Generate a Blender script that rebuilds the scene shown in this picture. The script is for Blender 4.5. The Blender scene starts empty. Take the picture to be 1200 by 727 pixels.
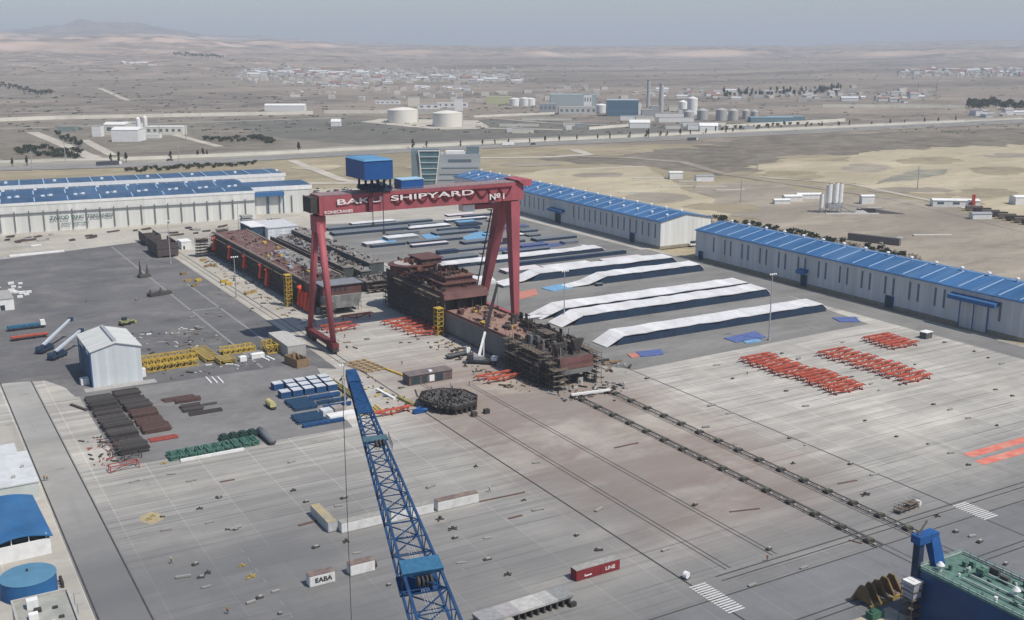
import bpy, bmesh, math, random
from mathutils import Vector, Matrix, noise
from mathutils.geometry import tessellate_polygon
R = math.radians
random.seed(7)
SC = bpy.context.scene
COL = SC.collection
# ------------------------------------------------------------------ camera, sky, sun, exposure
FPX = 1280.0; CXP, CYP = 600.0, 363.5
TH = math.atan((CYP - 52.0) / FPX); HC = 120.0; YAW = R(30.15)
cam = bpy.data.cameras.new('camera'); camo = bpy.data.objects.new('camera', cam); COL.objects.link(camo)
cam.sensor_width = 36; cam.lens = 36 * FPX / 1200; cam.clip_start = 1; cam.clip_end = 80000
camo.location = (0, 0, HC); camo.rotation_euler = (R(90) - TH, 0, -YAW)
SC.camera = camo
SUN = Vector((0.30, -0.60, 1.0)).normalized()
w = bpy.data.worlds.new('World'); SC.world = w; w.use_nodes = True
nt = w.node_tree; nt.nodes.clear()
sky = nt.nodes.new('ShaderNodeTexSky'); sky.sky_type = 'NISHITA'; sky.sun_disc = False
sky.sun_elevation = math.asin(SUN.z); sky.sun_rotation = math.atan2(SUN.x, SUN.y)
sky.altitude = 0; sky.air_density = 1.0; sky.dust_density = 0.8; sky.ozone_density = 4.0
bg = nt.nodes.new('ShaderNodeBackground'); bg.inputs[1].default_value = 0.112
wo = nt.nodes.new('ShaderNodeOutputWorld')
nt.links.new(sky.outputs[0], bg.inputs[0]); nt.links.new(bg.outputs[0], wo.inputs[0])
sl = bpy.data.lights.new('sun', 'SUN'); sl.energy = 4.6; sl.angle = R(0.6); sl.color = (1.0, 0.94, 0.855)
so = bpy.data.objects.new('sun', sl); COL.objects.link(so)
so.rotation_euler = SUN.to_track_quat('Z', 'Y').to_euler()
SC.view_settings.view_transform = 'Standard'; SC.view_settings.look = 'None'
SC.view_settings.exposure = 0.0; SC.view_settings.gamma = 1.0
SC.render.engine = 'CYCLES'
HAZE = 9.5e-5

# ------------------------------------------------------------------ surveying helpers (photo pixel -> ground point)
def G(px, py, z=0.0):
    u = (px - CXP) / FPX; v = (CYP - py) / FPX
    fh = math.cos(TH) + v * math.sin(TH); uz = -math.sin(TH) + v * math.cos(TH)
    t = (z - HC) / uz; a = fh * t; b = u * t
    return (a * math.sin(YAW) + b * math.cos(YAW), a * math.cos(YAW) - b * math.sin(YAW))
def GV(px, py, z=0.0):
    x, y = G(px, py, z); return Vector((x, y, z))

# ------------------------------------------------------------------ materials
MATS = {}
def node(nt, t, **k):
    n = nt.nodes.new(t)
    for a, b in k.items(): setattr(n, a, b)
    return n
def mth(nt, op, a, b=None, c=None):
    n = nt.nodes.new('ShaderNodeMath'); n.operation = op
    for i, v in enumerate((a, b, c)):
        if v is None: continue
        if isinstance(v, (int, float)): n.inputs[i].default_value = v
        else: nt.links.new(v, n.inputs[i])
    return n.outputs[0]
def mixc(nt, f, a, b, mode='MIX'):
    n = nt.nodes.new('ShaderNodeMix'); n.data_type = 'RGBA'; n.blend_type = mode
    for i, v in ((0, f), (6, a), (7, b)):
        if isinstance(v, (int, float)): n.inputs[i].default_value = v
        elif isinstance(v, tuple): n.inputs[i].default_value = (*v, 1) if len(v) == 3 else v
        else: nt.links.new(v, n.inputs[i])
    return n.outputs[2]
def noi(nt, vec, scale, detail=4, rough=.55):
    n = nt.nodes.new('ShaderNodeTexNoise'); n.inputs['Scale'].default_value = scale
    n.inputs['Detail'].default_value = detail; n.inputs['Roughness'].default_value = rough
    nt.links.new(vec, n.inputs['Vector']); return n.outputs[0]
def rng(nt, v, a, b, c=0.0, d=1.0):
    n = nt.nodes.new('ShaderNodeMapRange'); n.inputs[1].default_value = a; n.inputs[2].default_value = b
    n.inputs[3].default_value = c; n.inputs[4].default_value = d; nt.links.new(v, n.inputs[0]); return n.outputs[0]
def mapv(nt, vec, s=(1, 1, 1), loc=(0, 0, 0), rot=(0, 0, 0)):
    n = nt.nodes.new('ShaderNodeMapping'); n.inputs['Scale'].default_value = s
    n.inputs['Location'].default_value = loc; n.inputs['Rotation'].default_value = rot
    nt.links.new(vec, n.inputs[0]); return n.outputs[0]
def newmat(name):
    m = bpy.data.materials.new(name); m.use_nodes = True; nt = m.node_tree
    b = nt.nodes['Principled BSDF']; tc = nt.nodes.new('ShaderNodeTexCoord')
    MATS[name] = m
    return m, nt, b, tc.outputs['Object']
def M(name, col, rough=.75, var=.22, scale=.6, metal=0.0, dirt=None, dirtamt=.5, dscale=.15, line=None, stretch=(1, 1, 1), rnd=.12, bump=0.0, spec=.3):
    """mottled paint / metal / stone: fine noise, larger dirt patches, optional panel lines (axis, period, width, depth)"""
    if name in MATS: return MATS[name]
    m, nt, b, oc = newmat(name)
    oi = nt.nodes.new('ShaderNodeObjectInfo')
    v = mapv(nt, oc, stretch)
    f = noi(nt, v, scale, 5, .6)
    lo = tuple(c * (1 - var) for c in col); hi = tuple(min(1, c * (1 + var)) for c in col)
    c = mixc(nt, rng(nt, f, .3, .7), lo, hi)
    if dirt:
        g = noi(nt, v, dscale, 6, .65)
        c = mixc(nt, mth(nt, 'MULTIPLY', rng(nt, g, .45, .68), dirtamt), c, dirt)
    if line:
        ax, per, wd, dp = line
        sp = nt.nodes.new('ShaderNodeSeparateXYZ'); nt.links.new(oc, sp.inputs[0])
        fr = mth(nt, 'FRACT', mth(nt, 'DIVIDE', sp.outputs[ax], per))
        li = mth(nt, 'LESS_THAN', fr, wd)
        c = mixc(nt, mth(nt, 'MULTIPLY', li, dp), c, tuple(x * .35 for x in col))
        wn = nt.nodes.new('ShaderNodeTexWhiteNoise'); wn.noise_dimensions = '1D'
        nt.links.new(mth(nt, 'FLOOR', mth(nt, 'DIVIDE', sp.outputs[ax], per)), wn.inputs['W'])
        c = mixc(nt, mth(nt, 'MULTIPLY', wn.outputs[0], .30), c, tuple(x * .5 for x in col))
    if rnd:
        c = mixc(nt, mth(nt, 'MULTIPLY', oi.outputs['Random'], rnd), c, tuple(x * .3 for x in col))
    nt.links.new(c, b.inputs['Base Color'])
    b.inputs['Roughness'].default_value = rough; b.inputs['Metallic'].default_value = metal
    b.inputs['Specular IOR Level'].default_value = spec
    if bump:
        bp = nt.nodes.new('ShaderNodeBump'); bp.inputs['Strength'].default_value = bump; bp.inputs['Distance'].default_value = .2
        nt.links.new(f, bp.inputs['Height']); nt.links.new(bp.outputs[0], b.inputs['Normal'])
    return m

def m_concrete(name, base, rust=0.0, stripes=1.0, dark=(.14, .135, .13)):
    """slipway concrete: narrow joints running along X, slabs of slightly different tone, tyre marks, rust by the hulls"""
    m, nt, b, oc = newmat(name)
    sp = nt.nodes.new('ShaderNodeSeparateXYZ'); nt.links.new(oc, sp.inputs[0]); X, Y = sp.outputs[0], sp.outputs[1]
    def wn(v, w=None):
        n = nt.nodes.new('ShaderNodeTexWhiteNoise'); n.noise_dimensions = '2D' if w is not None else '1D'
        if w is None: nt.links.new(v, n.inputs['W'])
        else:
            cb = nt.nodes.new('ShaderNodeCombineXYZ'); nt.links.new(v, cb.inputs[0]); nt.links.new(w, cb.inputs[1]); nt.links.new(cb.outputs[0], n.inputs['Vector'])
        return n.outputs[0]
    n1 = noi(nt, oc, .02, 6, .6); n2 = noi(nt, oc, .35, 5, .6); n3 = noi(nt, mapv(nt, oc, (.018, .35, 1)), 1, 5, .6)
    c = mixc(nt, rng(nt, n1, .32, .68), tuple(x * .78 for x in base), tuple(x * 1.10 for x in base))
    c = mixc(nt, mth(nt, 'MULTIPLY', rng(nt, n2, .35, .75), .22), c, tuple(x * .55 for x in base))
    c = mixc(nt, mth(nt, 'MULTIPLY', rng(nt, n3, .42, .70), .75 * stripes), c, tuple(x * .48 for x in base))
    ro = mth(nt, 'DIVIDE', Y, 3.6); rf = mth(nt, 'FLOOR', ro); cf = mth(nt, 'FLOOR', mth(nt, 'DIVIDE', X, 14.5))
    c = mixc(nt, mth(nt, 'MULTIPLY', wn(cf, rf), .34 * stripes + .06), c, tuple(x * .5 for x in base))
    # joints
    fr = mth(nt, 'FRACT', ro); j = mth(nt, 'MULTIPLY', mth(nt, 'LESS_THAN', fr, .15), rng(nt, wn(rf), 0, 1, .25, .95))
    fr2 = mth(nt, 'FRACT', mth(nt, 'ADD', mth(nt, 'DIVIDE', Y, 7.2), .22)); j2 = mth(nt, 'MULTIPLY', mth(nt, 'LESS_THAN', fr2, .03), .55)
    br = rng(nt, noi(nt, mapv(nt, oc, (.03, .3, 1)), 1, 3), .35, .6)
    jj = mth(nt, 'MULTIPLY', mth(nt, 'MULTIPLY', mth(nt, 'MAXIMUM', j, j2), br), stripes)
    c = mixc(nt, jj, c, dark)
    fx = mth(nt, 'FRACT', mth(nt, 'DIVIDE', X, 14.5)); jx = mth(nt, 'MULTIPLY', mth(nt, 'LESS_THAN', fx, .018), .35)
    c = mixc(nt, jx, c, tuple(min(1, x * 1.5) for x in base))
    if rust:
        mx = mth(nt, 'MULTIPLY', rng(nt, X, 138, 165), rng(nt, X, 240, 205)); my = mth(nt, 'MULTIPLY', rng(nt, Y, 175, 215), rng(nt, Y, 395, 330))
        mk = mth(nt, 'MULTIPLY', mth(nt, 'MULTIPLY', mx, my), rng(nt, noi(nt, mapv(nt, oc, (.03, .09, 1)), 1, 6, .65), .36, .66))
        c = mixc(nt, mth(nt, 'MULTIPLY', mk, rust), c, (.20, .115, .075))
        c = mixc(nt, mth(nt, 'MULTIPLY', mth(nt, 'MULTIPLY', mx, my), .80), c, (.245, .195, .165))
    # oil spots and patched slabs
    n5 = noi(nt, mapv(nt, oc, (.10, .16, 1), (9, 1, 0)), 1, 4, .5); c = mixc(nt, mth(nt, 'MULTIPLY', rng(nt, n5, .64, .74), .5), c, tuple(x * .4 for x in base))
    n6 = noi(nt, mapv(nt, oc, (.02, .028, 1), (2, 11, 0)), 1, 6, .7); c = mixc(nt, mth(nt, 'MULTIPLY', rng(nt, n6, .5, .66), .4), c, (min(1, base[0] * 1.22), base[1] * 1.2, base[2] * 1.12))
    tm = noi(nt, mapv(nt, oc, (.22, .012, 1), (0, 0, 0), (0, 0, R(7))), 1, 4, .6); c = mixc(nt, mth(nt, 'MULTIPLY', rng(nt, tm, .56, .70), .35), c, tuple(x * .5 for x in base))
    # dark traffic stains
    n4 = noi(nt, mapv(nt, oc, (.012, .045, 1), (5, 3, 0)), 1, 5, .6)
    c = mixc(nt, mth(nt, 'MULTIPLY', rng(nt, n4, .5, .72), .45), c, tuple(x * .42 for x in base))
    if stripes > .9 or name == 'west_road_surface':
        s1 = mth(nt, 'MULTIPLY', rng(nt, X, 225, 75), rng(nt, Y, 335, 230)); s2 = mth(nt, 'MULTIPLY', rng(nt, Y, 222, 168), .9)
        sy = mth(nt, 'MULTIPLY', mth(nt, 'MAXIMUM', s1, s2), rng(nt, noi(nt, mapv(nt, oc, (.014, .03, 1), (1, 4, 0)), 1, 6, .65), .25, .55, .72, 1))
        c = mixc(nt, mth(nt, 'MULTIPLY', sy, .92), c, (.108, .111, .115))
    nt.links.new(c, b.inputs['Base Color']); b.inputs['Roughness'].default_value = .85
    return m

def m_terrain():
    m, nt, b, oc = newmat('dry_steppe')
    a = noi(nt, mapv(nt, oc, (1, 1, 1)), .0011, 8, .6); s = noi(nt, mapv(nt, oc, (.35, 1.3, 1), (0, 0, 0), (0, 0, R(24))), .0022, 8, .62)
    f = noi(nt, oc, .012, 8, .7); ff = noi(nt, oc, .09, 6, .7)
    c = mixc(nt, rng(nt, a, .38, .62), (.190, .163, .134), (.290, .246, .200))
    c = mixc(nt, mth(nt, 'MULTIPLY', rng(nt, s, .46, .60), .8), c, (.115, .104, .092))
    c = mixc(nt, mth(nt, 'MULTIPLY', rng(nt, f, .48, .62), .6), c, (.34, .29, .24))
    c = mixc(nt, mth(nt, 'MULTIPLY', rng(nt, ff, .52, .66), .4), c, (.105, .098, .075))
    # pale cliffs and bluffs on steep or high ground
    g = nt.nodes.new('ShaderNodeNewGeometry'); sp = nt.nodes.new('ShaderNodeSeparateXYZ'); nt.links.new(g.outputs['Normal'], sp.inputs[0])
    st = rng(nt, sp.outputs[2], .998, .985)
    sz = nt.nodes.new('ShaderNodeSeparateXYZ'); nt.links.new(oc, sz.inputs[0])
    hi = mth(nt, 'MULTIPLY', mth(nt, 'MULTIPLY', rng(nt, sz.outputs[2], 8, 40), rng(nt, sz.outputs[2], 230, 190)), mth(nt, 'MAXIMUM', st, rng(nt, f, .50, .62, 0, .75)))
    c = mixc(nt, mth(nt, 'MULTIPLY', hi, .85), c, (.58, .44, .35))
    nt.links.new(c, b.inputs['Base Color']); b.inputs['Roughness'].default_value = .95; b.inputs['Specular IOR Level'].default_value = .1
    return m
def m_soil(name, ca, cb, cc, sc=.02, st=(1, 1, 1)):
    m, nt, b, oc = newmat(name)
    v = mapv(nt, oc, st, (0, 0, 0), (0, 0, R(35)))
    c = mixc(nt, rng(nt, noi(nt, v, sc, 8, .65), .35, .65), ca, cb)
    c = mixc(nt, mth(nt, 'MULTIPLY', rng(nt, noi(nt, v, sc * 4, 8, .7), .5, .68), .6), c, cc)
    c = mixc(nt, mth(nt, 'MULTIPLY', rng(nt, noi(nt, oc, .4, 5, .7), .5, .7), .3), c, tuple(x * .6 for x in ca))
    c = mixc(nt, mth(nt, 'MULTIPLY', rng(nt, noi(nt, mapv(nt, oc, (.5, 1, 1), (3, 7, 0), (0, 0, R(-28))), .055, 8, .75), .50, .66), .5), c, tuple(x * .66 for x in ca))
    c = mixc(nt, mth(nt, 'MULTIPLY', rng(nt, noi(nt, mapv(nt, oc, (.3, 1, 1), (8, 2, 0), (0, 0, R(-35))), .03, 8, .7), .52, .64), .4), c, tuple(min(1, x * 1.25) for x in cb))
    nt.links.new(c, b.inputs['Base Color']); b.inputs['Roughness'].default_value = .95; b.inputs['Specular IOR Level'].default_value = .1
    return m
def m_water():
    m, nt, b, oc = newmat('pond_water'); b.inputs['Roughness'].default_value = .7; b.inputs['Specular IOR Level'].default_value = .2
    c = mixc(nt, rng(nt, noi(nt, oc, .05), .4, .6), (.20, .20, .165), (.30, .275, .20)); nt.links.new(c, b.inputs['Base Color']); return m

# ------------------------------------------------------------------ mesh builder
class MB:
    def __init__(s): s.v = []; s.f = []
    def add(s, vs, fs):
        k = len(s.v); s.v += [tuple(p) for p in vs]; s.f += [tuple(i + k for i in f) for f in fs]; return s
    def box(s, x0, x1, y0, y1, z0, z1):
        return s.add([(x0, y0, z0), (x1, y0, z0), (x1, y1, z0), (x0, y1, z0), (x0, y0, z1), (x1, y0, z1), (x1, y1, z1), (x0, y1, z1)],
                     [(0, 3, 2, 1), (4, 5, 6, 7), (0, 1, 5, 4), (1, 2, 6, 5), (2, 3, 7, 6), (3, 0, 4, 7)])
    def hexa(s, p): return s.add(p, [(0, 3, 2, 1), (4, 5, 6, 7), (0, 1, 5, 4), (1, 2, 6, 5), (2, 3, 7, 6), (3, 0, 4, 7)])
    def bar(s, p, q, w=.3, h=None, w2=None, h2=None, up=(0, 0, 1)):
        p = Vector(p); q = Vector(q); h = h or w; w2 = w2 or w; h2 = h2 or h
        d = (q - p); 
        if d.length < 1e-6: return s
        d.normalize(); u = Vector(up)
        if abs(d.dot(u)) > .98: u = Vector((0, 1, 0))
        a = d.cross(u).normalized(); b = a.cross(d).normalized()
        vs = []
        for c, ww, hh in ((p, w, h), (q, w2, h2)):
            for i, j in ((-1, -1), (1, -1), (1, 1), (-1, 1)): vs.append(c + a * (i * ww / 2) + b * (j * hh / 2))
        return s.add(vs, [(0, 1, 2, 3), (7, 6, 5, 4), (0, 4, 5, 1), (1, 5, 6, 2), (2, 6, 7, 3), (3, 7, 4, 0)])
    def cyl(s, p, q, r, r2=None, n=10):
        p = Vector(p); q = Vector(q); r2 = r if r2 is None else r2; d = (q - p).normalized()
        u = Vector((0, 0, 1)) if abs(d.z) < .95 else Vector((1, 0, 0)); a = d.cross(u).normalized(); b = d.cross(a)
        vs = [c + (a * math.cos(2 * math.pi * i / n) + b * math.sin(2 * math.pi * i / n)) * rr for c, rr in ((p, r), (q, r2)) for i in range(n)]
        return s.add(vs, [(i, (i + 1) % n, n + (i + 1) % n, n + i) for i in range(n)] + [tuple(reversed(range(n))), tuple(range(n, 2 * n))])
    def prism(s, pts, z0, z1):
        n = len(pts)
        return s.add([(x, y, z0) for x, y in pts] + [(x, y, z1) for x, y in pts],
                     [tuple(reversed(range(n))), tuple(range(n, 2 * n))] + [(i, (i + 1) % n, n + (i + 1) % n, n + i) for i in range(n)])
    def extr_y(s, prof, y0, y1):      # profile in (x,z) swept along y
        n = len(prof)
        return s.add([(x, y0, z) for x, z in prof] + [(x, y1, z) for x, z in prof],
                     [tuple(range(n)), tuple(reversed(range(n, 2 * n)))] + [(i, n + i, n + (i + 1) % n, (i + 1) % n) for i in range(n)])
    def extr_x(s, prof, x0, x1):      # profile in (y,z) swept along x
        n = len(prof)
        return s.add([(x0, y, z) for y, z in prof] + [(x1, y, z) for y, z in prof],
                     [tuple(reversed(range(n))), tuple(range(n, 2 * n))] + [(i, (i + 1) % n, n + (i + 1) % n, n + i) for i in range(n)])
    def quad(s, a, b, c, d): return s.add([a, b, c, d], [(0, 1, 2, 3)])
    def build(s, name, mat, parent=None, smooth=False):
        me = bpy.data.meshes.new(name); me.from_pydata(s.v, [], s.f); me.update()
        bm = bmesh.new(); bm.from_mesh(me); bmesh.ops.recalc_face_normals(bm, faces=bm.faces); bm.to_mesh(me); bm.free()
        if smooth:
            for p in me.polygons: p.use_smooth = True
        me.materials.append(mat); o = bpy.data.objects.new(name, me); COL.objects.link(o)
        if parent: o.parent = parent
        return o
def tag(o, label, cat, group=None, kind=None):
    if label: o['label'] = label
    if cat: o['category'] = cat
    if group: o['group'] = group
    if kind: o['kind'] = kind
    return o
def thing(name, label, cat, loc=(0, 0, 0), rz=0.0, group=None):
    o = bpy.data.objects.new(name, None); COL.objects.link(o); o.empty_display_size = .5
    o.location = loc; o.rotation_euler = (0, 0, rz); return tag(o, label, cat, group)
def struct(name, mb, mat):
    o = mb.build(name, mat); o['kind'] = 'structure'; return o
def kids(o): return KID.get(o.name, [])
def copy_tree(o, parent=None):
    c = o.copy(); COL.objects.link(c); c.parent = parent
    for ch in list(o.children): copy_tree(ch, c)
    return c
def dup(root, loc, rz=0, label=None, group=None, scale=None):
    c = copy_tree(root); c.location = loc; c.rotation_euler = (0, 0, rz)
    if label: c['label'] = label
    if group: c['group'] = group
    if scale: c.scale = scale
    return c
def text_mesh(txt, size, mat, parent, loc, rot, depth=.05, sx=1.0, name='lettering', bold=.0):
    cu = bpy.data.curves.new('t', 'FONT'); cu.body = txt; cu.size = size; cu.extrude = depth; cu.offset = bold
    cu.align_x = 'LEFT'; o = bpy.data.objects.new('t', cu)
    COL.objects.link(o); bpy.context.view_layer.update()
    me = bpy.data.meshes.new_from_object(o); bpy.data.objects.remove(o); bpy.data.curves.remove(cu)
    me.materials.clear(); me.materials.append(mat)
    t = bpy.data.objects.new(name, me); COL.objects.link(t); t.parent = parent; t.location = loc; t.rotation_euler = rot; t.scale = (sx, 1, 1)
    return t

# ------------------------------------------------------------------ ground
CONC = m_concrete('slipway_concrete', (.50, .475, .425), rust=.9)
CONC2 = m_concrete('pale_concrete', (.45, .42, .36), rust=0, stripes=.25)
APRON = m_concrete('worn_apron', (.175, .177, .18), rust=0, stripes=.12)
ASPH = m_soil('yard_asphalt', (.112, .112, .116), (.165, .162, .16), (.235, .225, .21), .012)
ASPH2 = m_soil('panel_yard_asphalt', (.17, .167, .16), (.225, .22, .207), (.28, .27, .25), .02, (.25, 1, 1))
ASPH3 = m_soil('storage_yard_asphalt', (.165, .16, .158), (.205, .2, .195), (.25, .24, .23), .02)
ROADM = m_soil('road_asphalt', (.21, .205, .195), (.26, .25, .235), (.30, .285, .26), .03)
SAND = m_soil('sandy_soil', (.36, .31, .215), (.47, .41, .29), (.27, .24, .17), .006, (1, 1.6, 1))
OLIVE = m_soil('dry_grass_soil', (.25, .215, .145), (.36, .305, .21), (.16, .14, .10), .012)
DIRT = m_soil('pale_dirt', (.40, .37, .31), (.50, .46, .385), (.30, .28, .24), .01)
DUST = m_soil('dusty_lot', (.24, .21, .17), (.36, .315, .25), (.16, .145, .125), .014, (.5, 1, 1))
SCRUB = m_soil('dark_scrub', (.13, .115, .09), (.21, .185, .15), (.31, .27, .215), .012)
WHITE = M('white_road_paint', (.60, .595, .58), var=.15, scale=2, dirt=(.45, .44, .42), dirtamt=.7, dscale=.8)

def terr_h(az_px, r, x, y):
    """height of the land: flat plain, low plateaus far off and bluffs on the left"""
    h = -.6
    def sm(a, b, t):
        t = max(0, min(1, (t - a) / (b - a))); return t * t * (3 - 2 * t)
    nz = noise.noise(Vector((x * .0004, y * .0004, 3.1))); n2 = noise.noise(Vector((x * .0013, y * .0013, 7.7))); n3 = noise.noise(Vector((x * .004, y * .004, 1.7)))
    h += sm(3500, 6500, r) * (20 + 14 * nz + 7 * n2)
    # bluffs, left
    wl = 1 - sm(180, 520, az_px)
    h += wl * sm(3200, 5200, r) * (30 + 18 * n2) 
    h += wl * sm(6100 + 500 * n2 + 250 * n3, 7600 + 500 * n2, r) * (98 + 30 * nz + 34 * n2 + 30 * n3) * (1 + .35 * sm(300, 0, az_px))
    # central bluff line
    h += (1 - wl) * sm(8200, 8900, r + 900 * nz + 300 * n2) * (58 + 26 * n2 + 20 * n3)
    # far ridges
    g = .52 * math.exp(-((az_px - 160) / 90) ** 4) + .42 * math.exp(-((az_px - 70) / 60) ** 4) + .20 * math.exp(-((az_px - 290) / 70) ** 2) + .16 * math.exp(-((az_px - 420) / 90) ** 2)
    h += sm(11500, 15000, r) * g * (205 + 60 * nz + 95 * n2 + 75 * n3)
    g2 = .85 * math.exp(-((az_px - 1100) / 110) ** 2) + .6 * math.exp(-((az_px - 1300) / 130) ** 2)
    h += sm(12000, 15500, r) * g2 * (90 + 25 * nz + 10 * n2)
    return h
def build_terrain():
    vs = []; fs = []; N = 620
    rs = [0.0]; r = 60.0
    while r < 2600: rs.append(r); r *= 1.16
    while r < 22000: rs.append(r); r *= 1.012 if r > 3200 else 1.04
    rs += [24000, 26000]
    for r in rs:
        for i in range(N):
            az = -math.pi + 2 * math.pi * i / N
            # finer in front, where the horizon is seen
            t = i / N * 2 - 1; az = math.pi * (t * .25 + .75 * t ** 3)
            a = YAW + az; x = math.sin(a) * r; y = math.cos(a) * r
            px = 600 + 1317 * math.tan(max(-1.2, min(1.2, az)))
            vs.append((x, y, terr_h(px, r, x, y)))
    for k in range(len(rs) - 1):
        for i in range(N):
            j = (i + 1) % N; fs.append((k * N + i, k * N + j, (k + 1) * N + j, (k + 1) * N + i))
    mb = MB(); mb.v = vs; mb.f = fs[N:] ; 
    mb.f.insert(0, tuple(N + i for i in range(N)))
    o = struct('terrain', mb, m_terrain())
    for p in o.data.polygons: p.use_smooth = True
build_terrain()

def rough_poly(pts, step=14, amp=4, seed=0):
    out = []
    n = len(pts)
    for i in range(n):
        a = Vector(pts[i]); b = Vector(pts[(i + 1) % n]); L = (b - a).length; k = max(1, int(L / step)); nn = Vector((-(b - a).y, (b - a).x)) / max(L, .01)
        for j in range(k):
            p = a.lerp(b, j / k); s = noise.noise(Vector((p.x * .03, p.y * .03, seed))) + .5 * noise.noise(Vector((p.x * .11, p.y * .11, seed)))
            p = p + nn * s * amp; out.append((p.x, p.y))
    return out
def sheet(name, pts, z, mat, rough=None, seed=0):
    if rough: pts = rough_poly(pts, rough[0], rough[1], seed)
    me = bpy.data.meshes.new(name); V3 = [Vector((x, y, 0)) for x, y in pts]; tr = []
    for a, b, c in tessellate_polygon([V3]):
        n = (V3[b] - V3[a]).cross(V3[c] - V3[a]).z
        if abs(n) > 1e-9: tr.append((a, b, c) if n > 0 else (a, c, b))
    me.from_pydata([(x, y, z) for x, y in pts], [], tr); me.update(); me.materials.append(mat); o = bpy.data.objects.new(name, me); COL.objects.link(o); o['kind'] = 'structure'; return o
def rect(name, x0, x1, y0, y1, z, mat): return sheet(name, [(x0, y0), (x1, y0), (x1, y1), (x0, y1)], z, mat)
def strip(name, pix, wd, z, mat, rough=0.0, world=False):
    P = [Vector(p if world else G(*p)) for p in pix]
    # resample
    Q = []
    for i in range(len(P) - 1):
        k = max(1, int((P[i + 1] - P[i]).length / 25))
        for j in range(k): Q.append(P[i].lerp(P[i + 1], j / k))
    Q.append(P[-1]); vs = []
    for i, p in enumerate(Q):
        d = (Q[min(i + 1, len(Q) - 1)] - Q[max(i - 1, 0)]).normalized(); n = Vector((-d.y, d.x))
        e = 1 + rough * noise.noise(Vector((p.x * .02, p.y * .02, 5))); e2 = 1 + rough * noise.noise(Vector((p.x * .02, p.y * .02, 9)))
        vs += [(*(p + n * wd / 2 * e), z), (*(p - n * wd / 2 * e2), z)]
    mb = MB(); mb.add(vs, [(2 * i, 2 * i + 1, 2 * i + 3, 2 * i + 2) for i in range(len(Q) - 1)])
    return struct(name, mb, mat)
# haze over the whole plain
def haze():
    m = bpy.data.materials.new('haze'); m.use_nodes = True; nt = m.node_tree; nt.nodes.clear()
    v = nt.nodes.new('ShaderNodeVolumePrincipled'); o = nt.nodes.new('ShaderNodeOutputMaterial')
    v.inputs['Color'].default_value = (.86, .92, 1.0, 1); v.inputs['Density'].default_value = HAZE; v.inputs['Anisotropy'].default_value = 0.0
    nt.links.new(v.outputs[0], o.inputs['Volume'])
    mb = MB(); mb.box(-27000, 27000, -27000, 27000, -3.0, 560); ob = mb.build('haze', m); ob['kind'] = 'stuff'
haze()
# fields beyond the yard
gp = lambda L: [G(*p) for p in L]
sheet('dry_field', gp([(-60, 215), (-40, 200), (300, 186), (620, 172), (860, 168), (1240, 150), (1260, 260), (1210, 420), (560, 330), (400, 300)]), -.45, OLIVE, (25, 8), 1)
sheet('dark_field', gp([(620, 186), (760, 178), (900, 160), (1230, 148), (1240, 168), (1080, 176), (905, 190), (850, 205), (760, 196)]), -.38, SCRUB, (9, 26), 4)
for i_, (cx_, cy_, a_, b_) in enumerate(((930, 205, 34, 5), (1010, 196, 30, 4), (1090, 188, 40, 4), (1170, 200, 34, 5), (1060, 222, 46, 4), (1150, 226, 40, 6), (700, 205, 28, 3), (690, 222, 30, 3), (780, 232, 40, 5), (850, 243, 40, 5), (1180, 182, 26, 3), (960, 185, 40, 4), (620, 193, 34, 3), (500, 196, 26, 2), (430, 205, 24, 3), (370, 196, 26, 3))):
    sheet('soil_patch', [G(cx_ + a_ * math.cos(k * .45), cy_ + b_ * math.sin(k * .45)) for k in range(14)], -.245 + .006 * i_, (OLIVE, DUST, OLIVE, SAND)[i_ % 3 if cx_ > 800 else (3 if i_ % 2 else 1)], (6, 16), i_)
sheet('sandy_field', gp([(868, 194), (980, 181), (1120, 172), (1260, 168), (1300, 290), (1200, 252), (1100, 228), (1000, 217), (900, 203)]), -.3, SAND, (7, 26), 2)
sheet('pond', gp([(1045, 206), (1075, 199), (1115, 198), (1105, 205), (1075, 210), (1040, 213), (1025, 216)]), -.22, m_water(), (8, 4), 3)
sheet('bare_plot', gp([(600, 205), (640, 199), (757, 194), (800, 222), (880, 243), (830, 262), (720, 238)]), -.30, SAND, (12, 5), 6)
sheet('dusty_lot', gp([(800, 215), (905, 214), (985, 228), (1080, 235), (1260, 278), (1290, 400), (1190, 345), (1000, 290), (880, 262)]), -.26, DUST, (7, 18), 5)
sheet('dark_plain', gp([(60, 143), (420, 135), (800, 150), (760, 158), (400, 172), (0, 184), (-80, 175), (-60, 150)]), -.40, m_soil('grey_plain', (.155, .142, .118), (.225, .20, .165), (.30, .265, .21), .01), (40, 20), 8)
sheet('tank_field', gp([(250, 140), (600, 140), (770, 146), (880, 150), (840, 156), (560, 168), (430, 171), (320, 160)]), -.35, m_soil('dark_grey_plain', (.12, .115, .10), (.165, .157, .136), (.21, .195, .165), .01), (40, 16), 9)
sheet('scrub_patch', gp([(0, 168), (70, 166), (100, 184), (0, 188)]), -.33, SCRUB, (15, 10), 11)
sheet('scrub_patch', gp([(228, 163), (300, 159), (345, 168), (250, 171)]), -.33, SCRUB, (12, 8), 12)
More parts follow.
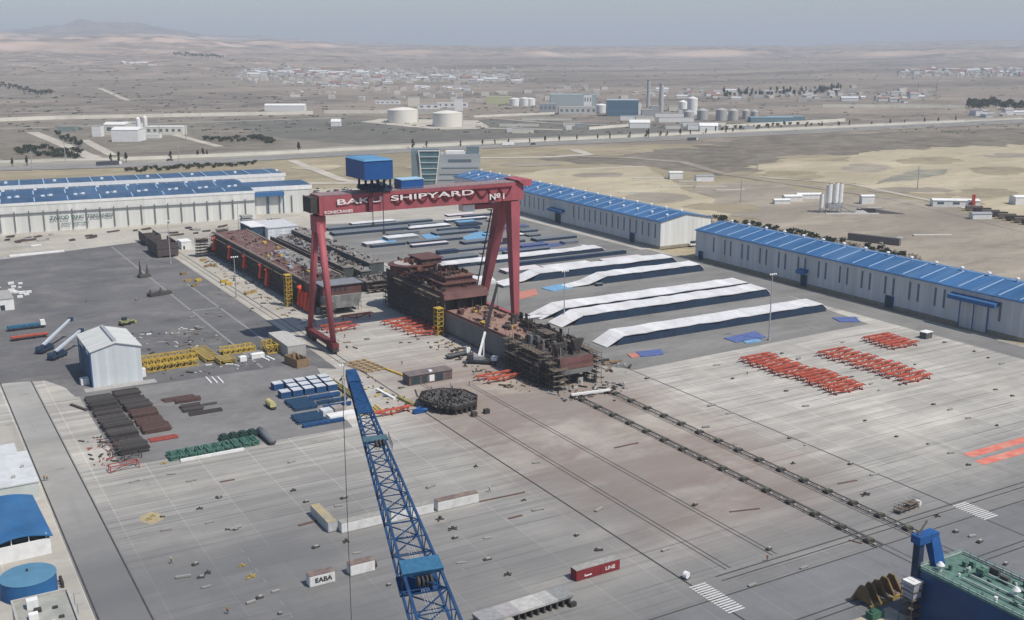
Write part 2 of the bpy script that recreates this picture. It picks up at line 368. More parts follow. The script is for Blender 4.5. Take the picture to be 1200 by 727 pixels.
# roads
strip('highway_shoulder', [(-120, 198), (100, 190), (200, 187.5), (400, 177), (600, 167), (760, 160.5), (900, 154), (1050, 147), (1320, 134)], 110, -.2, m_soil('shoulder_soil', (.26, .245, .205), (.33, .31, .26), (.20, .19, .16), .02))
strip('highway_verge', [(-120, 193), (100, 187), (200, 184.5), (400, 174.5), (600, 165), (760, 158), (900, 152), (1050, 145.6), (1320, 133.5)], 22, -.12, DIRT, .5)
strip('highway', [(-120, 201), (100, 195), (200, 192), (400, 180.5), (600, 169.5), (760, 162.5), (900, 156), (1050, 148.4), (1320, 136)], 42, -.06, ROADM)
for k, pl in enumerate([([(38, 155), (75, 170), (112, 186)], 16), ([(98, 164), (132, 182)], 12), ([(205, 158), (258, 172)], 12), ([(341, 188), (402, 211), (470, 222)], 12),
                        ([(0, 151), (400, 138)], 10), ([(560, 185), (640, 184), (690, 181), (672, 175)], 14), ([(640, 181), (740, 185), (800, 190), (850, 204), (960, 220), (1040, 231), (1210, 272)], 12),
                        ([(890, 207), (1000, 216), (1200, 258)], 5), ([(0, 133), (150, 130), (420, 126)], 12), ([(100, 96), (150, 118)], 14), ([(430, 142), (560, 150), (660, 152)], 14), ([(560, 137), (640, 144), (760, 148)], 9),
                        ([(640, 199), (757, 195)], 8), ([(355, 215), (470, 214), (560, 203)], 14)]):
    strip('dirt_road', pl[0], pl[1], -.10 - .006 * k, DIRT if k not in (6,) else DUST, .4)
# yard
rect('shipyard_slab', -140, 402, 60, 690, 0.0, CONC)
sheet('north_apron', [(-120, 690), (402, 690), (402, 520), (447, 520), (447, 815), (270, 800), (240, 805), (-140, 830)], .004, CONC2)
sheet('yard_asphalt', [(-140, 424), (20, 424), (44, 418), (50, 404), (51, 392), (129, 388), (142, 378), (145, 470), (146, 585), (140, 700), (55, 680), (-140, 690)], .008, ASPH, (6, 1.2), 2)
sheet('storage_yard', [(51.5, 316), (88, 315), (123, 314), (125, 330), (137, 385), (130, 392), (52, 393)], .012, ASPH3)
sheet('panel_yard', [(240, 320), (371, 325), (392, 468), (390, 668), (262, 706), (243, 640), (241, 384), (230, 333)], .008, ASPH2)
rect('crane_lane', 143.2, 156.5, 392, 688, .020, CONC2)
rect('west_road', 29.5, 40.5, 60, 418, .010, m_concrete('west_road_surface', (.345, .335, .31), rust=0, stripes=.1))
rect('west_pavement', -140, 29.2, 60, 372, .008, m_concrete('west_pavement_surface', (.42, .395, .345), rust=0, stripes=.12))
rect('east_road', 380, 396, 60, 520, .016, m_concrete('east_road_surface', (.215, .21, .2), rust=0, stripes=.15))
rect('east_verge', 398, 402, 60, 520, .02, OLIVE)
rect('south_apron', 42, 402, 60, 168, .012, APRON)
RAIL = M('rail_steel', (.055, .05, .045), rough=.5, var=.3, scale=.3)
for x, y0, y1, wd in ((39.9, 60, 420, .4), (29.8, 60, 430, .4), (149.5, 60, 700, .5), (146.6, 380, 700, .35), (238.5, 60, 700, .45), (202, 150, 300, .4), (216, 150, 300, .4), (204.2, 60, 300, .3), (213.8, 60, 300, .3), (161.6, 178, 345, .3), (163.0, 178, 345, .3), (176.2, 178, 335, .3), (177.6, 178, 335, .3)):
    strip('crane_rail' if x in (149.5, 238.5) else 'ground_rail', [(x, y0), (x, y1)], wd, .028, RAIL, world=True)
for y, x0, x1 in ((174.2, 157, 402), (176.4, 157, 402), (168.4, 80, 402), (150.5, 150, 402), (152.6, 150, 402)):
    strip('cross_rail', [(x0, y), (x1, y)], .38, .034, RAIL, world=True)
# painted lines: zebra crossings and asphalt markings
def zebra(x0, y0, x1, y1, n):
    for i in range(n):
        t = i / n; y = y0 + (y1 - y0) * t
        rect('crosswalk_stripe', x0, x1, y, y + (y1 - y0) / n * .5, .040, WHITE)
zebra(148.5, 162, 153.2, 176, 15); zebra(238, 165.5, 243.5, 176, 12)
for i in range(9): rect('crosswalk_stripe', 30.8 + i * 1.05, 31.35 + i * 1.05, 213.5, 219.3, .040, WHITE)
for x0, x1, y0, y1 in ((118, 119, 394, 690), (131, 132, 394, 560), (118, 132, 499, 500.4), (119, 132, 416, 418)): rect('painted_line', x0, x1, y0, y1, .024, M('worn_line_paint', (.25, .25, .243), var=.3, scale=.8))
for i in range(40): # dashed faint lines on the slab
    y = 190 + i * 6
    if y < 310: rect('painted_dash', 66.0, 66.22, y, y + 2.2, .030, MATS['worn_line_paint'])
    if y < 300 and i % 2: rect('painted_dash', 108.0, 108.22, y, y + 1.8, .030, MATS['worn_line_paint'])
REDP = M('red_slab_paint', (.62, .17, .12), var=.15, scale=.4, dirt=(.5, .36, .28), dirtamt=.55, dscale=.2)
rect('painted_strip', 273, 330, 196.2, 199.6, .042, REDP); rect('painted_strip', 271, 330, 190.4, 193.9, .042, REDP)

# ------------------------------------------------------------------ palette
WALLW = M('white_wall_cladding', (.70, .70, .66), var=.05, scale=.3, dirt=(.48, .46, .41), dirtamt=.35, dscale=.05, line=(0, 2.4, .05, .25), stretch=(1, 1, .15))
WALLG = M('grey_wall_cladding', (.55, .57, .575), var=.08, scale=.3, dirt=(.40, .39, .36), dirtamt=.5, dscale=.05, line=(1, 1.6, .07, .30), stretch=(1, 1, .12))
WALLE = M('pale_end_cladding', (.76, .77, .74), var=.05, scale=.3, dirt=(.5, .48, .42), dirtamt=.3, dscale=.06, line=(0, 1.6, .05, .2), stretch=(1, 1, .12))
BLUER = M('blue_roof_sheet', (.040, .135, .30), rough=.5, var=.25, scale=.08, dirt=(.12, .22, .36), dirtamt=.6, dscale=.06, line=(1, 1.5, .08, .25), stretch=(.25, 1, 1))
BLUER2 = M('dark_blue_roof_sheet', (.045, .10, .19), rough=.5, var=.25, scale=.08, dirt=(.10, .16, .25), dirtamt=.6, dscale=.06, line=(0, 1.5, .08, .25), stretch=(1, .25, 1))
SKYL = M('skylight_sheet', (.30, .42, .58), var=.1)
VENT = M('roof_vent_metal', (.72, .75, .77), var=.1)
WINB = M('window_band', (.11, .145, .18), rough=.4, var=.15)
DOORD = M('dark_doorway', (.035, .05, .06), var=.2)
PLIN = M('dirty_plinth', (.27, .24, .19), var=.25, scale=.5)
TRIMB = M('blue_trim', (.04, .13, .30), var=.12)
DARKST = M('dark_steel', (.045, .043, .042), var=.35, scale=1.2, dirt=(.10, .065, .045), dirtamt=.5, dscale=.5)
BLACK = M('black_rubber', (.02, .02, .02), var=.2)
GREYST = M('galvanised_steel', (.38, .39, .40), rough=.5, var=.15, scale=1, metal=.2)
REDST = M('gantry_red', (.38, .095, .112), rough=.6, var=.16, scale=.35, dirt=(.23, .07, .065), dirtamt=.75, dscale=.12, stretch=(1, 1, .3), line=(0, 7.8, .02, .45))
REDD = M('gantry_deck_grey', (.27, .20, .20), var=.2)
BLUEP = M('machinery_blue', (.015, .085, .27), rough=.5, var=.12, scale=.3, line=(1, 1.0, .08, .2))
BOOMB = M('boom_blue', (.012, .048, .13), rough=.45, var=.18, scale=.5, dirt=(.03, .10, .22), dirtamt=.5, dscale=.4)
WLET = M('white_letter_paint', (.70, .66, .64), var=.05, rnd=0)
ORNG = M('orange_paint', (.50, .095, .055), var=.25, scale=.5, dirt=(.26, .10, .07), dirtamt=.65, dscale=.3, rnd=.3)
YELP = M('yellow_paint', (.52, .36, .05), var=.25, scale=.6, dirt=(.30, .2, .07), dirtamt=.5, dscale=.4, rnd=.3)
PRIM = M('primer_brown', (.125, .058, .052), var=.25, scale=.25, dirt=(.19, .11, .09), dirtamt=.5, dscale=.12, line=(1, 3.0, .04, .3))
PRIMD = M('primer_deck', (.29, .18, .14), var=.3, scale=.3, dirt=(.36, .26, .2), dirtamt=.6, dscale=.12, line=(1, 3.0, .05, .3))
HULLG = M('hull_grey_primer', (.165, .17, .175), var=.18, scale=.2, dirt=(.23, .22, .20), dirtamt=.5, dscale=.1, line=(1, 9.5, .012, .5), stretch=(1, 1, .4))
HULLD = M('hull_dark_steel', (.085, .076, .074), var=.35, scale=.35, dirt=(.17, .095, .07), dirtamt=.75, dscale=.15, line=(1, 2.4, .08, .4), stretch=(1, 1, .4))
SCAF = M('scaffold_tube', (.085, .078, .072), var=.4, scale=1)
PLANK = M('scaffold_plank', (.15, .12, .09), var=.4, scale=1)
WHT = M('white_paint', (.74, .74, .72), var=.06, scale=.5, dirt=(.5, .48, .44), dirtamt=.4, dscale=.3)
GREYB = M('grey_concrete_block', (.36, .35, .33), var=.2, scale=.8)
TARP = M('white_shelter_sheet', (.72, .72, .72), var=.08, scale=.5, dirt=(.48, .47, .45), dirtamt=.55, dscale=.15, line=(0, 6.0, .05, .3), rnd=.1)
NAVY = M('navy_side_sheet', (.022, .045, .085), var=.2, scale=.3, line=(0, 2.0, .06, .3), rnd=.05)
CREAM = M('cream_wall', (.66, .63, .54), var=.1, scale=.05, dirt=(.45, .42, .36), dirtamt=.5, dscale=.02)
WOODM = M('rough_timber', (.25, .17, .095), var=.3, scale=1.2, rnd=.2)
GLASSB = M('blue_green_glass', (.07, .16, .19), rough=.15, var=.25, scale=.2, spec=.6)

# ------------------------------------------------------------------ long halls
def east_hall(name, label, x0, x1, y0, y1, h, ridge, wins, doors, bigdoor, nsky, group, vents=14):
    t = thing(name, label, 'hall', (x0, y0, 0), 0, group); W = x1 - x0; L = y1 - y0; xm = W / 2
    wm = MB(); wm.box(0, .3, 0, L, 1.8, h)
    wm.build('wall', WALLG, t)
    e = MB()
    for yy in (0, L): 
        a = yy if yy == 0 else yy - .3
        e = MB(); e.extr_y([(.3, 1.8), (W - .3, 1.8), (W - .3, h), (xm, ridge), (.3, h)], a, a + .3); e.build('gable_wall', WALLE, t)
    b = MB(); b.box(W - .3, W, 0, L, 1.8, h); b.build('wall', WALLG, t)
    p = MB(); p.box(-.15, W + .15, -.15, L + .15, 0, 1.8); p.build('plinth', PLIN, t)
    sl = (ridge - h) / xm
    for s in (0, 1):
        r = MB()
        if s == 0: r.hexa([(-.8, -.7, h + .0 - .8 * sl), (xm, -.7, ridge), (xm, L + .7, ridge), (-.8, L + .7, h - .8 * sl), (-.8, -.7, h + .35 - .8 * sl), (xm, -.7, ridge + .35), (xm, L + .7, ridge + .35), (-.8, L + .7, h + .35 - .8 * sl)])
        else: r.hexa([(xm, -.7, ridge), (W + .8, -.7, h - .8 * sl), (W + .8, L + .7, h - .8 * sl), (xm, L + .7, ridge), (xm, -.7, ridge + .35), (W + .8, -.7, h + .35 - .8 * sl), (W + .8, L + .7, h + .35 - .8 * sl), (xm, L + .7, ridge + .35)])
        ro = r.build('roof', BLUER, t)
        for k in range(nsky):
            y = L * (k + .5) / nsky; m = MB()
            if s == 0: m.hexa([(1, y - .35, h + .36 + sl), (xm - .8, y - .35, ridge + .36 - .8 * sl), (xm - .8, y + .35, ridge + .36 - .8 * sl), (1, y + .35, h + .36 + sl), (1, y - .35, h + .46 + sl), (xm - .8, y - .35, ridge + .46 - .8 * sl), (xm - .8, y + .35, ridge + .46 - .8 * sl), (1, y + .35, h + .46 + sl)])
            else: m.hexa([(xm + .8, y - .35, ridge + .36 - .8 * sl), (W - 1, y - .35, h + .36 + sl), (W - 1, y + .35, h + .36 + sl), (xm + .8, y + .35, ridge + .36 - .8 * sl), (xm + .8, y - .35, ridge + .46 - .8 * sl), (W - 1, y - .35, h + .46 + sl), (W - 1, y + .35, h + .46 + sl), (xm + .8, y + .35, ridge + .46 - .8 * sl)])
            m.build('skylight', SKYL, ro)
    for k in range(vents):
        y = L * (k + .35) / vents
        for xx in ((xm, ) if vents < 16 else (xm, xm * .45)):
            zz = h + (ridge - h) * (xx / xm) + .3
            v = MB(); v.cyl((xx, y, zz), (xx, y, zz + 1.1), .55, n=8); v.cyl((xx, y, zz + 1.1), (xx, y, zz + 1.7), 1.0, .7, 8); v.build('roof_vent', VENT, t)
    for y in wins:
        m = MB(); m.box(-.12, -.01, y - .55, y + .55, h * .38, h * .88); m.build('window', WINB, t)
    for y, wd, hh, can in doors:
        m = MB(); m.box(-.2, -.0, y - wd / 2, y + wd / 2, .1, hh); d = m.build('door', DOORD, t)
        m = MB()
        for s in (-1, 1): m.box(-.35, 0.0, y + s * wd / 2 - .25, y + s * wd / 2 + .25, .1, hh + .3)
        m.box(-.35, 0, y - wd / 2, y + wd / 2, hh + .0, hh + .4); m.build('door_frame', TRIMB, d)
        if can:
            m = MB(); m.hexa([(-3.5, y - can / 2, hh + 1.2), (-.02, y - can / 2, hh + 2.0), (-.02, y + can / 2, hh + 2.0), (-3.5, y + can / 2, hh + 1.2), (-3.5, y - can / 2, hh + 2.8), (-.02, y - can / 2, hh + 3.4), (-.02, y + can / 2, hh + 3.4), (-3.5, y + can / 2, hh + 2.8)])
            m.build('canopy', TRIMB, t)
    if bigdoor:
        y, wd, hh = bigdoor
        for s in (-1, 1):
            m = MB(); m.box(-.3, -.01, y + s * wd / 4 - wd / 4 + .12, y + s * wd / 4 + wd / 4 - .12, .1, hh); m.build('sliding_door', WALLG, t)
        m = MB()
        for s in (-1, 0, 1): m.box(-.5, -.005, y + s * wd / 2 - .22, y + s * wd / 2 + .22, .1, hh + .5)
        m.build('door_frame', TRIMB, t)
        m = MB(); m.hexa([(-3.2, y - wd * .85, hh + .6), (-.02, y - wd * .85, hh + 1.2), (-.02, y + wd * .85, hh + 1.2), (-3.2, y + wd * .85, hh + .6), (-3.2, y - wd * .85, hh + 2.3), (-.02, y - wd * .85, hh + 3), (-.02, y + wd * .85, hh + 3), (-3.2, y + wd * .85, hh + 2.3)])
        m.build('canopy', TRIMB, t)
    g = MB(); g.box(-.5, -.05, -.2, L + .2, h - .1, h + .35); g.build('gutter', TRIMB, t)
    return t
wins2 = []
for k in range(14): c = 7.4 + k * 14.1 + 8; wins2 += [c - 2.4, c + 2.4]
wins2 = [y for y in wins2 if not (14 < y < 36) and y < 200]
east_hall('workshop_hall', 'long grey hall with blue roof and wide canopied door, nearest the orange frames', 402, 438.5, 270, 482, 16.6, 20.2,
          wins2, [(477 - 270, 3.4, 4.8, 0), (396 - 270, 4.0, 5.6, 5.5), (341 - 270, 4.6, 5.6, 0)], (25.5, 14, 11.5), 21, 'grey workshop halls with blue roofs', 15)
wins1 = [5 + k * 6.4 for k in range(40) if not (100 < 5 + k * 6.4 < 128)]
east_hall('workshop_hall', 'long grey hall with blue roof ending at a pale gable, behind the gantry', 402, 441, 515, 785, 16.6, 20.2,
          wins1, [(629 - 515, 6.5, 7.0, 17), (543 - 515, 4.6, 5.8, 0)], None, 24, 'grey workshop halls with blue roofs', 18)

# left assembly hall (turned a few degrees), with its setback wing and the second hall behind
def left_hall():
    a = math.atan2(755.6 - 772.8, 228.5 - 63.6); t = thing('assembly_hall', 'huge white assembly hall with dark blue roof, dark wall columns and lettering on its front', 'hall', (63.6, 772.8, 0), a)
    X0, X1, D, h = -190, 166, 76, 19.2
    m = MB(); m.box(X0, X1, 0, .4, .0, h); m.build('front_wall', WALLW, t)
    m = MB(); m.box(X1 - .4, X1, .4, D, 0, h); m.box(X0, X0 + .4, .4, D, 0, h); m.box(X0, X1, D, D + .4, 0, h); m.build('side_wall', WALLW, t)
    m = MB(); m.box(X0 - .5, X1 + .5, -.25, -.01, h - 1.3, h + .5); m.build('fascia', WHT, t)
    for s, (ya, za, yb, zb) in enumerate(((0, h, D / 4, h + 1.2), (D / 4, h + 1.2, D / 2, h), (D / 2, h, 3 * D / 4, h + 1.2), (3 * D / 4, h + 1.2, D, h))):
        m = MB(); m.hexa([(X0, ya, za + .02), (X1, ya, za + .02), (X1, yb, zb + .02), (X0, yb, zb + .02), (X0, ya, za + .4), (X1, ya, za + .4), (X1, yb, zb + .4), (X0, yb, zb + .4)])
        ro = m.build('roof', BLUER2, t)
        for k in range(17):
            x = -182 + k * 20.5 + (9 if s % 2 else 0); v = MB()
            v.hexa([(x, ya + 2.5, za + .42 + (zb - za) * 2.5 / (D / 4)), (x + .8, ya + 2.5, za + .42 + (zb - za) * 2.5 / (D / 4)), (x + .8, yb - 2.5, zb + .42 - (zb - za) * 2.5 / (D / 4)), (x, yb - 2.5, zb + .42 - (zb - za) * 2.5 / (D / 4)),
                    (x, ya + 2.5, za + .62 + (zb - za) * 2.5 / (D / 4)), (x + .8, ya + 2.5, za + .62 + (zb - za) * 2.5 / (D / 4)), (x + .8, yb - 2.5, zb + .62 - (zb - za) * 2.5 / (D / 4)), (x, yb - 2.5, zb + .62 - (zb - za) * 2.5 / (D / 4))])
            v.build('skylight', SKYL, ro)
    for k in range(17):
        for yy, dx in ((D * .26, 4), (D * .30, 9), (D * .76, 0)):
            x = -180 + k * 20.5 + dx; v = MB(); v.box(x - 1.1, x + 1.1, yy - .9, yy + .9, h + 1.2, h + 2.5); v.build('roof_vent', VENT, t)
    for k in range(40):
        x = -182 + k * 8.75
        m = MB(); m.box(x - .3, x + .3, -.9, -.3, 1.0, h * .74); m.build('wall_column', M('column_grey', (.16, .165, .165), var=.2), t)
    m = MB(); m.box(X0, X1, -.75, -.45, h * .635, h * .675); m.build('pipe_rail', M('column_grey', (.16, .165, .165)), t)
    DT = M('dark_teal_lettering', (.05, .12, .13), var=.1)
    text_mesh('ZAVOD  BAKI  TERSANESI', 3.4, DT, t, (31.5, -.98, 7.6), (R(90), 0, 0), .05, 1.0, bold=.05)
    text_mesh('BAKU  SHIPYARD', 1.9, DT, t, (38.5, -.98, 3.9), (R(90), 0, 0), .05, 1.15, bold=.03)
    # setback wing on the right
    m = MB(); m.box(X1 + .02, X1 + 45, 17, 17.4, 0, h); m.box(X1 + 44.6, X1 + 45, 17.4, 50, 0, h); m.box(X1 + .02, X1 + 45, 50, 50.4, 0, h); m.build('wing_wall', WALLW, t)
    m = MB(); m.box(X1 + .02, X1 + 45.3, 16.8, 50.6, h + .02, h + .5); m.build('wing_roof', BLUER2, t)
    m = MB(); m.box(X1 + .02, X1 + 45.3, 16.6, 16.8, h - 2.5, h + .6); m.build('wing_fascia', WHT, t)
    m = MB(); m.box(X1 + 1, X1 + 24, 13, 16.9, h - 6.0, h - 3.2); m.build('canopy', TRIMB, t)
    for k in range(5):
        x = X1 + 3 + k * 9; m = MB(); m.box(x - .3, x + .3, 16.1, 16.7, .5, h * .66); m.build('wall_column', MATS['column_grey'], t)
    for s in (2, 13, 24):
        m = MB(); m.box(X1 + s - .25, X1 + s + .25, 16.3, 16.9, .1, 12.9); m.build('door_post', TRIMB, t)
    t2 = thing('assembly_hall', 'second white hall with blue roof directly behind the lettered assembly hall', 'hall', (63.6, 772.8, 0), a)
    m = MB(); m.box(-190, 205, D + 1.5, D + 2, 0, h + 2.3); m.box(204.6, 205, D + 2, D + 45, 0, h + 2); m.box(-190, 205, D + 45, D + 45.4, 0, h + 1.6); m.build('wall', WHT, t2)
    m = MB(); m.box(-190, 206, D + 1.3, D + 1.5, h + .5, h + 3.2); m.build('parapet', WHT, t2)
    m = MB(); m.hexa([(-190, D + 2, h + 2.3), (205, D + 2, h + 2.3), (205, D + 46, h + 1.6), (-190, D + 46, h + 1.6), (-190, D + 2, h + 2.7), (205, D + 2, h + 2.7), (205, D + 46, h + 2.0), (-190, D + 46, h + 2.0)])
    ro = m.build('roof', BLUER2, t2)
    for k in range(24):
        x = -182 + k * 16.4; v = MB(); v.box(x, x + .8, D + 4, D + 40, h + 2.68, h + 2.86); v.build('skylight', SKYL, ro)
        if k % 2: v = MB(); v.box(x + 7, x + 9, D + 20, D + 22, h + 2.6, h + 3.9); v.build('roof_vent', VENT, t2)
left_hall()

def simple_house(name, label, cat, loc, w_, d, h, wall, roof, rz=0, rf=1.2, windows=0, group=None, flat=False):
    t = thing(name, label, cat, loc, rz, group); m = MB(); m.box(0, w_, 0, d, 0, h); m.build('wall', wall, t)
    if flat:
        m = MB(); m.box(-.2, w_ + .2, -.2, d + .2, h + .01, h + .35); m.build('roof', roof, t)
    else:
        m = MB(); m.extr_x([(-.4, h + .01), (d + .4, h + .01), (d / 2, h + rf)], -.4, w_ + .4); m.build('roof', roof, t)
    for k in range(windows):
        x = w_ * (k + .5) / windows; m = MB(); m.box(x - w_ / windows * .22, x + w_ / windows * .22, -.06, 0.0, h * .4, h * .75); m.build('window', WINB, t)
    return t

# glass office behind the gantry beam
def office():
    t = thing('office_building', 'tall angular office block with slanted blue green glass corner behind the red gantry', 'building', (403, 868, 0), R(-27))
    G1 = M('office_panel_grey', (.40, .43, .45), var=.06, scale=.2, line=(2, 4.0, .06, .3)); G2 = M('office_panel_dark', (.16, .21, .235), var=.1)
    m = MB(); m.extr_x([(0, 0), (17, 0), (17, 30), (0, 30)], 0, 6.5); m.build('tower_wall', G2, t)
    m = MB(); m.hexa([(9.5, -.3, 0), (20.5, -.3, 0), (20.5, 17, 0), (9.5, 17, 0), (6.6, -.9, 30), (24.5, -.9, 30), (24.5, 17, 30), (6.6, 17, 30)]); g = m.build('glass_corner', GLASSB, t)
    for k in range(1, 6):
        z = k * 5; m = MB(); m.box(8.8 - k * .4, 20.9 + k * .6, -1.1 - .1 * k, -.9 - .02 * k, z - .2, z + .2); m.build('mullion', WHT, g)
    m = MB()
    m.bar((9.3, -.6, 0), (6.4, -1.2, 30.3), .8); m.bar((20.7, -.6, 0), (24.7, -1.2, 30.3), .8); m.bar((6.4, -1.2, 30.2), (24.7, -1.2, 30.2), .8); m.build('glass_frame', WHT, t)
    m = MB(); m.hexa([(20.9, 0, 0), (60, 0, 0), (60, 17, 0), (20.9, 17, 0), (25.2, 0, 27), (60, 0, 27), (60, 17, 27), (25.2, 17, 27)]); m.build('office_wall', G1, t)
    for z, x0, x1, hh in ((20, 32, 52, 2.6), (14.5, 26, 58, .9), (9, 24, 58, .9), (4, 23, 50, .9)):
        m = MB(); m.box(x0, x1, -.12, -.01, z, z + hh); m.build('window_band', WINB, t)
    m = MB(); m.box(30, 47, 2, 12, 27.02, 29.4); m.build('penthouse', WHT, t)
    m = MB(); m.box(48, 59, 2, 12, 27.02, 33.2); m.build('rooftop_plant', G2, t); m = MB(); m.box(-.5, 24, 6, 16, 30.02, 30.9); m.build('rooftop_plant', G2, t)
office()

# near shed with pale gable
def shed():
    t = thing('tall_shed', 'tall pale shed with white pitched roof and dark side doors beside the pipe stacks', 'shed', (58.3, 399.5, 0)); W, L, h, r = 17.2, 27, 13.3, 15.6
    SH = M('pale_blue_cladding', (.56, .60, .61), var=.04, scale=.3, line=(0, 1.2, .05, .15)); SR = M('off_white_roof', (.60, .61, .58), var=.06, scale=.3, line=(1, 1.2, .05, .18))
    
    for a in (0, L - .3): m = MB(); m.extr_y([(0, 0), (W, 0), (W, h), (W / 2, r), (0, h)], a, a + .3); m.build('gable_wall', SH, t)
    m = MB(); m.box(0, .3, .3, L - .3, 0, h); m.box(W - .3, W, .3, L - .3, 0, h); m.build('side_wall', SH, t)
    for s in (0, 1):
        m = MB(); xa, xb = (-.5, W / 2) if s == 0 else (W / 2, W + .5); za, zb = (h - .1, r + .02) if s == 0 else (r + .02, h - .1)
        m.hexa([(xa, -.5, za), (xb, -.5, zb), (xb, L + .5, zb), (xa, L + .5, za), (xa, -.5, za + .3), (xb, -.5, zb + .3), (xb, L + .5, zb + .3), (xa, L + .5, za + .3)]); m.build('roof', SR, t)
    m = MB(); m.box(W / 2 - .6, W / 2 + .6, 1, L - 1, r + .1, r + .9); m.build('ridge_vent', GREYST, t)
    for y, wd in ((4, 7), (15, 9)):
        m = MB(); m.box(-.25, -.01, y, y + wd, .1, 10.5); m.build('side_door', M('steel_blue_door', (.05, .085, .12), var=.15), t)
    for y in (0.2, 3.4, 11.6, 14.4, L - .2): m = MB(); m.box(-.3, -.02, y - .2, y + .2, 0, h - .2); m.build('trim', TRIMB, t)
    m = MB(); m.box(-3.5, W + 4, -4.5, 0, .0, .16); m.build('foundation', GREYB, t)
    m = MB(); m.box(-3.4, -.6, 5, 8, .05, 2.3); tag(m.build('site_cabin', WHT), 'small white cabin at the left wall of the tall pale shed', 'cabin').location = (58.3, 399.5, 0)
    m = MB(); m.box(W + .5, W + 2, 4, 6, .17, 3.3); tag(m.build('switch_box', WHT), 'white switch box at the right corner of the tall pale shed', 'switch box').location = (58.3, 399.5, 0)
shed()

# west edge: white roofed, blue roofed building, blue tank, flat roof
def west():
    t = thing('low_building', 'low white walled building with white flat roof at the left edge above the blue roof', 'building', (4, 304, 0))
    m = MB(); m.box(0, 24, 0, 26, 0, 4.6); m.build('wall', M('mint_white_wall', (.50, .53, .50), var=.08, scale=.3), t)
    m = MB(); m.box(-.2, 24.2, -.2, 26.2, 4.62, 5.0); m.build('roof', M('white_roof_sheet', (.58, .60, .60), var=.08, scale=.2, dirt=(.4, .4, .4), dirtamt=.6, dscale=.3), t)
    m = MB(); m.box(0, 22, 26.4, 38, 0, 3.9); m.build('annex', MATS['white_roof_sheet'], t)
    for i in range(7):
        m = MB(); x = 3 + i * 3; y = 4 + (i * 7 % 17); m.box(x, x + .9, y, y + .7, 5.0, 5.7); m.build('roof_vent', GREYB, t)
    t = thing('blue_roofed_shed', 'shed with bright blue arched roof and white end wall near the blue tank', 'shed', (12.6, 266.3, 0), R(2))
    W, L, h = 13.2, 28, 4.4; m = MB(); m.box(0, .25, 0, L, 0, h); m.box(W - .25, W, 0, L, 0, h); m.build('side_wall', WHT, t)
    m = MB(); m.box(.25, W - .25, 0, .25, 0, h - .3); m.build('end_wall', WHT, t)
    m = MB(); m.box(.3, W - .3, 1.0, 1.3, h - .3, h + .6); m.build('gable_opening', DOORD, t)
    m = MB(); pr = [(-.6 + (W + 1.2) * i / 10, h + .12 + 1.4 * math.sin(math.pi * i / 10)) for i in range(11)]
    m.extr_y(pr + [(x, z + .22) for x, z in reversed(pr)], -.5, L + .4); m.build('roof', M('bright_blue_roof', (.025, .115, .27), rough=.5, var=.2, scale=.15, dirt=(.06, .16, .28), dirtamt=.6, dscale=.1), t)
    m = MB(); 
    for k in range(4): m.box(.6 + k * 3.9, .85 + k * 3.9, .3, .5, h - .3, h + 1.0)
    m.build('gable_post', WHT, t)
    t = thing('storage_tank', 'round blue storage tank with flat lighter blue lid between shed and flat roof', 'tank', (18.6, 248.2, 0))
    m = MB(); m.cyl((0, 0, 0), (0, 0, 4.4), 5.9, n=40); m.build('tank_shell', M('tank_blue', (.02, .11, .27), var=.12, scale=.3), t, False)
    m = MB(); m.cyl((0, 0, 4.41), (0, 0, 4.9), 6.0, .5, 40); m.build('tank_lid', M('tank_lid_blue', (.09, .22, .33), var=.1, scale=.3), t)
    m = MB(); m.cyl((0, 1, 4.9), (0, 1, 5.4), .25); m.build('hatch', DARKST, t)
    m = MB(); [m.cyl((6.2, -1.5 + 1.5 * k, 0), (6.2, -1.5 + 1.5 * k, 1.5), .35) for k in range(3)]; tag(m.build('gas_bottle_rack', DARKST), 'row of dark bottles against the right side of the blue tank', 'gas bottles').location = (19.2, 248.5, 0)
    t = thing('flat_roofed_building', 'flat roofed concrete building with parapet and roof boxes in the bottom left corner', 'building', (13.5, 205, 0))
    FR = M('bitumen_roof', (.33, .335, .30), var=.2, scale=.3, dirt=(.24, .24, .22), dirtamt=.6, dscale=.2)
    m = MB(); m.box(0, 11, 0, 24.5, 0, 7.4); m.build('wall', M('render_grey', (.36, .34, .30), var=.12), t)
    m = MB(); m.box(.35, 10.65, .35, 24.15, 7.41, 7.55); m.build('roof', FR, t)
    m = MB(); m.box(-.1, 11.1, -.1, .35, 7.41, 8.2); m.box(-.1, 11.1, 24.15, 24.6, 7.41, 8.2); m.box(-.1, .35, .35, 24.15, 7.41, 8.2); m.box(10.65, 11.1, .35, 24.15, 7.41, 8.2); m.build('parapet', M('parapet_grey', (.40, .39, .36), var=.1), t)
    for x, y, s, hh in ((3.6, 20.5, 1.1, 1.9), (3.2, 15.5, .9, 1.2), (4.3, 18.2, .7, .7), (7.6, 18, .5, .35), (8.2, 13.4, .5, .35), (5.5, 11, 1.2, .6), (2.2, 10, .8, .9)):
        m = MB(); m.box(x - s, x + s, y - s * .8, y + s * .8, 7.56, 7.56 + hh); m.build('roof_box', WHT if s > .8 else DARKST, t)
    m = MB(); m.cyl((11.5, 19, 0), (11.5, 19, 9.5), .12); m.cyl((11.5, 15, 0), (11.5, 15, 9.0), .12); m.bar((11.5, 15, 8.6), (12.8, 15, 8.6), .15); m.bar((11.5, 19, 9.1), (12.8, 19, 9.1), .15); m.build('mast', GREYST, t)
    t = simple_house('low_building', 'small flat white building with open yard at the left edge beside the asphalt', 'building', (30, 543.5, 0), 18, 20, 5.2, WHT, GREYB, flat=True)
    m = MB(); m.box(12, 14, -.1, 0, .2, 2.6); m.build('door', DOORD, t)
    m = MB(); 
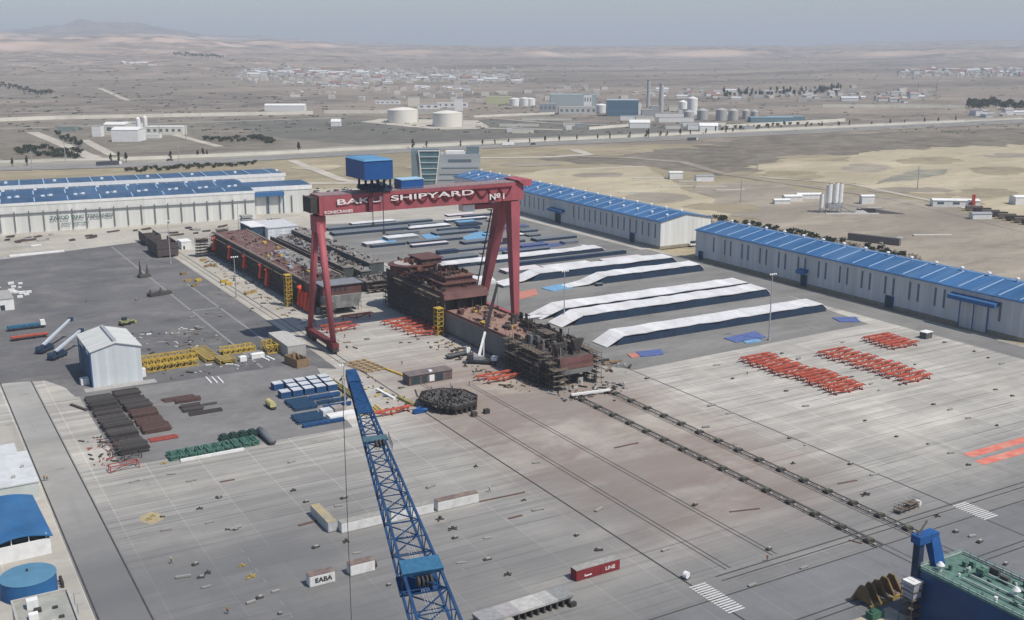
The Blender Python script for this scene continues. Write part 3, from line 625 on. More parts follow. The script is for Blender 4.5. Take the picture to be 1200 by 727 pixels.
    for i in range(26): x = random.uniform(36, 60); y = random.uniform(566, 604); s = random.uniform(.5, 1.6); m.box(x, x + s * 2, y, y + s, 0.02, s * .8)
    o = m.build('rubble_pile', WHT); tag(o, 'scatter of pale rubble and sheets beyond the small flat building', 'rubble', kind='stuff')
west()

# ------------------------------------------------------------------ gantry crane
def gantry():
    t = thing('gantry_crane', 'giant red gantry crane with white lettering and blue machinery house spanning the hulls', 'gantry crane', (149.5, 412, 0))
    ox, oy = 149.5, 412; L = lambda x, y, z: (x - ox, y - oy, z); Y0, Y1 = 405.8 - oy, 416.5 - oy; x0, x1 = 148.4 - ox, 241.5 - ox
    m = MB(); m.box(x0, x1, Y0, Y1, 54.5, 62); beam = m.build('main_girder', REDST, t)
    m = MB(); m.box(x0 + .3, x1 - .3, Y0 + .6, Y1 - .6, 62.01, 62.3); m.build('walkway', REDD, beam)
    for y in (Y0 + .2, Y1 - .2):
        m = MB(); m.bar((x0, y, 63.2), (x1, y, 63.2), .1); m.bar((x0, y, 62.7), (x1, y, 62.7), .06)
        for k in range(32): m.bar((x0 + k * 3, y, 62), (x0 + k * 3, y, 63.2), .08)
        m.build('handrail', REDD, beam)
    m = MB(); m.hexa([(x1, Y0 - 1.2, 60.5), (x1 + 3.4, Y0 - 1.2, 60.5), (x1 + 3.4, Y1 + 1.2, 60.5), (x1, Y1 + 1.2, 60.5), (x1 - 3.5, Y0 - 1.2, 63.2), (x1 + 3.4, Y0 - 1.2, 63.2), (x1 + 3.4, Y1 + 1.2, 63.2), (x1 - 3.5, Y1 + 1.2, 63.2)]); m.build('girder_end', REDST, t)
    m = MB(); m.box(x0 - 3.2, x0 - .02, Y0 + 1, Y1 - 1, 55.5, 61.5); m.build('end_platform', DARKST, t)
    # festoon cable loops under the rail
    LP = M('festoon_cable_red', (.10, .015, .02), var=.1)
    xs = 172.0 - ox + 7
    for k in range(10):
        xa = xs + k * 5.6; m = MB(); pts = [(xa + 5.6 * i / 8, Y0 - .45, 60.4 - 3.3 * math.sin(math.pi * i / 8) ** .8) for i in range(9)]
        for i in range(8): m.bar(pts[i], pts[i + 1], .42)
        m.build('festoon_loop', LP, t)
    m = MB(); m.box(xs, x1 - 6, Y0 - .5, Y0 - .25, 60.35, 60.75); m.build('festoon_rail', LP, t)
    # lettering
    def line(txt, xa, xb, z, size):
        o = text_mesh(txt, size, WLET, t, (xa - ox, Y0 - .62, z), (R(90), 0, 0), .04, 1.0, bold=.05 * size / 3.4)
        wdt = max(v.co.x for v in o.data.vertices) - min(v.co.x for v in o.data.vertices); o.scale = ((xb - xa) / wdt, 1, 1)
        return o
    line('BAKU', 155.2, 174.2, 58.4, 3.0); line('SHIPYARD', 178.5, 216.5, 58.4, 3.0); line('KONECRANES', 150.2, 162.0, 55.1, 1.7); line('№1', 224, 231.2, 55.6, 3.4)
    # rigid leg, right: two tapered box columns meeting under the girder
    for (yt, yb, wt, wb) in ((408.6, 406.0, 5.4, 2.9), (416.5, 437, 6.0, 2.9)):
        m = MB(); X = 237.5 - ox; p = []
        for y, z, wd in ((yb, 2.2, wb), (yt, 54.0, wt)):
            for sx, sy in ((-1, -1), (1, -1), (1, 1), (-1, 1)): p.append((X + sx * wd * .42, y - oy + sy * wd * .5, z))
        m.hexa(p); m.build('leg', REDST, t)
    m = MB()
    for k in range(9):
        z = 6 + k * 5.3; y = 437 - (437 - 416.5) * (z / 54) + 2.4 - oy; X = 234.0 - ox; m.box(X - 1.4, X + .6, y - .6, y + 1.4, z, z + .25); m.bar((X - 1.3, y + 1.3, z), (X - 1.3, y + 1.3, z + 1.1), .1)
        if k < 8: m.bar((X, y, z), (X, y - 2, z + 5.3), .5, .3)
    m.build('stair', DARKST, t)
    m = MB(); m.box(235.8 - ox, 239.2 - ox, 402 - oy, 441 - oy, 1.4, 3.4); m.build('bogie_beam', REDST, t)
    m = MB(); m.box(235 - ox, 240 - ox, 409 - oy, 413 - oy, 35, 37); m.build('leg_platform', REDD, t)
    # pendulum leg, left: slim tubular A frame
    for yb, yt in ((399.2, 409.6), (425.8, 412.6)):
        m = MB(); m.cyl((0, yb - oy, 4.4), (0, yt - oy, 54), 1.15, 1.6, 14); m.build('leg', REDST, t, True)
    m = MB(); m.box(-1.9, 1.9, 407.4 - oy, 414.6 - oy, 47.5, 54); m.build('leg_head', REDST, t)
    m = MB(); m.box(-1.3, 1.3, 396.5 - oy, 428.5 - oy, 2.6, 4.4); m.build('bogie_beam', M('dark_gantry_red', (.14, .03, .035), var=.3), t)
    for X in (0, 238 - ox):
        for yb in (398.5, 402.6, 421.6, 426.0) if X == 0 else (404, 410, 433, 439):
            b = MB(); b.box(X - 1.2, X + 1.2, yb - oy - 1.8, yb - oy + 1.8, .9, 2.6); bo = b.build('bogie', DARKST, t)
            for s in (-1, 1):
                c = MB(); c.cyl((X - .5, yb - oy + s * 1.0, .58), (X + .5, yb - oy + s * 1.0, .58), .55, n=12); c.build('wheel', BLACK, bo)
    # trolley and machinery house
    m = MB(); m.box(169.2 - ox, 179.3 - ox, Y0 - .8, Y1 + .8, 62.6, 64.4); m.build('trolley', M('trolley_dark_blue', (.02, .035, .07), var=.3), t)
    m = MB()
    for x in (170.4, 173.2, 175.8, 178.4):
        for y in (404.8, 411, 418): m.bar((x - ox, y - oy, 64.3), (x - ox, y - oy, 68.0), .7)
    m.bar((170.4 - ox, 404.8 - oy, 64.4), (178.4 - ox, 404.8 - oy, 67.8), .3); m.bar((178.4 - ox, 404.8 - oy, 64.4), (170.4 - ox, 404.8 - oy, 67.8), .3)
    m.build('house_support', MATS['trolley_dark_blue'], t)
    m = MB(); m.extr_y([(165.2 - ox + dx, z) for dx, z in ((0, 68), (12.2, 68), (12.2, 75.4), (0, 75.4))], 399.6 - oy, 419 - oy); h = m.build('machinery_house', BLUEP, t)
    m = MB(); m.hexa([(165 - ox, 399.3 - oy, 75.42), (177.6 - ox, 399.3 - oy, 75.42), (177.6 - ox, 419.3 - oy, 75.42), (165 - ox, 419.3 - oy, 75.42), (166.2 - ox, 400.4 - oy, 76.0), (176.4 - ox, 400.4 - oy, 76.0), (176.4 - ox, 418 - oy, 76.0), (166.2 - ox, 418 - oy, 76.0)])
    m.build('house_roof', M('light_blue_roof', (.10, .25, .42), var=.1), h)
    m = MB(); m.box(184.5 - ox, 194.5 - ox, 407.5 - oy, 414.5 - oy, 62.4, 66.0); c = m.build('electrical_house', BLUEP, t)
    m = MB(); m.box(184.3 - ox, 194.7 - ox, 407.3 - oy, 414.7 - oy, 66.01, 66.35); m.build('house_roof', M('pale_blue_edge', (.30, .48, .60), var=.1), c)
    m = MB(); m.box(168.6 - ox, 170.2 - ox, Y0 - 1.6, Y0 - .7, 54.6, 60.5); m.build('trolley_frame', M('trolley_frame_dark', (.13, .03, .045), var=.3), t)
    for x, zl in ((170.2, 48.5), (174.8, 45.2)):
        m = MB(); m.cyl((x - ox, Y0 - 1.6, zl + 1.6), (x - ox, Y0 - 1.6, 62.6), .16, n=6); ro = m.build('hoist_rope', DARKST, t)
        m = MB(); m.box(x - ox - .5, x - ox + .5, Y0 - 1.9, Y0 - 1.3, zl, zl + 1.7); m.build('hook_block', DARKST, t)
    # red operator cab under the right end
    m = MB(); m.box(219 - ox, 229 - ox, 409 - oy, 413 - oy, 51.3, 53.3); m.build('under_carriage', REDST, t)
    m = MB(); m.box(213.5 - ox, 218.9 - ox, 408.5 - oy, 413 - oy, 50.8, 53.6); m.build('operator_cab', WHT, t)
gantry()

# ------------------------------------------------------------------ blue lattice jib in front
def jib_crane():
    tip = Vector((55.2, 141, 74.4)); c2 = Vector((48.0, 100, 57.5)); d = (c2 - tip) / 41.0     # per metre of y
    hinge = tip + d * 80
    t = thing('jib_crane', 'tall blue lattice boom crane in the foreground reaching up past the storage yard', 'crane', (hinge.x + 2, hinge.y - 4, 0)); o = Vector(t.location)
    def C(s): return tip + d * s - o     # s = metres of y from tip
    ax = d.normalized(); side = ax.cross(Vector((0, 0, 1))).normalized(); side = -side if side.x < 0 else side
    nrm = side.cross(ax).normalized(); nrm = -nrm if nrm.z < 0 else nrm
    def wid(s): return (1.15 + (4.35 - 1.15) * min(1, s / 36.0)) * (1 if s < 36 else 1 + (s - 36) * .012)
    def dep(s): return wid(s) * .72
    def pt(s, i, j): return C(s) + side * (i * wid(s) / 2) + nrm * (j * dep(s) / 2)
    bays = [2.5]; 
    while bays[-1] < 78: bays.append(bays[-1] + .55 * wid(bays[-1]) + .35)
    for i in (-1, 1):
        for j in (-1, 1):
            m = MB()
            for a, b in zip(bays[:-1], bays[1:]): m.bar(pt(a, i, j), pt(b, i, j), .17 + .008 * wid(a) * 4)
            m.build('chord', BOOMB, t)
    for nm, (i0, j0), (i1, j1) in (('top_lacing', (-1, 1), (1, 1)), ('bottom_lacing', (-1, -1), (1, -1)), ('side_lacing', (-1, -1), (-1, 1)), ('side_lacing', (1, -1), (1, 1))):
        m = MB()
        for k, (a, b) in enumerate(zip(bays[:-1], bays[1:])):
            th = .085 + .012 * wid(a)
            if k % 2: m.bar(pt(a, i0, j0), pt(b, i1, j1), th)
            else: m.bar(pt(a, i1, j1), pt(b, i0, j0), th)
            m.bar(pt(a, i0, j0), pt(a, i1, j1), th * .8)
        m.build(nm, BOOMB, t)
    def blk(name, s0, s1, ex, mat, z0=-.6, z1=.6):
        m = MB(); p = []
        for zz in (z0, z1):
            for s, i in ((s0, -1), (s0, 1), (s1, 1), (s1, -1)): p.append(C(s) + side * (i * wid(s) / 2 * ex) + nrm * (zz * dep(s)))
        m.hexa(p); return m.build(name, mat, t)
    blk('boom_head', 0, 2.6, 1.25, BOOMB, -.75, .7)
    for i in (-.3, .3):
        m = MB(); c = C(.6) + nrm * -.2; m.cyl(c + side * (i - .12), c + side * (i + .12), .75, n=16); m.build('sheave', DARKST, t)
    blk('head_plating', 2.6, 9, 1.02, BOOMB, .42, .52)
    blk('sheave_platform', 13.6, 14.6, 1.35, M('platform_teal', (.05, .10, .13), var=.3), .5, .62)
    for i in (-.35, 0, .35):
        m = MB(); c = C(15.2) + nrm * 1.2 + side * (i * 1.4 + .3); m.cyl(c - side * .1, c + side * .1, .5, n=14); m.build('sheave', DARKST, t)
    m = MB(); 
    for k in range(5): 
        c = C(13.6 + k * .5) + side * (wid(14) * .8); m.bar(c, c + nrm * 1.4, .07)
    m.build('platform_rail', BOOMB, t)
    blk('drum_frame', 34.2, 36.2, 1.12, M('drum_frame_blue', (.03, .12, .22), var=.2, scale=2), .46, .66); blk('cross_beam', 33.9, 36.4, 1.16, BOOMB, -.5, -.38)
    for i in (-1, -.33, .33, 1):
        m = MB(); c = C(36.9) + nrm * 1.3 + side * (i * .75); m.cyl(c - side * .12, c + side * .12, .62, n=14); m.build('sheave', DARKST, t)
    m = MB()
    for i in (-.25, -.1, .1, .25): m.bar(C(3) + side * i * .8 + nrm * .3, C(76) + side * i * 3 + nrm * .6, .05)
    m.build('luffing_rope', GREYST, t)
    hd = C(.4) - side * .8
    m = MB(); m.cyl(hd + Vector((-.55, 0, -66)), hd + Vector((-.55, 0, 0)), .055, n=5); m.build('hoist_rope', DARKST, t)
    m = MB(); m.cyl(hd + Vector((-.55, 0, -66.3)), hd + Vector((-.55, 0, -64.8)), .35, n=8); m.build('hook_block', DARKST, t)
    # floodlight mast beside the head
    # slewing tower and portal under the hinge
    h = hinge - o
    m = MB(); m.box(-5, 7, -14, 3.5, 33, 40); m.build('machinery_house', BLUEP, t)
    m = MB(); m.cyl((0, -4, 9), (0, -4, 33), 2.6, 2.2, 20); m.build('tower', BOOMB, t)
    m = MB(); m.box(-6, 6, -10, 2, 7.5, 9); m.build('portal_deck', BOOMB, t)
    for x in (-5, 5):
        for y in (-9, 1):
            m = MB(); m.bar((x, y, 1), (x * .8, y, 8), 1.2); m.build('portal_leg', BOOMB, t)
            m = MB(); m.box(x - .6, x + .6, y - 2, y + 2, .05, 1.2); m.build('bogie', DARKST, t)
    m = MB(); m.bar((-1, -8, 40), (0, -2, 58), .6); m.bar((3, -8, 40), (1, -2, 58), .6); m.bar((0, -2, 57.5), (1, -2, 57.5), .6); m.build('a_frame', BOOMB, t)
jib_crane()

# ------------------------------------------------------------------ scaffolding helper
def scaffold(t, x0, x1, y0, y1, z1, nx, ny, dz=2.0, face='x', name='scaffold', jit=0, hole=.12):
    """open tube scaffold along one face; tubes in one part, planks in another"""
    m = MB(); pl = MB(); rr = random.Random(int(x0 * 7 + y0 * 3))
    xs = [x0 + (x1 - x0) * i / max(1, nx - 1) for i in range(nx)]; ys = [y0 + (y1 - y0) * i / max(1, ny - 1) for i in range(ny)]
    for x in xs:
        for y in ys: m.bar((x, y, .02), (x, y, z1 + rr.uniform(-.8, 1.2) * (1 if jit else .3)), .11)
    z = dz
    while z <= z1:
        for x in xs: m.bar((x, y0 - .2, z), (x, y1 + .2, z), .09); m.bar((x, y0 - .2, z + 1.0), (x, y1 + .2, z + 1.0), .06)
        for y in ys: m.bar((x0 - .2, y, z), (x1 + .2, y, z), .09)
        for a, b in zip(ys[:-1], ys[1:]):
            if rr.random() > hole: pl.box(x0, x1, a + .05, b - .05, z + .06, z + .12) if face == 'x' else None
        if face == 'y':
            for a, b in zip(xs[:-1], xs[1:]):
                if rr.random() > hole: pl.box(a + .05, b - .05, y0, y1, z + .06, z + .12)
        z += dz
    if face == 'x':
        for k, (a, b) in enumerate(zip(ys[:-1], ys[1:])):
            if k % 2 == 0: m.bar((x0 - .05, a, 0), (x0 - .05, b, z1), .07)
    s = m.build(name, SCAF, t); s['kind'] = 'stuff'
    if pl.v: pl.build('planks', PLANK, s)['kind'] = 'stuff'
    return s
def loc(t): return Vector(t.location)

# ------------------------------------------------------------------ main hull (ship under construction)
def main_hull():
    t = thing('ship_hull', 'unfinished ship with rust brown superstructure and scaffolded stern by the right leg', 'ship', (202, 314, 0))
    W = 20.5
    # local: x 0..W, y 0..190 (0 = near end)
    m = MB(); m.extr_x([(33, 1.2), (91, 1.2), (91, 9.6), (33, 10.2)], 0, .5); m.build('side_plating', HULLG, t)
    m = MB(); m.box(.5, W, 33, 91, 1.2, 9.3); m.build('hull_block', HULLG, t)
    m = MB(); m.hexa([(-.2, 32, 9.7), (W, 32, 9.7), (W, 91, 9.1), (-.2, 91, 9.1), (-.2, 32, 10.3), (W, 32, 10.3), (W, 91, 9.7), (-.2, 91, 9.7)]); dk = m.build('deck', PRIMD, t)
    m = MB(); m.bar((-.1, 32, 10.7), (-.1, 91, 10.1), .35, .9); m.bar((W - .3, 32, 10.7), (W - .3, 91, 10.1), .35, .8); m.build('bulwark', PRIM, t)
    rr = random.Random(3)
    for k in range(26):
        x = rr.uniform(1.5, W - 2); y = rr.uniform(36, 88); s = rr.uniform(.4, 1.3); m = MB(); m.box(x, x + s * rr.choice((1, 2.5)), y, y + s * rr.choice((1, 3)), 10.1, 10.5 + s * .7); m.build('deck_fitting', rr.choice((PRIM, DARKST, DARKST, YELP)), dk)
    # keel blocks under the hull
    m = MB(); [m.box(x, x + 2, y, y + 1.2, 0.02, 1.2) for x in (1, 9, 17) for y in range(36, 190, 6)]
    # tall amidships section
    m = MB(); m.extr_x([(91, 1.2), (150, 1.2), (152, 17.6), (130, 16.6), (91, 16.8)], 0, .5); m.build('side_plating', HULLD, t)
    m = MB(); m.box(.5, W + .5, 95, 151, 1.2, 16.2); m.build('hull_block', HULLD, t)
    m = MB(); m.box(-.12, -.01, 91, 150, 2.2, 6.8); m.build('lower_strake', HULLG, t)
    m = MB(); m.box(W - .3, W + .2, 91, 95, 1.2, 16.4); m.build('side_frame', HULLD, t)
    for x in (7, 13.5, 18): m = MB(); m.box(x, x + .35, 91.3, 95, 9.8, 14.6); m.build('pillar', DARKST, t)
    m = MB(); m.hexa([(-.3, 90, 14.4), (W + .6, 90, 14.4), (W + .6, 98, 14.4), (-.3, 98, 14.4), (-.3, 92, 17.4), (W + .6, 92, 17.4), (W + .6, 98, 17.4), (-.3, 98, 17.4)]); m.build('visor', PRIM, t)
    m = MB(); m.hexa([(0, 98, 16.3), (W, 98, 16.3), (W, 134, 16.3), (0, 134, 16.3), (0, 98, 16.9), (W, 98, 16.9), (W, 134, 16.9), (0, 134, 16.9)]); m.build('upper_deck', DARKST, t)
    def house(x0, x1, y0, y1, z0, z1, mat=PRIM, win=True, nm='deckhouse', ov=.8):
        m = MB(); m.box(x0, x1, y0, y1, z0, z1); h = m.build(nm, mat, t)
        m = MB(); m.box(x0 - ov, x1 + ov, y0 - ov, y1 + ov, z1 + .01, z1 + .4); m.build('deck_edge', PRIM, h)
        if win:
            n = max(2, int((x1 - x0) / 2.6))
            for k in range(n):
                x = x0 + (x1 - x0) * (k + .5) / n; m = MB(); m.box(x - .55, x + .55, y0 - .12, y0 - .01, z0 + .9, z1 - .7); m.build('opening', DOORD, h)
            n = max(2, int((y1 - y0) / 4))
            for k in range(n):
                y = y0 + (y1 - y0) * (k + .5) / n; m = MB(); m.box(x0 - .12, x0 - .01, y - .7, y + .7, z0 + .9, z1 - .7); m.build('opening', DOORD, h)
        return h
    house(4, W - .5, 99, 119, 17.0, 19.0); house(6, W - 1.5, 101, 116, 19.45, 21.4)
    m = MB(); m.box(5.4, W - 1, 100.4, 116.6, 21.85, 22.1); m.build('deckhouse_roof', M('primer_roof', (.19, .105, .09), var=.2, scale=.2, line=(0, 3.4, .06, .35)), t)
    house(2, W - 1, 122, 133, 17.0, 18.6, HULLD, True)
    # round fore deck (forecastle) with pale inside
    m = MB(); c = (W / 2 - .5, 142); n = 26; R1 = 11.5
    m.prism([(c[0] + R1 * math.cos(2 * math.pi * i / n), c[1] + 8.5 * math.sin(2 * math.pi * i / n)) for i in range(n)], 16.4, 20.6); fo = m.build('forecastle', PRIM, t)
    m = MB(); m.prism([(c[0] + (R1 + 1) * math.cos(2 * math.pi * i / n), c[1] + 9.3 * math.sin(2 * math.pi * i / n)) for i in range(n)], 20.61, 21.1); m.build('deck_edge', PRIM, fo)
    m = MB(); m.prism([(c[0] - 4 + 5.5 * math.cos(2 * math.pi * i / n), c[1] + 6.2 * math.sin(2 * math.pi * i / n)) for i in range(n)], 21.12, 21.4); m.build('fresh_deck', M('bare_deck', (.42, .37, .34), var=.1), fo)
    house(c[0] + .5, c[0] + 10.5, 134, 147, 21.15, 23.6, PRIM)
    for k in range(22):
        x = rr.uniform(1, W - 1); y = rr.uniform(99, 133); s = rr.uniform(.5, 1.8); z = 16.92; m = MB(); m.box(x, x + s, y, y + s * 1.6, z, z + .6 + s * .6); m.build('deck_fitting', rr.choice((PRIM, DARKST, DARKST, GREYST)), t)
    # scaffold along the dark side
    scaffold(t, -2.2, -.9, 93, 151, 15.5, 2, 24, 2.2)
    # near end: flat stern block with gap below
    m = MB(); m.hexa([(.8, 33, 1.2), (W - .8, 33, 1.2), (W - .8, 12, 3.6), (.8, 12, 3.6), (.2, 33, 11.5), (W - .2, 33, 11.5), (W - .2, 0, 11.5), (.2, 0, 11.5)]); 
    def tap(y): return .2 + .6 * (33 - y) / 33, W - .2 - 5.6 * ((33 - y) / 33) ** 1.3
    m = MB(); pr = [(33, 1.2, 10.6), (18, 1.5, 10.6), (9, 4.2, 10.6), (1.0, 6.6, 10.6)]
    for (ya, za, zt), (yb, zb, zt2) in zip(pr[:-1], pr[1:]):
        a0, a1 = tap(ya); b0, b1 = tap(yb); m.hexa([(a0, ya, za), (a1, ya, za), (b1, yb, zb), (b0, yb, zb), (a0, ya, zt), (a1, ya, zt), (b1, yb, zt2), (b0, yb, zt2)])
    m.build('stern_block', HULLD, t); WW = W; W = 14.8
    m = MB(); m.hexa([(.4, -.25, 6.9), (W - .2, -.25, 6.9), (W - .2, -.05, 6.7), (.4, -.05, 6.7), (.4, .45, 10.9), (W - .2, .45, 10.9), (W - .2, 1.4, 10.9), (.4, 1.4, 10.9)]); m.build('stern_plate', PRIM, t)
    m = MB(); m.hexa([(1.6, .6, 4.7), (W - .4, .6, 4.7), (W - .4, 2.2, 4.6), (1.6, 2.2, 4.6), (.4, -.3, 6.7), (W - .2, -.3, 6.7), (W - .2, .3, 6.6), (.4, .3, 6.6)]); m.build('stern_strake', M('pale_primer', (.36, .36, .34), var=.1), t)
    for k in range(20):
        x = rr.uniform(1, W - 2); y = rr.uniform(4, 33); hh = rr.uniform(.8, 3.6); s = rr.uniform(.3, 1.6); m = MB(); m.box(x, x + s, y, y + rr.uniform(.3, 2), 10.6, 10.6 + hh); m.build('block_frame', rr.choice((DARKST, DARKST, PRIM, HULLG)), t)
    for x, y, s in ((3.2, 6, 1), (12.6, 8, 1.2)):     # flared fairing wings on deck
        m = MB(); m.hexa([(x - .8, y - .5, 10.6), (x + .8, y - .5, 10.6), (x + .8, y + .5, 10.6), (x - .8, y + .5, 10.6), (x - 2.1 * s, y - 1, 15.2), (x + 2.1 * s, y - 1, 15.2), (x + 2.1 * s, y + 1, 15.2), (x - 2.1 * s, y + 1, 15.2)]); m.build('ventilator_trunk', DARKST, t)
    scaffold(t, -3.6, -.4, 1, 35, 12.6, 3, 15, 1.9, jit=1, hole=.2); scaffold(t, -5.2, -3.8, 6, 30, 8.5, 2, 10, 1.9, jit=1, hole=.35)
    scaffold(t, W + .3, W + 2.6, -1, 36, 12, 2, 14, 1.9, jit=1); scaffold(t, 1, W, 3, 6, 3.4, 8, 2, 1.8, face='y'); scaffold(t, 4, W - 2, 22, 30, 14.2, 7, 4, 2.0, face='y', jit=1, hole=.4); scaffold(t, -3.8, 2.5, -2.4, .4, 9.0, 4, 2, 1.9, face='y', jit=1)
    W = WW; m = MB(); rng_ = range(0, 148, 7)
    for y in rng_:
        for x in (1.5, 9.5, 17.0): m.box(x, x + 2, y + 2, y + 3.4, .02, 1.18 if y > 14 else 2.4)
    k = m.build('keel_blocks', GREYB, t); k['kind'] = 'stuff'
main_hull()

def left_hull():
    t = thing('ship_hull', 'long dark hull with orange side plates and red deck, left of the gantry', 'ship', (165.5, 462, 0)); W = 20
    m = MB(); m.extr_x([(8, 3.4), (30, 1.2), (172, 1.2), (172, 11.6), (30, 13.2), (0, 13.2), (0, 9)], 0, W); m.build('hull_block', HULLD, t)
    m = MB(); m.box(-.15, -.01, 30, 170, 1.3, 3.6); m.build('boot_top', M('dark_blue_bottom_paint', (.02, .035, .085), var=.2), t)
    m = MB(); m.box(1, W - 1, 28, 171, 13.0, 13.35); m.build('deck', M('oxide_red_deck', (.15, .07, .062), var=.3, scale=.3, dirt=(.23, .18, .15), dirtamt=.8, dscale=.12, line=(1, 4, .05, .4)), t)
    m = MB(); m.box(-.3, .8, 20, 171, 12.8, 13.7); m.box(W - .8, W + .3, 20, 171, 12.8, 13.7); m.build('coaming', M('dusty_brown_steel', (.22, .18, .15), var=.25), t)
    OR = M('orange_red_plate', (.60, .065, .03), var=.2, scale=.4, dirt=(.40, .10, .07), dirtamt=.4, dscale=.3)
    for y, wd, z0, z1 in ((2.5, 4, 1.2, 7), (7.3, 4, .9, 8.5), (12.0, 3.6, 1.2, 8), (16.4, 3, 1.6, 9.4), (32, 3, 1.6, 8.5), (65, 3.4, 1.5, 9.0), (75, 3.4, 3.5, 9.6), (103, 3.2, 4, 9.6), (131, 3.2, 4, 10), (162, 3.6, 4, 10.4)):
        m = MB(); m.hexa([(-2.6, y, z0), (-.16, y, z0), (-.16, y + wd, z0), (-2.6, y + wd, z0), (-1.6, y + .3, z1), (-.16, y + .3, z1), (-.16, y + wd - .3, z1), (-1.6, y + wd - .3, z1)]); m.build('orange_plate', OR, t)
        m = MB(); m.cyl((-1.6, y + wd / 2, z1 - .3), (-.2, y + wd / 2, z1 + .8), 1.6, 1.2, 10) if y > 30 or abs(y - 16.4) < .1 else m.box(-1.2, -.2, y + .5, y + wd - .5, z1, z1 + .6); m.build('plate_cap', OR, t)
    m = MB(); m.box(2, W + .5, -4, 6, 9.4, 13.9); m.build('stern_house', PRIM, t)
    m = MB(); m.box(1.4, W + 1.2, -4.8, 7, 13.92, 14.3); m.build('stern_house_roof', M('grey_blue_deck', (.20, .21, .23), var=.15), t)
    for k in range(4): m = MB(); m.box(5 + k * 2.4, 6.2 + k * 2.4, -4.15, -4.01, 11.3, 12.6); m.build('opening', DOORD, t)
    m = MB(); m.hexa([(4, -4, 3.2), (W - 1, -4, 3.2), (W - 1, 8, 2.6), (4, 8, 2.6), (2.2, -5, 9.3), (W + .3, -5, 9.3), (W + .3, 8, 9.3), (2.2, 8, 9.3)]); m.build('stern_plating', M('grey_primer_patchy', (.30, .30, .29), var=.35, scale=.4, dirt=(.10, .095, .09), dirtamt=.7, dscale=.25), t)
    scaffold(t, -1.6, -.6, 20, 172, 12.0, 2, 48, 2.2); scaffold(t, W + .3, W + 1.8, 0, 60, 10.5, 2, 20, 2.0); scaffold(t, 0, 6, -8, -5, 5.5, 4, 3, 1.8, face='y', jit=1)
    rr = random.Random(8)
    for k in range(24):
        x = rr.uniform(2, W - 3); y = rr.uniform(30, 90) if k < 18 else rr.uniform(90, 165); s = rr.uniform(.5, 2); m = MB(); m.box(x, x + s, y, y + s * 2, 13.36, 13.6 + s * .4); m.build('deck_fitting', rr.choice((DARKST, GREYST, PRIM, YELP)), t)
    # grey open hold region on deck
    for y in range(30, 92, 6):
        m = MB(); m.box(W - 9, W - .5, y, y + 4.8, 13.37, 13.8); m.build('hatch', M('hatch_grey', (.24, .235, .22), var=.2), t)
    m = MB(); [m.box(x, x + 2, y, y + 1.4, .02, 1.15 if y > 18 else 2.6) for x in (1.5, 9, 16.4) for y in range(4, 170, 7)]; m.build('keel_blocks', GREYB, t)['kind'] = 'stuff'
left_hull()

def barge():
    t = thing('barge_hull', 'flat grey unfinished barge in three long strips between the two ship hulls', 'barge', (202, 493, 0))
    BG = M('barge_deck', (.215, .20, .18), var=.3, scale=.2, dirt=(.30, .25, .2), dirtamt=.5, dscale=.08, line=(1, 6, .03, .4)); BS = M('barge_side', (.085, .10, .095), var=.3, scale=.25, line=(1, 4, .05, .4), stretch=(1, 1, .4))
    for x0, x1, z, y0, y1 in ((.2, 6.0, 7.8, 28, 135), (6.5, 12, 6.6, 20, 170), (13.8, 22, 9.2, 26, 195)):
        m = MB(); m.box(x0, x1, y0, y1, 1.2, z); b = m.build('hull_strip', BS, t)
        m = MB(); m.box(x0 - .2, x1 + .2, y0 - .4, y1 + .4, z + .01, z + .45); m.build('deck', BG, b)
        rr = random.Random(int(x0 * 3))
        for k in range(12):
            x = rr.uniform(x0 + .5, x1 - 2.2); y = rr.uniform(y0 + 3, y1 - 6); m = MB(); m.box(x, x + rr.uniform(.5, 2), y, y + rr.uniform(.5, 5), z + .46, z + rr.uniform(.8, 1.6)); m.build('deck_fitting', rr.choice((DARKST, GREYST, DARKST)), b)
        for k in range(int((y1 - y0) / 8)):
            m = MB(); m.box(x0 - .15, x0 - .01, y0 + k * 8, y0 + k * 8 + .5, 1.3, z); m.build('side_rib', DARKST, b) if x0 < 1 else None
    m = MB(); m.box(12.21, 13.58, 28, 168, 1.2, 4.6); m.build('trough', DARKST, t)
    m = MB(); m.box(1, 20, 3, 17, 1.4, 5.2); m.build('end_frame', DARKST, t)
    for k, x in enumerate((1, 5.2, 9.4, 13.6, 17)): m = MB(); m.box(x, x + 3.8, 0, 11 + k % 3 * 2, 5.22 + .2 * (k % 2), 5.7 + .2 * (k % 2)); m.build('end_plate', BG, t)
    for x in (2, 6, 10, 14, 18): m = MB(); m.box(x, x + .8, 1, 2, .03, 5.2); m.build('prop', DARKST, t)
    scaffold(t, 1, 20, -2.4, -.4, 4.4, 8, 2, 1.8, face='y'); scaffold(t, -1.4, -.4, 24, 110, 7, 2, 24, 2.0)
    t = thing('bulkhead_section', 'tall dark ribbed steel side section standing between left hull and barge', 'hull section', (193, 540, 0))
    m = MB(); m.box(0, .8, 0, 72, .3, 11.6); m.build('plate', HULLD, t)
    m = MB()
    for k in range(18): m.box(.81, 2.2, 2 + k * 4, 2.5 + k * 4, .3, 11.4)
    m.build('rib', DARKST, t)['kind'] = 'stuff'
    m = MB(); m.box(.85, 5.5, 1, 70, .1, .28); m.build('base_plating', BG, t)
barge()

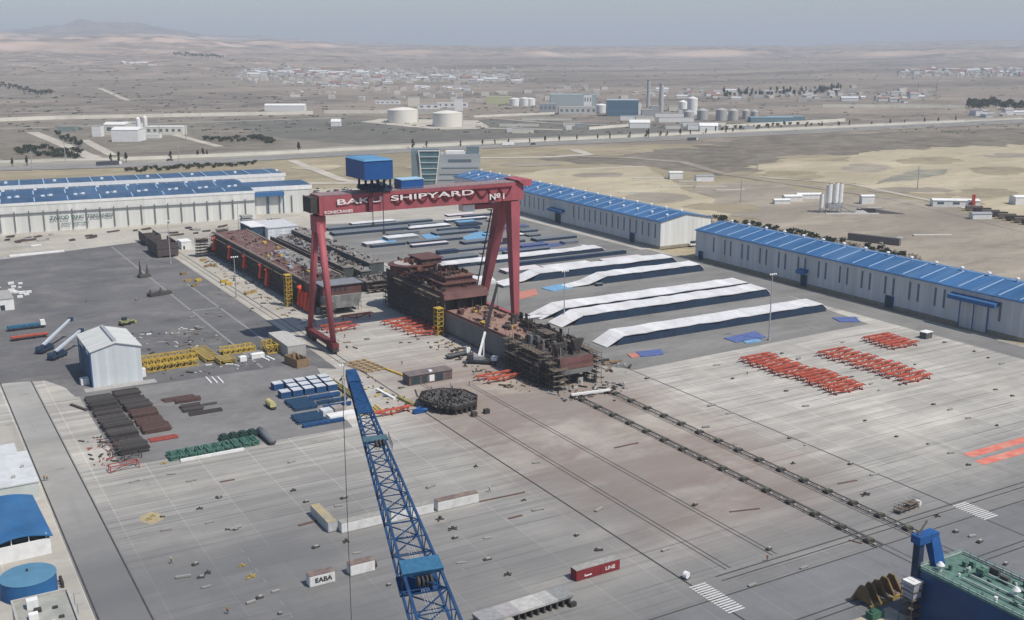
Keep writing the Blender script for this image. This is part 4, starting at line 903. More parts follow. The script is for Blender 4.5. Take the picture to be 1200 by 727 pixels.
# yellow stair towers
def stair_tower(x, y, h, label):
    t = thing('stair_tower', label, 'stair tower', (x, y, 0), 0, 'yellow stair towers at the hulls'); s = 2.6
    m = MB()
    for i in (0, s):
        for j in (0, s * 1.3): m.bar((i, j, 0), (i, j, h), .3)
    for k in range(int(h / 2) + 1): 
        z = k * 2; m.bar((0, 0, z), (s, 0, z), .25); m.bar((0, 0, z), (0, s * 1.3, z), .25); m.bar((s, 0, z), (s, s * 1.3, z), .25); m.bar((0, s * 1.3, z), (s, s * 1.3, z), .25)
    m.build('frame', YELP, t); m = MB()
    for k in range(int(h / 2)):
        z = k * 2; a, b = ((0.3, z), (s - .3, z + 2)) if k % 2 == 0 else ((s - .3, z), (.3, z + 2)); m.bar((a[0], s * .6, a[1] + .1), (b[0], s * .6, b[1] + .1), 1.0, .25)
    m.build('stair_flight', M('dull_yellow', (.33, .24, .06), var=.3), t)
    m = MB(); m.box(-.3, s + .3, -.3, s * 1.3 + .3, h + .01, h + .3); m.build('top_landing', YELP, t)
stair_tower(159.2, 484, 15, 'yellow stair tower leaning against the orange plated left hull')
stair_tower(197.2, 402, 11.5, 'yellow stair tower at the step in the side of the main hull')

# ------------------------------------------------------------------ long white shelters on the panel yard
def shelter(x0, x1, y, dpt=9.0, h=3.6, west=12, east=3.5, label='', low=0):
    """low white-roofed shelter running along X, navy wall to the south, sloping sheets at its ends"""
    t = thing('panel_shelter', label, 'shelter', (x0, y, 0), 0, 'long white roofed shelters on the panel yard'); L = x1 - x0
    m = MB(); q_ = random.Random(int(x0 + y)); n_ = int((L - east - west) / 5.5); zz = [(q_.uniform(-.22, .18), q_.uniform(-.22, .18), q_.uniform(-.3, .3)) for _ in range(n_ + 1)]; zz[0] = zz[-1] = (0, 0, 0)
    for k in range(n_):
        xa = west + (L - east - west) * k / n_; xb = west + (L - east - west) * (k + 1) / n_; a = zz[k]; b = zz[k + 1]
        m.hexa([(xa, a[2] - .1, h - .3 + a[0]), (xb, b[2] - .1, h - .3 + b[0]), (xb, dpt + b[2], h + b[1]), (xa, dpt + a[2], h + a[1]), (xa, a[2] - .1, h + a[0]), (xb, b[2] - .1, h + b[0]), (xb, dpt + b[2], h + .3 + b[1]), (xa, dpt + a[2], h + .3 + a[1])])
    m.build('roof', TARP, t)
    m = MB(); m.add([(west * .55, .3, .03), (L - .6, .3, .03), (L - east, .3, h - .32), (west, .3, h - .32), (west * .55, .5, .03), (L - .6, .5, .03), (L - east, .5, h - .32), (west, .5, h - .32)], [(0, 1, 2, 3), (7, 6, 5, 4), (0, 4, 5, 1), (1, 5, 6, 2), (2, 6, 7, 3), (3, 7, 4, 0)]); m.build('side_wall', NAVY, t)
    m = MB(); m.box(west, L - east, dpt - .5, dpt - .3, .03, h - .05); m.build('back_wall', NAVY, t)
    m = MB(); m.hexa([(low, -.6, low and 1.0 or .1), (west - .02, 0, h - .3), (west - .02, dpt, h), (low, dpt - .6, low and 1.2 or .1), (low, -.6, (low and 1.0 or .1) + .25), (west - .02, 0, h), (west - .02, dpt, h + .28), (low, dpt - .6, (low and 1.2 or .1) + .25)]); m.build('end_sheet', TARP, t)
    m = MB(); m.hexa([(L - east + .02, 0, h - .3), (L, .2, .6), (L, dpt - .2, .6), (L - east + .02, dpt, h), (L - east + .02, 0, h), (L, .2, .85), (L, dpt - .2, .85), (L - east + .02, dpt, h + .28)]); m.build('end_sheet', TARP, t)
    if low:
        m = MB(); m.hexa([(-9, 1.5, .1), (low - .02, -.6, .95), (low - .02, dpt - .6, 1.15), (-9, dpt - 1.5, .1), (-9, 1.5, .35), (low - .02, -.6, 1.2), (low - .02, dpt - .6, 1.4), (-9, dpt - 1.5, .35)]); m.build('low_sheet', TARP, t)
shelter(248, 373, 351, 10.5, 4.0, 9, 4, 'single nearest long white shelter with navy side, standing closest to the orange frames')
shelter(249.5, 372.5, 387.5, 11, 4.2, 12, 4, 'front shelter of the second pair, beside the tall lamp mast')
shelter(249, 375, 404, 11, 4.0, 13, 4, 'rear shelter of the second pair, with small white sheets at its west end')
shelter(305, 384, 451.5, 9.5, 4.2, 14, 4, 'shorter front shelter of the third pair with folded west end', low=2.5)
shelter(280, 384, 475, 10, 4.2, 13, 4, 'rear shelter of the third pair reaching close to the east lane', low=2.5)
shelter(262, 371, 527, 8.5, 2.4, 4, 3, 'lone long white shelter seen behind the right gantry leg')
def panel(x0, x1, y0, y1, h, top, side, label, cat='panel', nm='panel_stack', rz=0):
    t = thing(nm, label, cat, (x0, y0, 0), rz); m = MB(); m.box(0, x1 - x0, 0, y1 - y0, .03, h); m.build('stack', side, t)
    m = MB(); m.box(-.2, x1 - x0 + .2, -.2, y1 - y0 + .2, h + .01, h + .22); m.build('cover_sheet', top, t)
LBL = M('light_blue_tarp', (.16, .33, .50), var=.15, scale=.4); PNK = M('pale_pink_sheet', (.62, .56, .57), var=.08); GRP = M('grey_panel_sheet', (.15, .17, .19), var=.2); IND = M('indigo_sheet', (.085, .11, .24), var=.2); BLP = M('blue_panel', (.045, .15, .33), var=.15)
SAL = M('salmon_sheet', (.48, .20, .15), var=.15)
PS = [  # px corners: left-front, right-front ; depth, height, top, side, label
 ((385, 271), (500, 258), 5, 1.6, GRP, NAVY, 'long thin grey panel stack, farthest back on the panel yard'),
 ((392, 277), (478, 268), 9, 1.6, GRP, NAVY, 'wide grey panel stack left of a white sheeted stack near the back of the yard'),
 ((480, 270), (523, 264), 8, 1.2, TARP, NAVY, 'white sheeted panel stack right of a wide grey stack near the back'),
 ((455, 283), (486, 278), 9, 1.8, TARP, GRP, 'short white topped panel stack beside light blue tarps'),
 ((430, 290), (452, 287), 8, 1.8, TARP, GRP, 'small white topped stack just above the ship superstructure'),
 ((436, 291), (478, 288), 3, 1.5, GRP, NAVY, 'thin dark stack just right of a small white topped stack'),
 ((480, 287), (540, 280), 4.5, 1.4, GRP, NAVY, 'thin grey stack with dark front in the middle of the panel yard'),
 ((512, 277), (540, 273), 9, 1.4, GRP, NAVY, 'grey stack between two light blue tarps'),
 ((544, 274), (556, 271), 7, 1.4, GRP, NAVY, 'small dark stack left of the right gantry leg'),
 ((515, 299), (535, 296), 5, 1.8, NAVY, NAVY, 'dark navy stack right of the ship superstructure'),
 ((536, 296), (572, 292), 5, 1.2, GRP, NAVY, 'grey stack touching the back of the right gantry leg'),
 ((552, 312), (574, 309), 4, 1.2, GRP, NAVY, 'thin grey stack left of the right gantry leg in front of a white shelter'),
 ((612, 291), (640, 287), 7, 1.0, IND, NAVY, 'indigo sheeted stack with a dark curved edge right of the gantry leg'),
 ((600, 278), (613, 276), 5, 1.0, TARP, NAVY, 'small white stack just right of the gantry leg top'),
 ((620, 278), (628, 275), 6, 1.0, GRP, NAVY, 'small dark stack beside the small white one right of the gantry leg'),
 ((594, 322), (636, 317), 8.5, 1.5, PNK, GRP, 'pale pink sheeted stack right of the gantry leg'),
 ((642, 319), (690, 311), 8, 1.9, TARP, GRP, 'white topped stack with stepped edge between pink and blue sheets'),
 ((712, 311), (752, 304), 8.5, 1.9, PNK, GRP, 'pale pink topped stack at the east end behind the paired shelters'),
 ((610, 312), (735, 298), 3, 1.6, NAVY, NAVY, 'very long dark navy stack running east behind the paired shelters'),
 ((548, 333), (564, 329), 6, 1.5, TARP, GRP, 'small white stack just left of the right gantry leg foot'),
 ((590, 338), (606, 336), 7, 1.2, TARP, GRP, 'small white sheet stack between gantry leg foot and paired shelter'),
 ((612, 377), (630, 371), 3, 1.0, TARP, GRP, 'narrow white sheet stack at the west tip of the second shelter pair'),
 ((684, 291), (700, 294), 4, 1.0, TARP, NAVY, 'small white stack at the east tip of the lone long shelter'),
 ((700, 336), (706, 335), 2, 1.2, GRP, NAVY, 'small dark crate at the front of the third shelter pair'),
]
for a, b, dp, h, top, side, lb in PS:
    p = G(*a); q = G(*b); panel(p[0], max(q[0], p[0] + 3), p[1], p[1] + dp, h, top, side, lb)
t = thing('white_shelter', 'irregular white sheeted shelter close behind the ship superstructure, left of the gantry leg', 'shelter', (*G(520, 340), 0))
m = MB(); m.add([(0, 22, 1.5), (14, 26, 2.2), (32, 8, 2.2), (30, 0, 1.8), (16, 2, 1.8), (4, 14, 1.6), (0, 22, .05), (14, 26, .05), (32, 8, .05), (30, 0, .05), (16, 2, .05), (4, 14, .05)], [(0, 1, 2, 3, 4, 5)] + [(i, 6 + i, 6 + (i + 1) % 6, (i + 1) % 6) for i in range(6)]); m.build('sheet', TARP, t)
def tarp(pix, mat, label, nm='tarpaulin', z=.06):
    p = [G(*a) for a in pix]; mb = MB(); mb.prism(p, z - .03, z + .25); o = mb.build(nm, mat); tag(o, label, 'tarpaulin'); return o
tarp([(445, 281), (458, 276), (465, 284), (448, 285)], LBL, 'light blue tarp at the left end of a short white topped stack')
tarp([(493, 276), (512, 273), (516, 279), (500, 281)], LBL, 'light blue tarp between a white stack and a grey stack')
tarp([(541, 279), (556, 273), (572, 271), (571, 284), (552, 286)], LBL, 'largest light blue tarp left of the right gantry leg')
tarp([(688, 313), (712, 307), (722, 311), (706, 315)], BLP, 'medium blue tarp between white and pink topped stacks')
tarp([(634, 338), (660, 333), (672, 338), (648, 342)], LBL, 'light blue tarp in front of the third shelter pair')
tarp([(600, 293), (640, 287), (662, 284), (660, 288), (612, 295)], IND, 'indigo tarp right of the gantry leg behind the lone shelter')
tarp([(603, 344), (628, 339), (630, 346), (606, 352)], SAL, 'salmon red sheet lying beside the gantry leg foot')
tarp([(848, 397), (885, 389), (898, 396), (862, 402)], M('violet_blue_sheet', (.09, .13, .30), var=.2), 'violet blue sheet lying under the lamp mast in front of the nearest shelter')
tarp([(745, 413), (775, 410), (778, 416), (752, 419)], MATS['violet_blue_sheet'], 'violet blue sheet near the west end of the nearest shelter')
tarp([(975, 373), (1003, 372), (1008, 378), (985, 378)], MATS['violet_blue_sheet'], 'violet blue sheet at the east end of the nearest shelter')
tarp([(735, 416), (745, 414), (750, 418), (740, 420)], SAL, 'small salmon sheet near the west end of the nearest shelter')
tarp([(870, 400), (890, 398), (892, 401), (874, 403)], LBL, 'small light blue sheet on the edge of the violet one')

# ------------------------------------------------------------------ orange trestle frames
M('orange_dark', (.30, .06, .04), var=.3, scale=.8, dirt=(.15, .08, .06), dirtamt=.6, dscale=.5)
def frame_proto(L=14.5):
    t = thing('trestle_frame', 'x', 'trestle', (0, 0, 0))
    m = MB(); m.bar((0, 0, 1.9), (L, 0, 1.9), .85, .6); m.build('top_beam', ORNG, t)
    m = MB(); m.bar((1.2, 0, 1.6), (L * .42, 0, .5), .55, .4); m.bar((L * .42, 0, .5), (L * .58, 0, .5), .55, .4); m.bar((L * .58, 0, .5), (L - 1.2, 0, 1.6), .55, .4); m.build('brace', ORNG, t)
    for x in (.9, L * .5, L - .9):
        m = MB(); m.bar((x, -1.0, .22), (x, 1.0, .22), .3, .3); m.bar((x, -.8, .3), (x, -.1, 1.7), .2); m.bar((x, .8, .3), (x, .1, 1.7), .2); m.build('foot', MATS['orange_dark'], t)
    m = MB(); m.bar((-1.4, 0, 1.35), (0, 0, 1.9), .3); m.build('end_arm', M('dark_red_steel', (.20, .03, .025), var=.3), t); m = MB(); m.bar((L, 0, 1.9), (L + 1.4, 0, 1.35), .3); m.build('end_arm', MATS['dark_red_steel'], t)
    return t
FP = frame_proto(); first = [True]
def put_frame(x, y, rz, label, grp):
    if first[0]: first[0] = False; FP.location = (x, y, .03); FP.rotation_euler = (0, 0, rz); FP['label'] = label; FP['group'] = grp; return
    dup(FP, (x, y, .03), rz, label, grp)
rr = random.Random(5)
for k in range(17): put_frame(281 + rr.uniform(-.9, .9) + (1.5 if k > 8 else 0), 307 - k * 2.95 + rr.uniform(-.3, .3), R(rr.uniform(-2, 2)), 'orange trestle frame in the near long row on the pale slab', 'orange frames in the near long row')
for k in range(12): put_frame(313.5 + rr.uniform(-.8, .8), 298 - k * 3.8 + rr.uniform(-.3, .3), R(rr.uniform(-2, 2)), 'orange trestle frame in the second row with a gap between frames', 'orange frames in the second row')
for k in range(6): put_frame(345.5 + rr.uniform(-.5, .5), 305 - k * 2.9, R(rr.uniform(-2, 2)), 'orange trestle frame in the short row farthest right near the hall', 'orange frames in the short row near the hall')
for k in range(6): put_frame(184.5 + rr.uniform(-.4, 1.6) + k * .3, 430 - k * 5.0, R(rr.uniform(-3, 3)), 'orange trestle frame in the row beside the dark side of the main hull', 'orange frames beside the main hull')
put_frame(181, 337.5, R(1), 'rear one of two orange frames near the scaffolded end of the main hull', 'orange frames at the hull end'); put_frame(182.5, 332.5, R(2), 'front one of two orange frames near the scaffolded end of the main hull', 'orange frames at the hull end')
for y, l in ((430, 'orange frame just right of the left gantry leg, front of two'), (436, 'orange frame just right of the left gantry leg, rear of two')): put_frame(157.5, y, R(1), l, 'orange frames at the left gantry leg')
put_frame(172, 448, R(0), 'short orange frame standing alone on the lane between the hulls', 'orange frames at the left gantry leg')
put_frame(131.5, 318.5, R(3), 'orange frame lying with blue steel beside the lattice boom', 'orange frames at the lattice boom')
m = MB(); m.box(0, 5.5, 0, 3, .1, 2.0); m.cyl((5, 1.5, 1.2), (7.5, 1.0, 1.2), 1.0); m.cyl((1, .5, 2), (4, 2.5, 2.6), .7); o = m.build('blue_winch', BLUEP); o.scale = (.65, .65, .65); o.location = (145.5, 315, .03); tag(o, 'bright blue machine part beside the orange frame near the lattice boom', 'machine part')
m = MB()
for k in range(6): m.bar((k * 1.2, 0, .25 + (k % 2) * .5), (k * 1.2 + rr.uniform(-1, 1), 7, .25 + (k % 2) * .5), .45)
o = m.build('yellow_beam_pile', YELP); o.location = (131, 322, .03); tag(o, 'pile of yellow beams behind the orange frame near the lattice boom', 'beam pile')

# ------------------------------------------------------------------ transfer cradle: two lines of girders with bogies
for X, lb in ((202, 'left line of the long rail cradle with dark bogies leading to the blue ship'), (216, 'right line of the long rail cradle with dark bogies leading to the blue ship')):
    t = thing('transfer_cradle', lb, 'rail cradle', (X, 168, 0), 0, 'two rail cradle lines')
    for s in (-.95, .95):
        m = MB(); m.box(s - .12, s + .12, 0, 133, .3, .6); m.build('girder', M('cradle_steel', (.15, .14, .125), var=.3, scale=1), t)
    for k in range(15):
        y = 3.5 + k * 9.1; m = MB(); m.box(-1.2, 1.2, y - .85, y + .85, .1, .8); b = m.build('bogie', DARKST, t)
        m = MB(); m.box(-.7, .7, y - .45, y + .45, .82, 1.05); m.build('pad', M('cradle_pad_green', (.10, .12, .08), var=.3), b)
        for s in (-1, 1):
            m = MB(); m.box(-1.1, -.6, y + s * 2.6 - .3, y + s * 2.6 + .3, .62, .9); m.build('cross_block', GREYB, t)
t = thing('spreader_beam', 'white painted beam lying across the far ends of the two cradle lines', 'beam', (200, 303.2, 0)); m = MB(); m.bar((0, 0, 1.4), (15, -2, 1.4), .8, .7); m.build('beam', WHT, t)
m = MB(); m.box(0, 1, -1, 1, .05, 1.0); m.build('support', DARKST, t); m = MB(); m.box(14, 15, -3, -1, .05, 1.0); m.build('support', DARKST, t)

# ------------------------------------------------------------------ containers
def container(x, y, L, mat, roof, label, rz=0, letters=None, lcol=None):
    t = thing('shipping_container', label, 'container', (x, y, 0), rz); W, H = 2.44, 2.65
    m = MB(); m.box(0, L, 0, W, .12, H); m.build('body', mat, t)
    m = MB(); m.box(-.02, L + .02, -.02, W + .02, H + .01, H + .1); m.build('roof', roof, t)
    m = MB()
    n = int(L / .6)
    for k in range(n): m.box(.2 + k * (L - .4) / n, .2 + (k + .5) * (L - .4) / n, -.05, -.005, .35, H - .25)
    m.build('corrugation', mat, t)
    m = MB(); m.box(-.06, -.01, .1, W / 2 - .05, .25, H - .15); m.build('door', mat, t); m = MB(); m.box(-.06, -.01, W / 2 + .05, W - .1, .25, H - .15); m.build('door', mat, t)
    if letters:
        o = text_mesh(letters, 1.55, lcol, t, (L * .2, -.09, .95), (R(90), 0, 0), .02, 1.1, bold=.05)
    return t
RB = M('rusty_container_roof', (.17, .125, .11), var=.3, scale=.8, dirt=(.30, .24, .18), dirtamt=.6, dscale=.3); RG = M('grey_container_roof', (.29, .285, .26), var=.2, scale=.8)
CRED = M('container_red', (.23, .03, .035), var=.2, scale=.8, dirt=(.13, .03, .03), dirtamt=.5, dscale=.5); CW = M('container_white', (.66, .66, .64), var=.08, scale=.5, dirt=(.42, .38, .33), dirtamt=.45, dscale=.35)
container(127.8, 190.6, 12.19, CRED, RG, 'dark red forty foot container with white letters, alone on the striped slab', 0)
o = bpy.context.scene.objects
tcr = [q for q in COL.objects if q.get('label', '').startswith('dark red forty')][0]
text_mesh('LINE', 1.25, WLET, tcr, (8.0, -.09, .9), (R(90), 0, 0), .02, 1.1, bold=.02); m = MB(); m.bar((2.2, -.1, .9), (4.2, -.1, 1.0), .04, .28); m.bar((2.2, -.1, .9), (2.4, -.1, 1.4), .04, .2); m.build('emblem', WLET, tcr)
container(73.9, 218.5, 6.06, CW, RB, 'white twenty foot container with dark block letters and brown roof', 0, 'EABA', DARKST)
t = container(84.0, 219.0, 6.06, CW, RB, 'white twenty foot container with brown roof and round fan on its right end'); m = MB(); m.cyl((6.1, 1.2, 1.1), (6.8, 1.2, 1.1), .9, n=14); m.build('fan', DARKST, t)
container(117.6, 241.3, 12.19, CW, RB, 'white forty foot container with rusty roof, rightmost of its row')
container(104.2, 241.4, 12.19, CW, RG, 'white forty foot container mostly hidden behind the lattice boom'); container(90.7, 241.6, 12.19, CW, RG, 'white forty foot container left of the lattice boom, second in its row', 0, None)
container(90.3, 243.6, 12.9, M('container_grey_white', (.42, .43, .43), var=.15, scale=.5), M('yellowed_roof', (.36, .32, .23), var=.25, scale=.6, dirt=(.42, .30, .12), dirtamt=.6, dscale=.3), 'grey container with yellowed roof standing crosswise, left end of white row', R(90))
# office cabin row
t = thing('cabin_block', 'long low brown cabin block with dark openings, behind the octagonal section', 'cabin', (157.2, 344.5, 0))
m = MB(); m.box(0, 17.4, 0, 5.5, .1, 3.5); m.build('body', M('brown_grey_steel', (.12, .09, .085), var=.25), t); m = MB(); m.box(-.2, 17.6, -.3, 5.7, 3.52, 3.8); m.build('roof', M('brown_grey_roof', (.19, .155, .15), var=.2, line=(0, 3, .06, .4)), t)
for x, wd, mt in ((1, 3.2, DOORD), (5.2, 2.0, DOORD), (8.1, 2.0, WHT), (10.6, 3, DOORD)): m = MB(); m.box(x, x + wd, -.12, -.01, .5, 2.9); m.build('opening', mt, t)
m = MB(); m.box(8.3, 9.6, .6, 1.8, 3.82, 4.4); m.build('roof_vent', WHT, t)

# dark octagonal section made of steel ribs
t = thing('ring_section', 'dark octagonal steel section with ribbed top standing on short legs', 'hull section', (151.5, 306.5, 0), R(6))
oct_ = [(1.5, 5), (5, 0), (14, .5), (18, 6), (18, 14), (13, 20), (5, 21), (0, 15)]
m = MB(); m.prism([(x, y) for x, y in oct_], 1.9, 2.5); m.build('plate', M('sooty_steel', (.035, .033, .032), var=.4, scale=1.5, dirt=(.09, .075, .065), dirtamt=.5, dscale=.6), t)
m = MB(); 
for k in range(15):
    x = .8 + k * 1.2; y0 = max(0.2, 6 - x * 1.3 if x < 5 else (0.6 if x < 13 else (x - 13) * 1.3)); y1 = min(20.6, 14 + x * 1.2 if x < 5 else (20.3 if x < 13 else 20 - (x - 13) * 1.3)); m.hexa([(x, y0, 2.51), (x + .25, y0, 2.51), (x + .25, y1, 2.51), (x, y1, 2.51), (x + .5, y0 + .3, 2.9 + (k * 7 % 5) * .12), (x + .75, y0 + .3, 2.9 + (k * 7 % 5) * .12), (x + .75, y1, 2.9 + (k * 3 % 4) * .12), (x + .5, y1, 2.9 + (k * 3 % 4) * .12)])
m.build('rib', M('rib_steel', (.15, .135, .125), var=.4, scale=1.2), t)['kind'] = 'stuff'
m = MB(); [m.bar(oct_[i] + (2.9,), oct_[(i + 1) % 8] + (2.9,), .3, .7) for i in range(8)]; m.build('rim', MATS['sooty_steel'], t)
for x, y in ((2.5, 5), (4, 3), (6, 1), (8, .8), (10, .8), (12, .9), (14, 1.5), (15.6, 3.6), (17, 6), (17.3, 12), (1.5, 13), (12, 19), (6, 20)): m = MB(); m.box(x - .45, x + .45, y - .45, y + .45, .03, 1.9); m.build('leg', DARKST, t)
m = MB(); q_ = random.Random(9)
for _ in range(150):
    x = q_.uniform(1.5, 16.5); y = q_.uniform(2, 19); m.bar((x, y, 2.6), (x + q_.uniform(-1, 1), y + q_.uniform(-2, 2), q_.uniform(3.0, 4.6)), q_.uniform(.15, .5))
m.build('loose_steelwork', MATS['sooty_steel'], t)['kind'] = 'stuff'
for x, y in ((9.5, -3.5), (14.5, -3.0)): m = MB(); m.box(x, x + 1.8, y, y + 1.6, .03, 1.5); o = m.build('machine_box', DARKST); o.location = (151.5, 306.5, 0); tag(o, 'small dark box in front of the octagonal section, ' + ('left' if x < 10 else 'right') + ' of two', 'machine box')

# ------------------------------------------------------------------ storage yard piles
def beam_stack(x, y, L, n, rows, mat, label, rz=0, grp=None, sp=.85, th=.5):
    t = thing('beam_stack', label, 'beam stack', (x, y, 0), rz, grp); r_ = random.Random(int(x * 13 + y))
    for j in range(rows):
        for i in range(n):
            m = MB(); d = r_.uniform(-.35, .35); m.bar((d, i * sp, .35 + j * th), (L + d, i * sp, .35 + j * th), th * .9, th * .8); m.build('beam', mat, t)
    return t
K1 = M('black_beam_steel', (.085, .080, .077), var=.4, scale=1.5, rnd=.8, dirt=(.12, .085, .07), dirtamt=.6, dscale=.4); K2 = M('brown_beam_steel', (.115, .07, .06), var=.35, scale=1.5, rnd=.4); K3 = M('red_beam_primer', (.33, .075, .06), var=.2, rnd=.3)
pos = ['back', 'second', 'third', 'fourth', 'fifth', 'sixth', 'seventh', 'front']
for i in range(8):
    beam_stack(53.0, 381 - i * 8.0, 8.6, 8, 2 + (i * 5 % 3), K1 if i in (0, 2, 4, 6) else (K1 if i == 1 else K1), '%s stack of dark beams in the left column beside the tall shed' % pos[i], 0, 'dark beam stacks')
for i in range(7):
    beam_stack(62.6 + .15 * i, 381.5 - i * 8.2, 8.4, 8 if i < 6 else 4, (3, 2, 4, 3, 2, 3, 1)[i], (K1, K1, K1, K2, K2, K2, K3)[i], '%s stack of %s beams in the right column beside the tall shed' % (pos[i] if i < 6 else 'front', 'red' if i == 6 else ('brown' if i > 2 else 'dark')), 0, 'dark beam stacks')
beam_stack(76.2, 369.5, 11, 5, 1, K2, 'loose brown beams in the middle of the storage yard, rear bundle', 0, 'loose beams'); beam_stack(79.5, 366, 8.4, 4, 2, K2, 'short brown bundle in front of the rear loose beams', 0, 'loose beams')
beam_stack(79.5, 355.5, 6.6, 8, 2, K1, 'black pipe bundle in the front of the loose beams', 0, 'loose beams'); beam_stack(80.5, 351, 11, 4, 1, K1, 'long black beams in front of the black pipe bundle', 0, 'loose beams')
beam_stack(86.6, 359.5, 5, 2, 1, K1, 'two short black beams right of the black pipe bundle', 0, 'loose beams')
for i in range(3): m = MB(); m.bar((0, 0, .15), (-.2, -8, .15), .5, .3); o = m.build('white_beam', WHT); o.location = (96.5 + i * 1.9, 392 - i, .02); tag(o, '%s of three parallel white beams lying in the storage yard' % ('left', 'middle', 'right')[i], 'beam', 'three white beams')
m = MB(); m.bar((0, 0, .3), (3.6, -9, .3), .9, .6); o = m.build('dark_beam', K1); o.location = (48, 383, .02); tag(o, 'single short dark beam left of the dark beam stacks', 'beam')
# green bundles
GRN = M('sea_green_crate', (.045, .14, .105), var=.35, scale=1.5, dirt=(.25, .34, .28), dirtamt=.5, dscale=.8, rnd=.3)
def green(x, y, lb):
    t = thing('pipe_spool_bundle', lb, 'pipe bundle', (x, y, .02), 0, 'green pipe bundles')
    m = MB(); m.box(0, 2.4, 0, .3, 0, 1.5); m.build('rack', GRN, t); m = MB(); m.box(0, 2.4, 5, 5.3, 0, 1.5); m.build('rack', GRN, t); r_ = random.Random(int(x * 5))
    for k in range(5): m = MB(); m.cyl((.3 + k * .45, -.3, .5 + r_.uniform(0, .9)), (.3 + k * .45 + r_.uniform(-.3, .3), 5.6, .5 + r_.uniform(0, .9)), .24, n=7); m.build('pipe', GRN, t)
for k in range(10): green(65 + k * 2.75, 313 + .05 * k, 'sea green pipe bundle in the front row, number %s from the left' % ('one two three four five six seven eight nine ten'.split()[k]))
for k in range(4): m = MB(); m.box(0, 2.6, 0, 3.5, .02, 1.4); m.box(.5, 2, .5, 3, 1.42, 1.9); o = m.build('dark_green_crate', M('dark_green_crate_paint', (.02, .05, .04), var=.3)); o.location = (82.5 + k * 3, 321.2, 0); tag(o, 'dark green crate behind the green pipe bundles, %s of four' % ('leftmost', 'second', 'third', 'rightmost')[k], 'crate', 'dark green crates')
m = MB(); m.bar((0, 0, .45), (19, 0, .45), .8, .8); o = m.build('long_white_beam', WHT); o.location = (67.5, 311.2, .02); tag(o, 'long white beam lying in front of the green pipe bundles', 'beam')
# blue crates and panels
BC = M('blue_steel_crate', (.02, .075, .19), var=.3, scale=1, rnd=.3); BCT = M('pale_crate_lid', (.52, .54, .56), var=.12)
c0 = thing('blue_crate', '', 'crate'); m = MB(); m.box(0, 3.6, 0, 3.8, .03, 2.2); m.build('body', BC, c0); m = MB(); m.box(.1, 3.5, .1, 3.7, 2.22, 2.4); m.build('lid', BCT, c0); used = False
for j in range(3):
    for i in range(5):
        lb = 'blue crate with pale grey lid, %s row and %s from the left' % (('back', 'middle', 'front')[j], ('first', 'second', 'third', 'fourth', 'fifth')[i]); x, y = 113.2 + i * 4.3 - j * .4, 363.5 - j * 5.2
        if i == 0 and j == 1: continue
        if not used: used = True; c0.location = (x, y, 0); c0['label'] = lb; c0['group'] = 'blue crates with pale lids'
        else: dup(c0, (x, y, 0), 0, lb, 'blue crates with pale lids')
DB = M('deep_blue_panel', (.02, .06, .12), var=.3, scale=1)
for x, y, L, W, mt, lb in ((112, 338, 8, 13, DB, 'dark blue panel stack left of the blue frames'), (120.5, 346, 11, 3.5, BC, 'blue beam stack just in front of the pale lidded crates'), (120.8, 340.5, 11, 3.2, DB, 'dark teal beam stack behind the white sheets'), (121, 335, 10, 3, BC, 'blue beam stack nearest to the pale sheets'), (108.6, 325, 9, 9, DB, 'dark blue steel pile at the front left of the crates'), (109, 321, 14, 2.4, BC, 'long blue steel bundle at the front edge of the storage yard')):
    t = beam_stack(x, y, L, max(2, int(W / 1.1)), 2, mt, lb, 0, 'blue steel piles', 1.05, .6)
for x, y, L, W, mt, lb in ((118.5, 328.5, 3.6, 4, BCT, 'left pale sheet pack in front of the blue piles'), (122.8, 329, 3.6, 4.2, M('brownish_sheet', (.30, .27, .25)), 'brownish sheet pack right of the pale one'), (118.4, 322, 9.5, 4, WHT, 'white sheet pack nearest the lattice boom')):
    m = MB(); m.box(0, L, 0, W, .03, 1.5); m.box(.05, L - .05, .05, W - .05, 1.52, 1.75); o = m.build('sheet_pack', mt); o.location = (x, y, 0); tag(o, lb, 'sheet pack')
beam_stack(135.5, 341, 22, 3, 2, M('olive_yellow_beam', (.26, .23, .09), var=.3), 'olive yellow long beams along the right side of the crates', R(90), 'blue steel piles')
t = thing('tank_trailer', 'small tank trailer with pale yellow round end left of the blue crates', 'trailer', (106.3, 349, 0), R(-88)); m = MB(); m.cyl((0, 0, 1.5), (5, 0, 1.5), 1.1, n=14); m.build('tank', M('pale_yellow_tank', (.48, .44, .20), var=.2), t); m = MB(); m.box(0, 6, -.9, .9, .5, .8); m.build('chassis', DARKST, t)
for k in range(2):
    m = MB(); m.cyl((1 + 3.5 * k, -.9, .45), (1 + 3.5 * k, .9, .45), .45); m.build('wheel', BLACK, t)
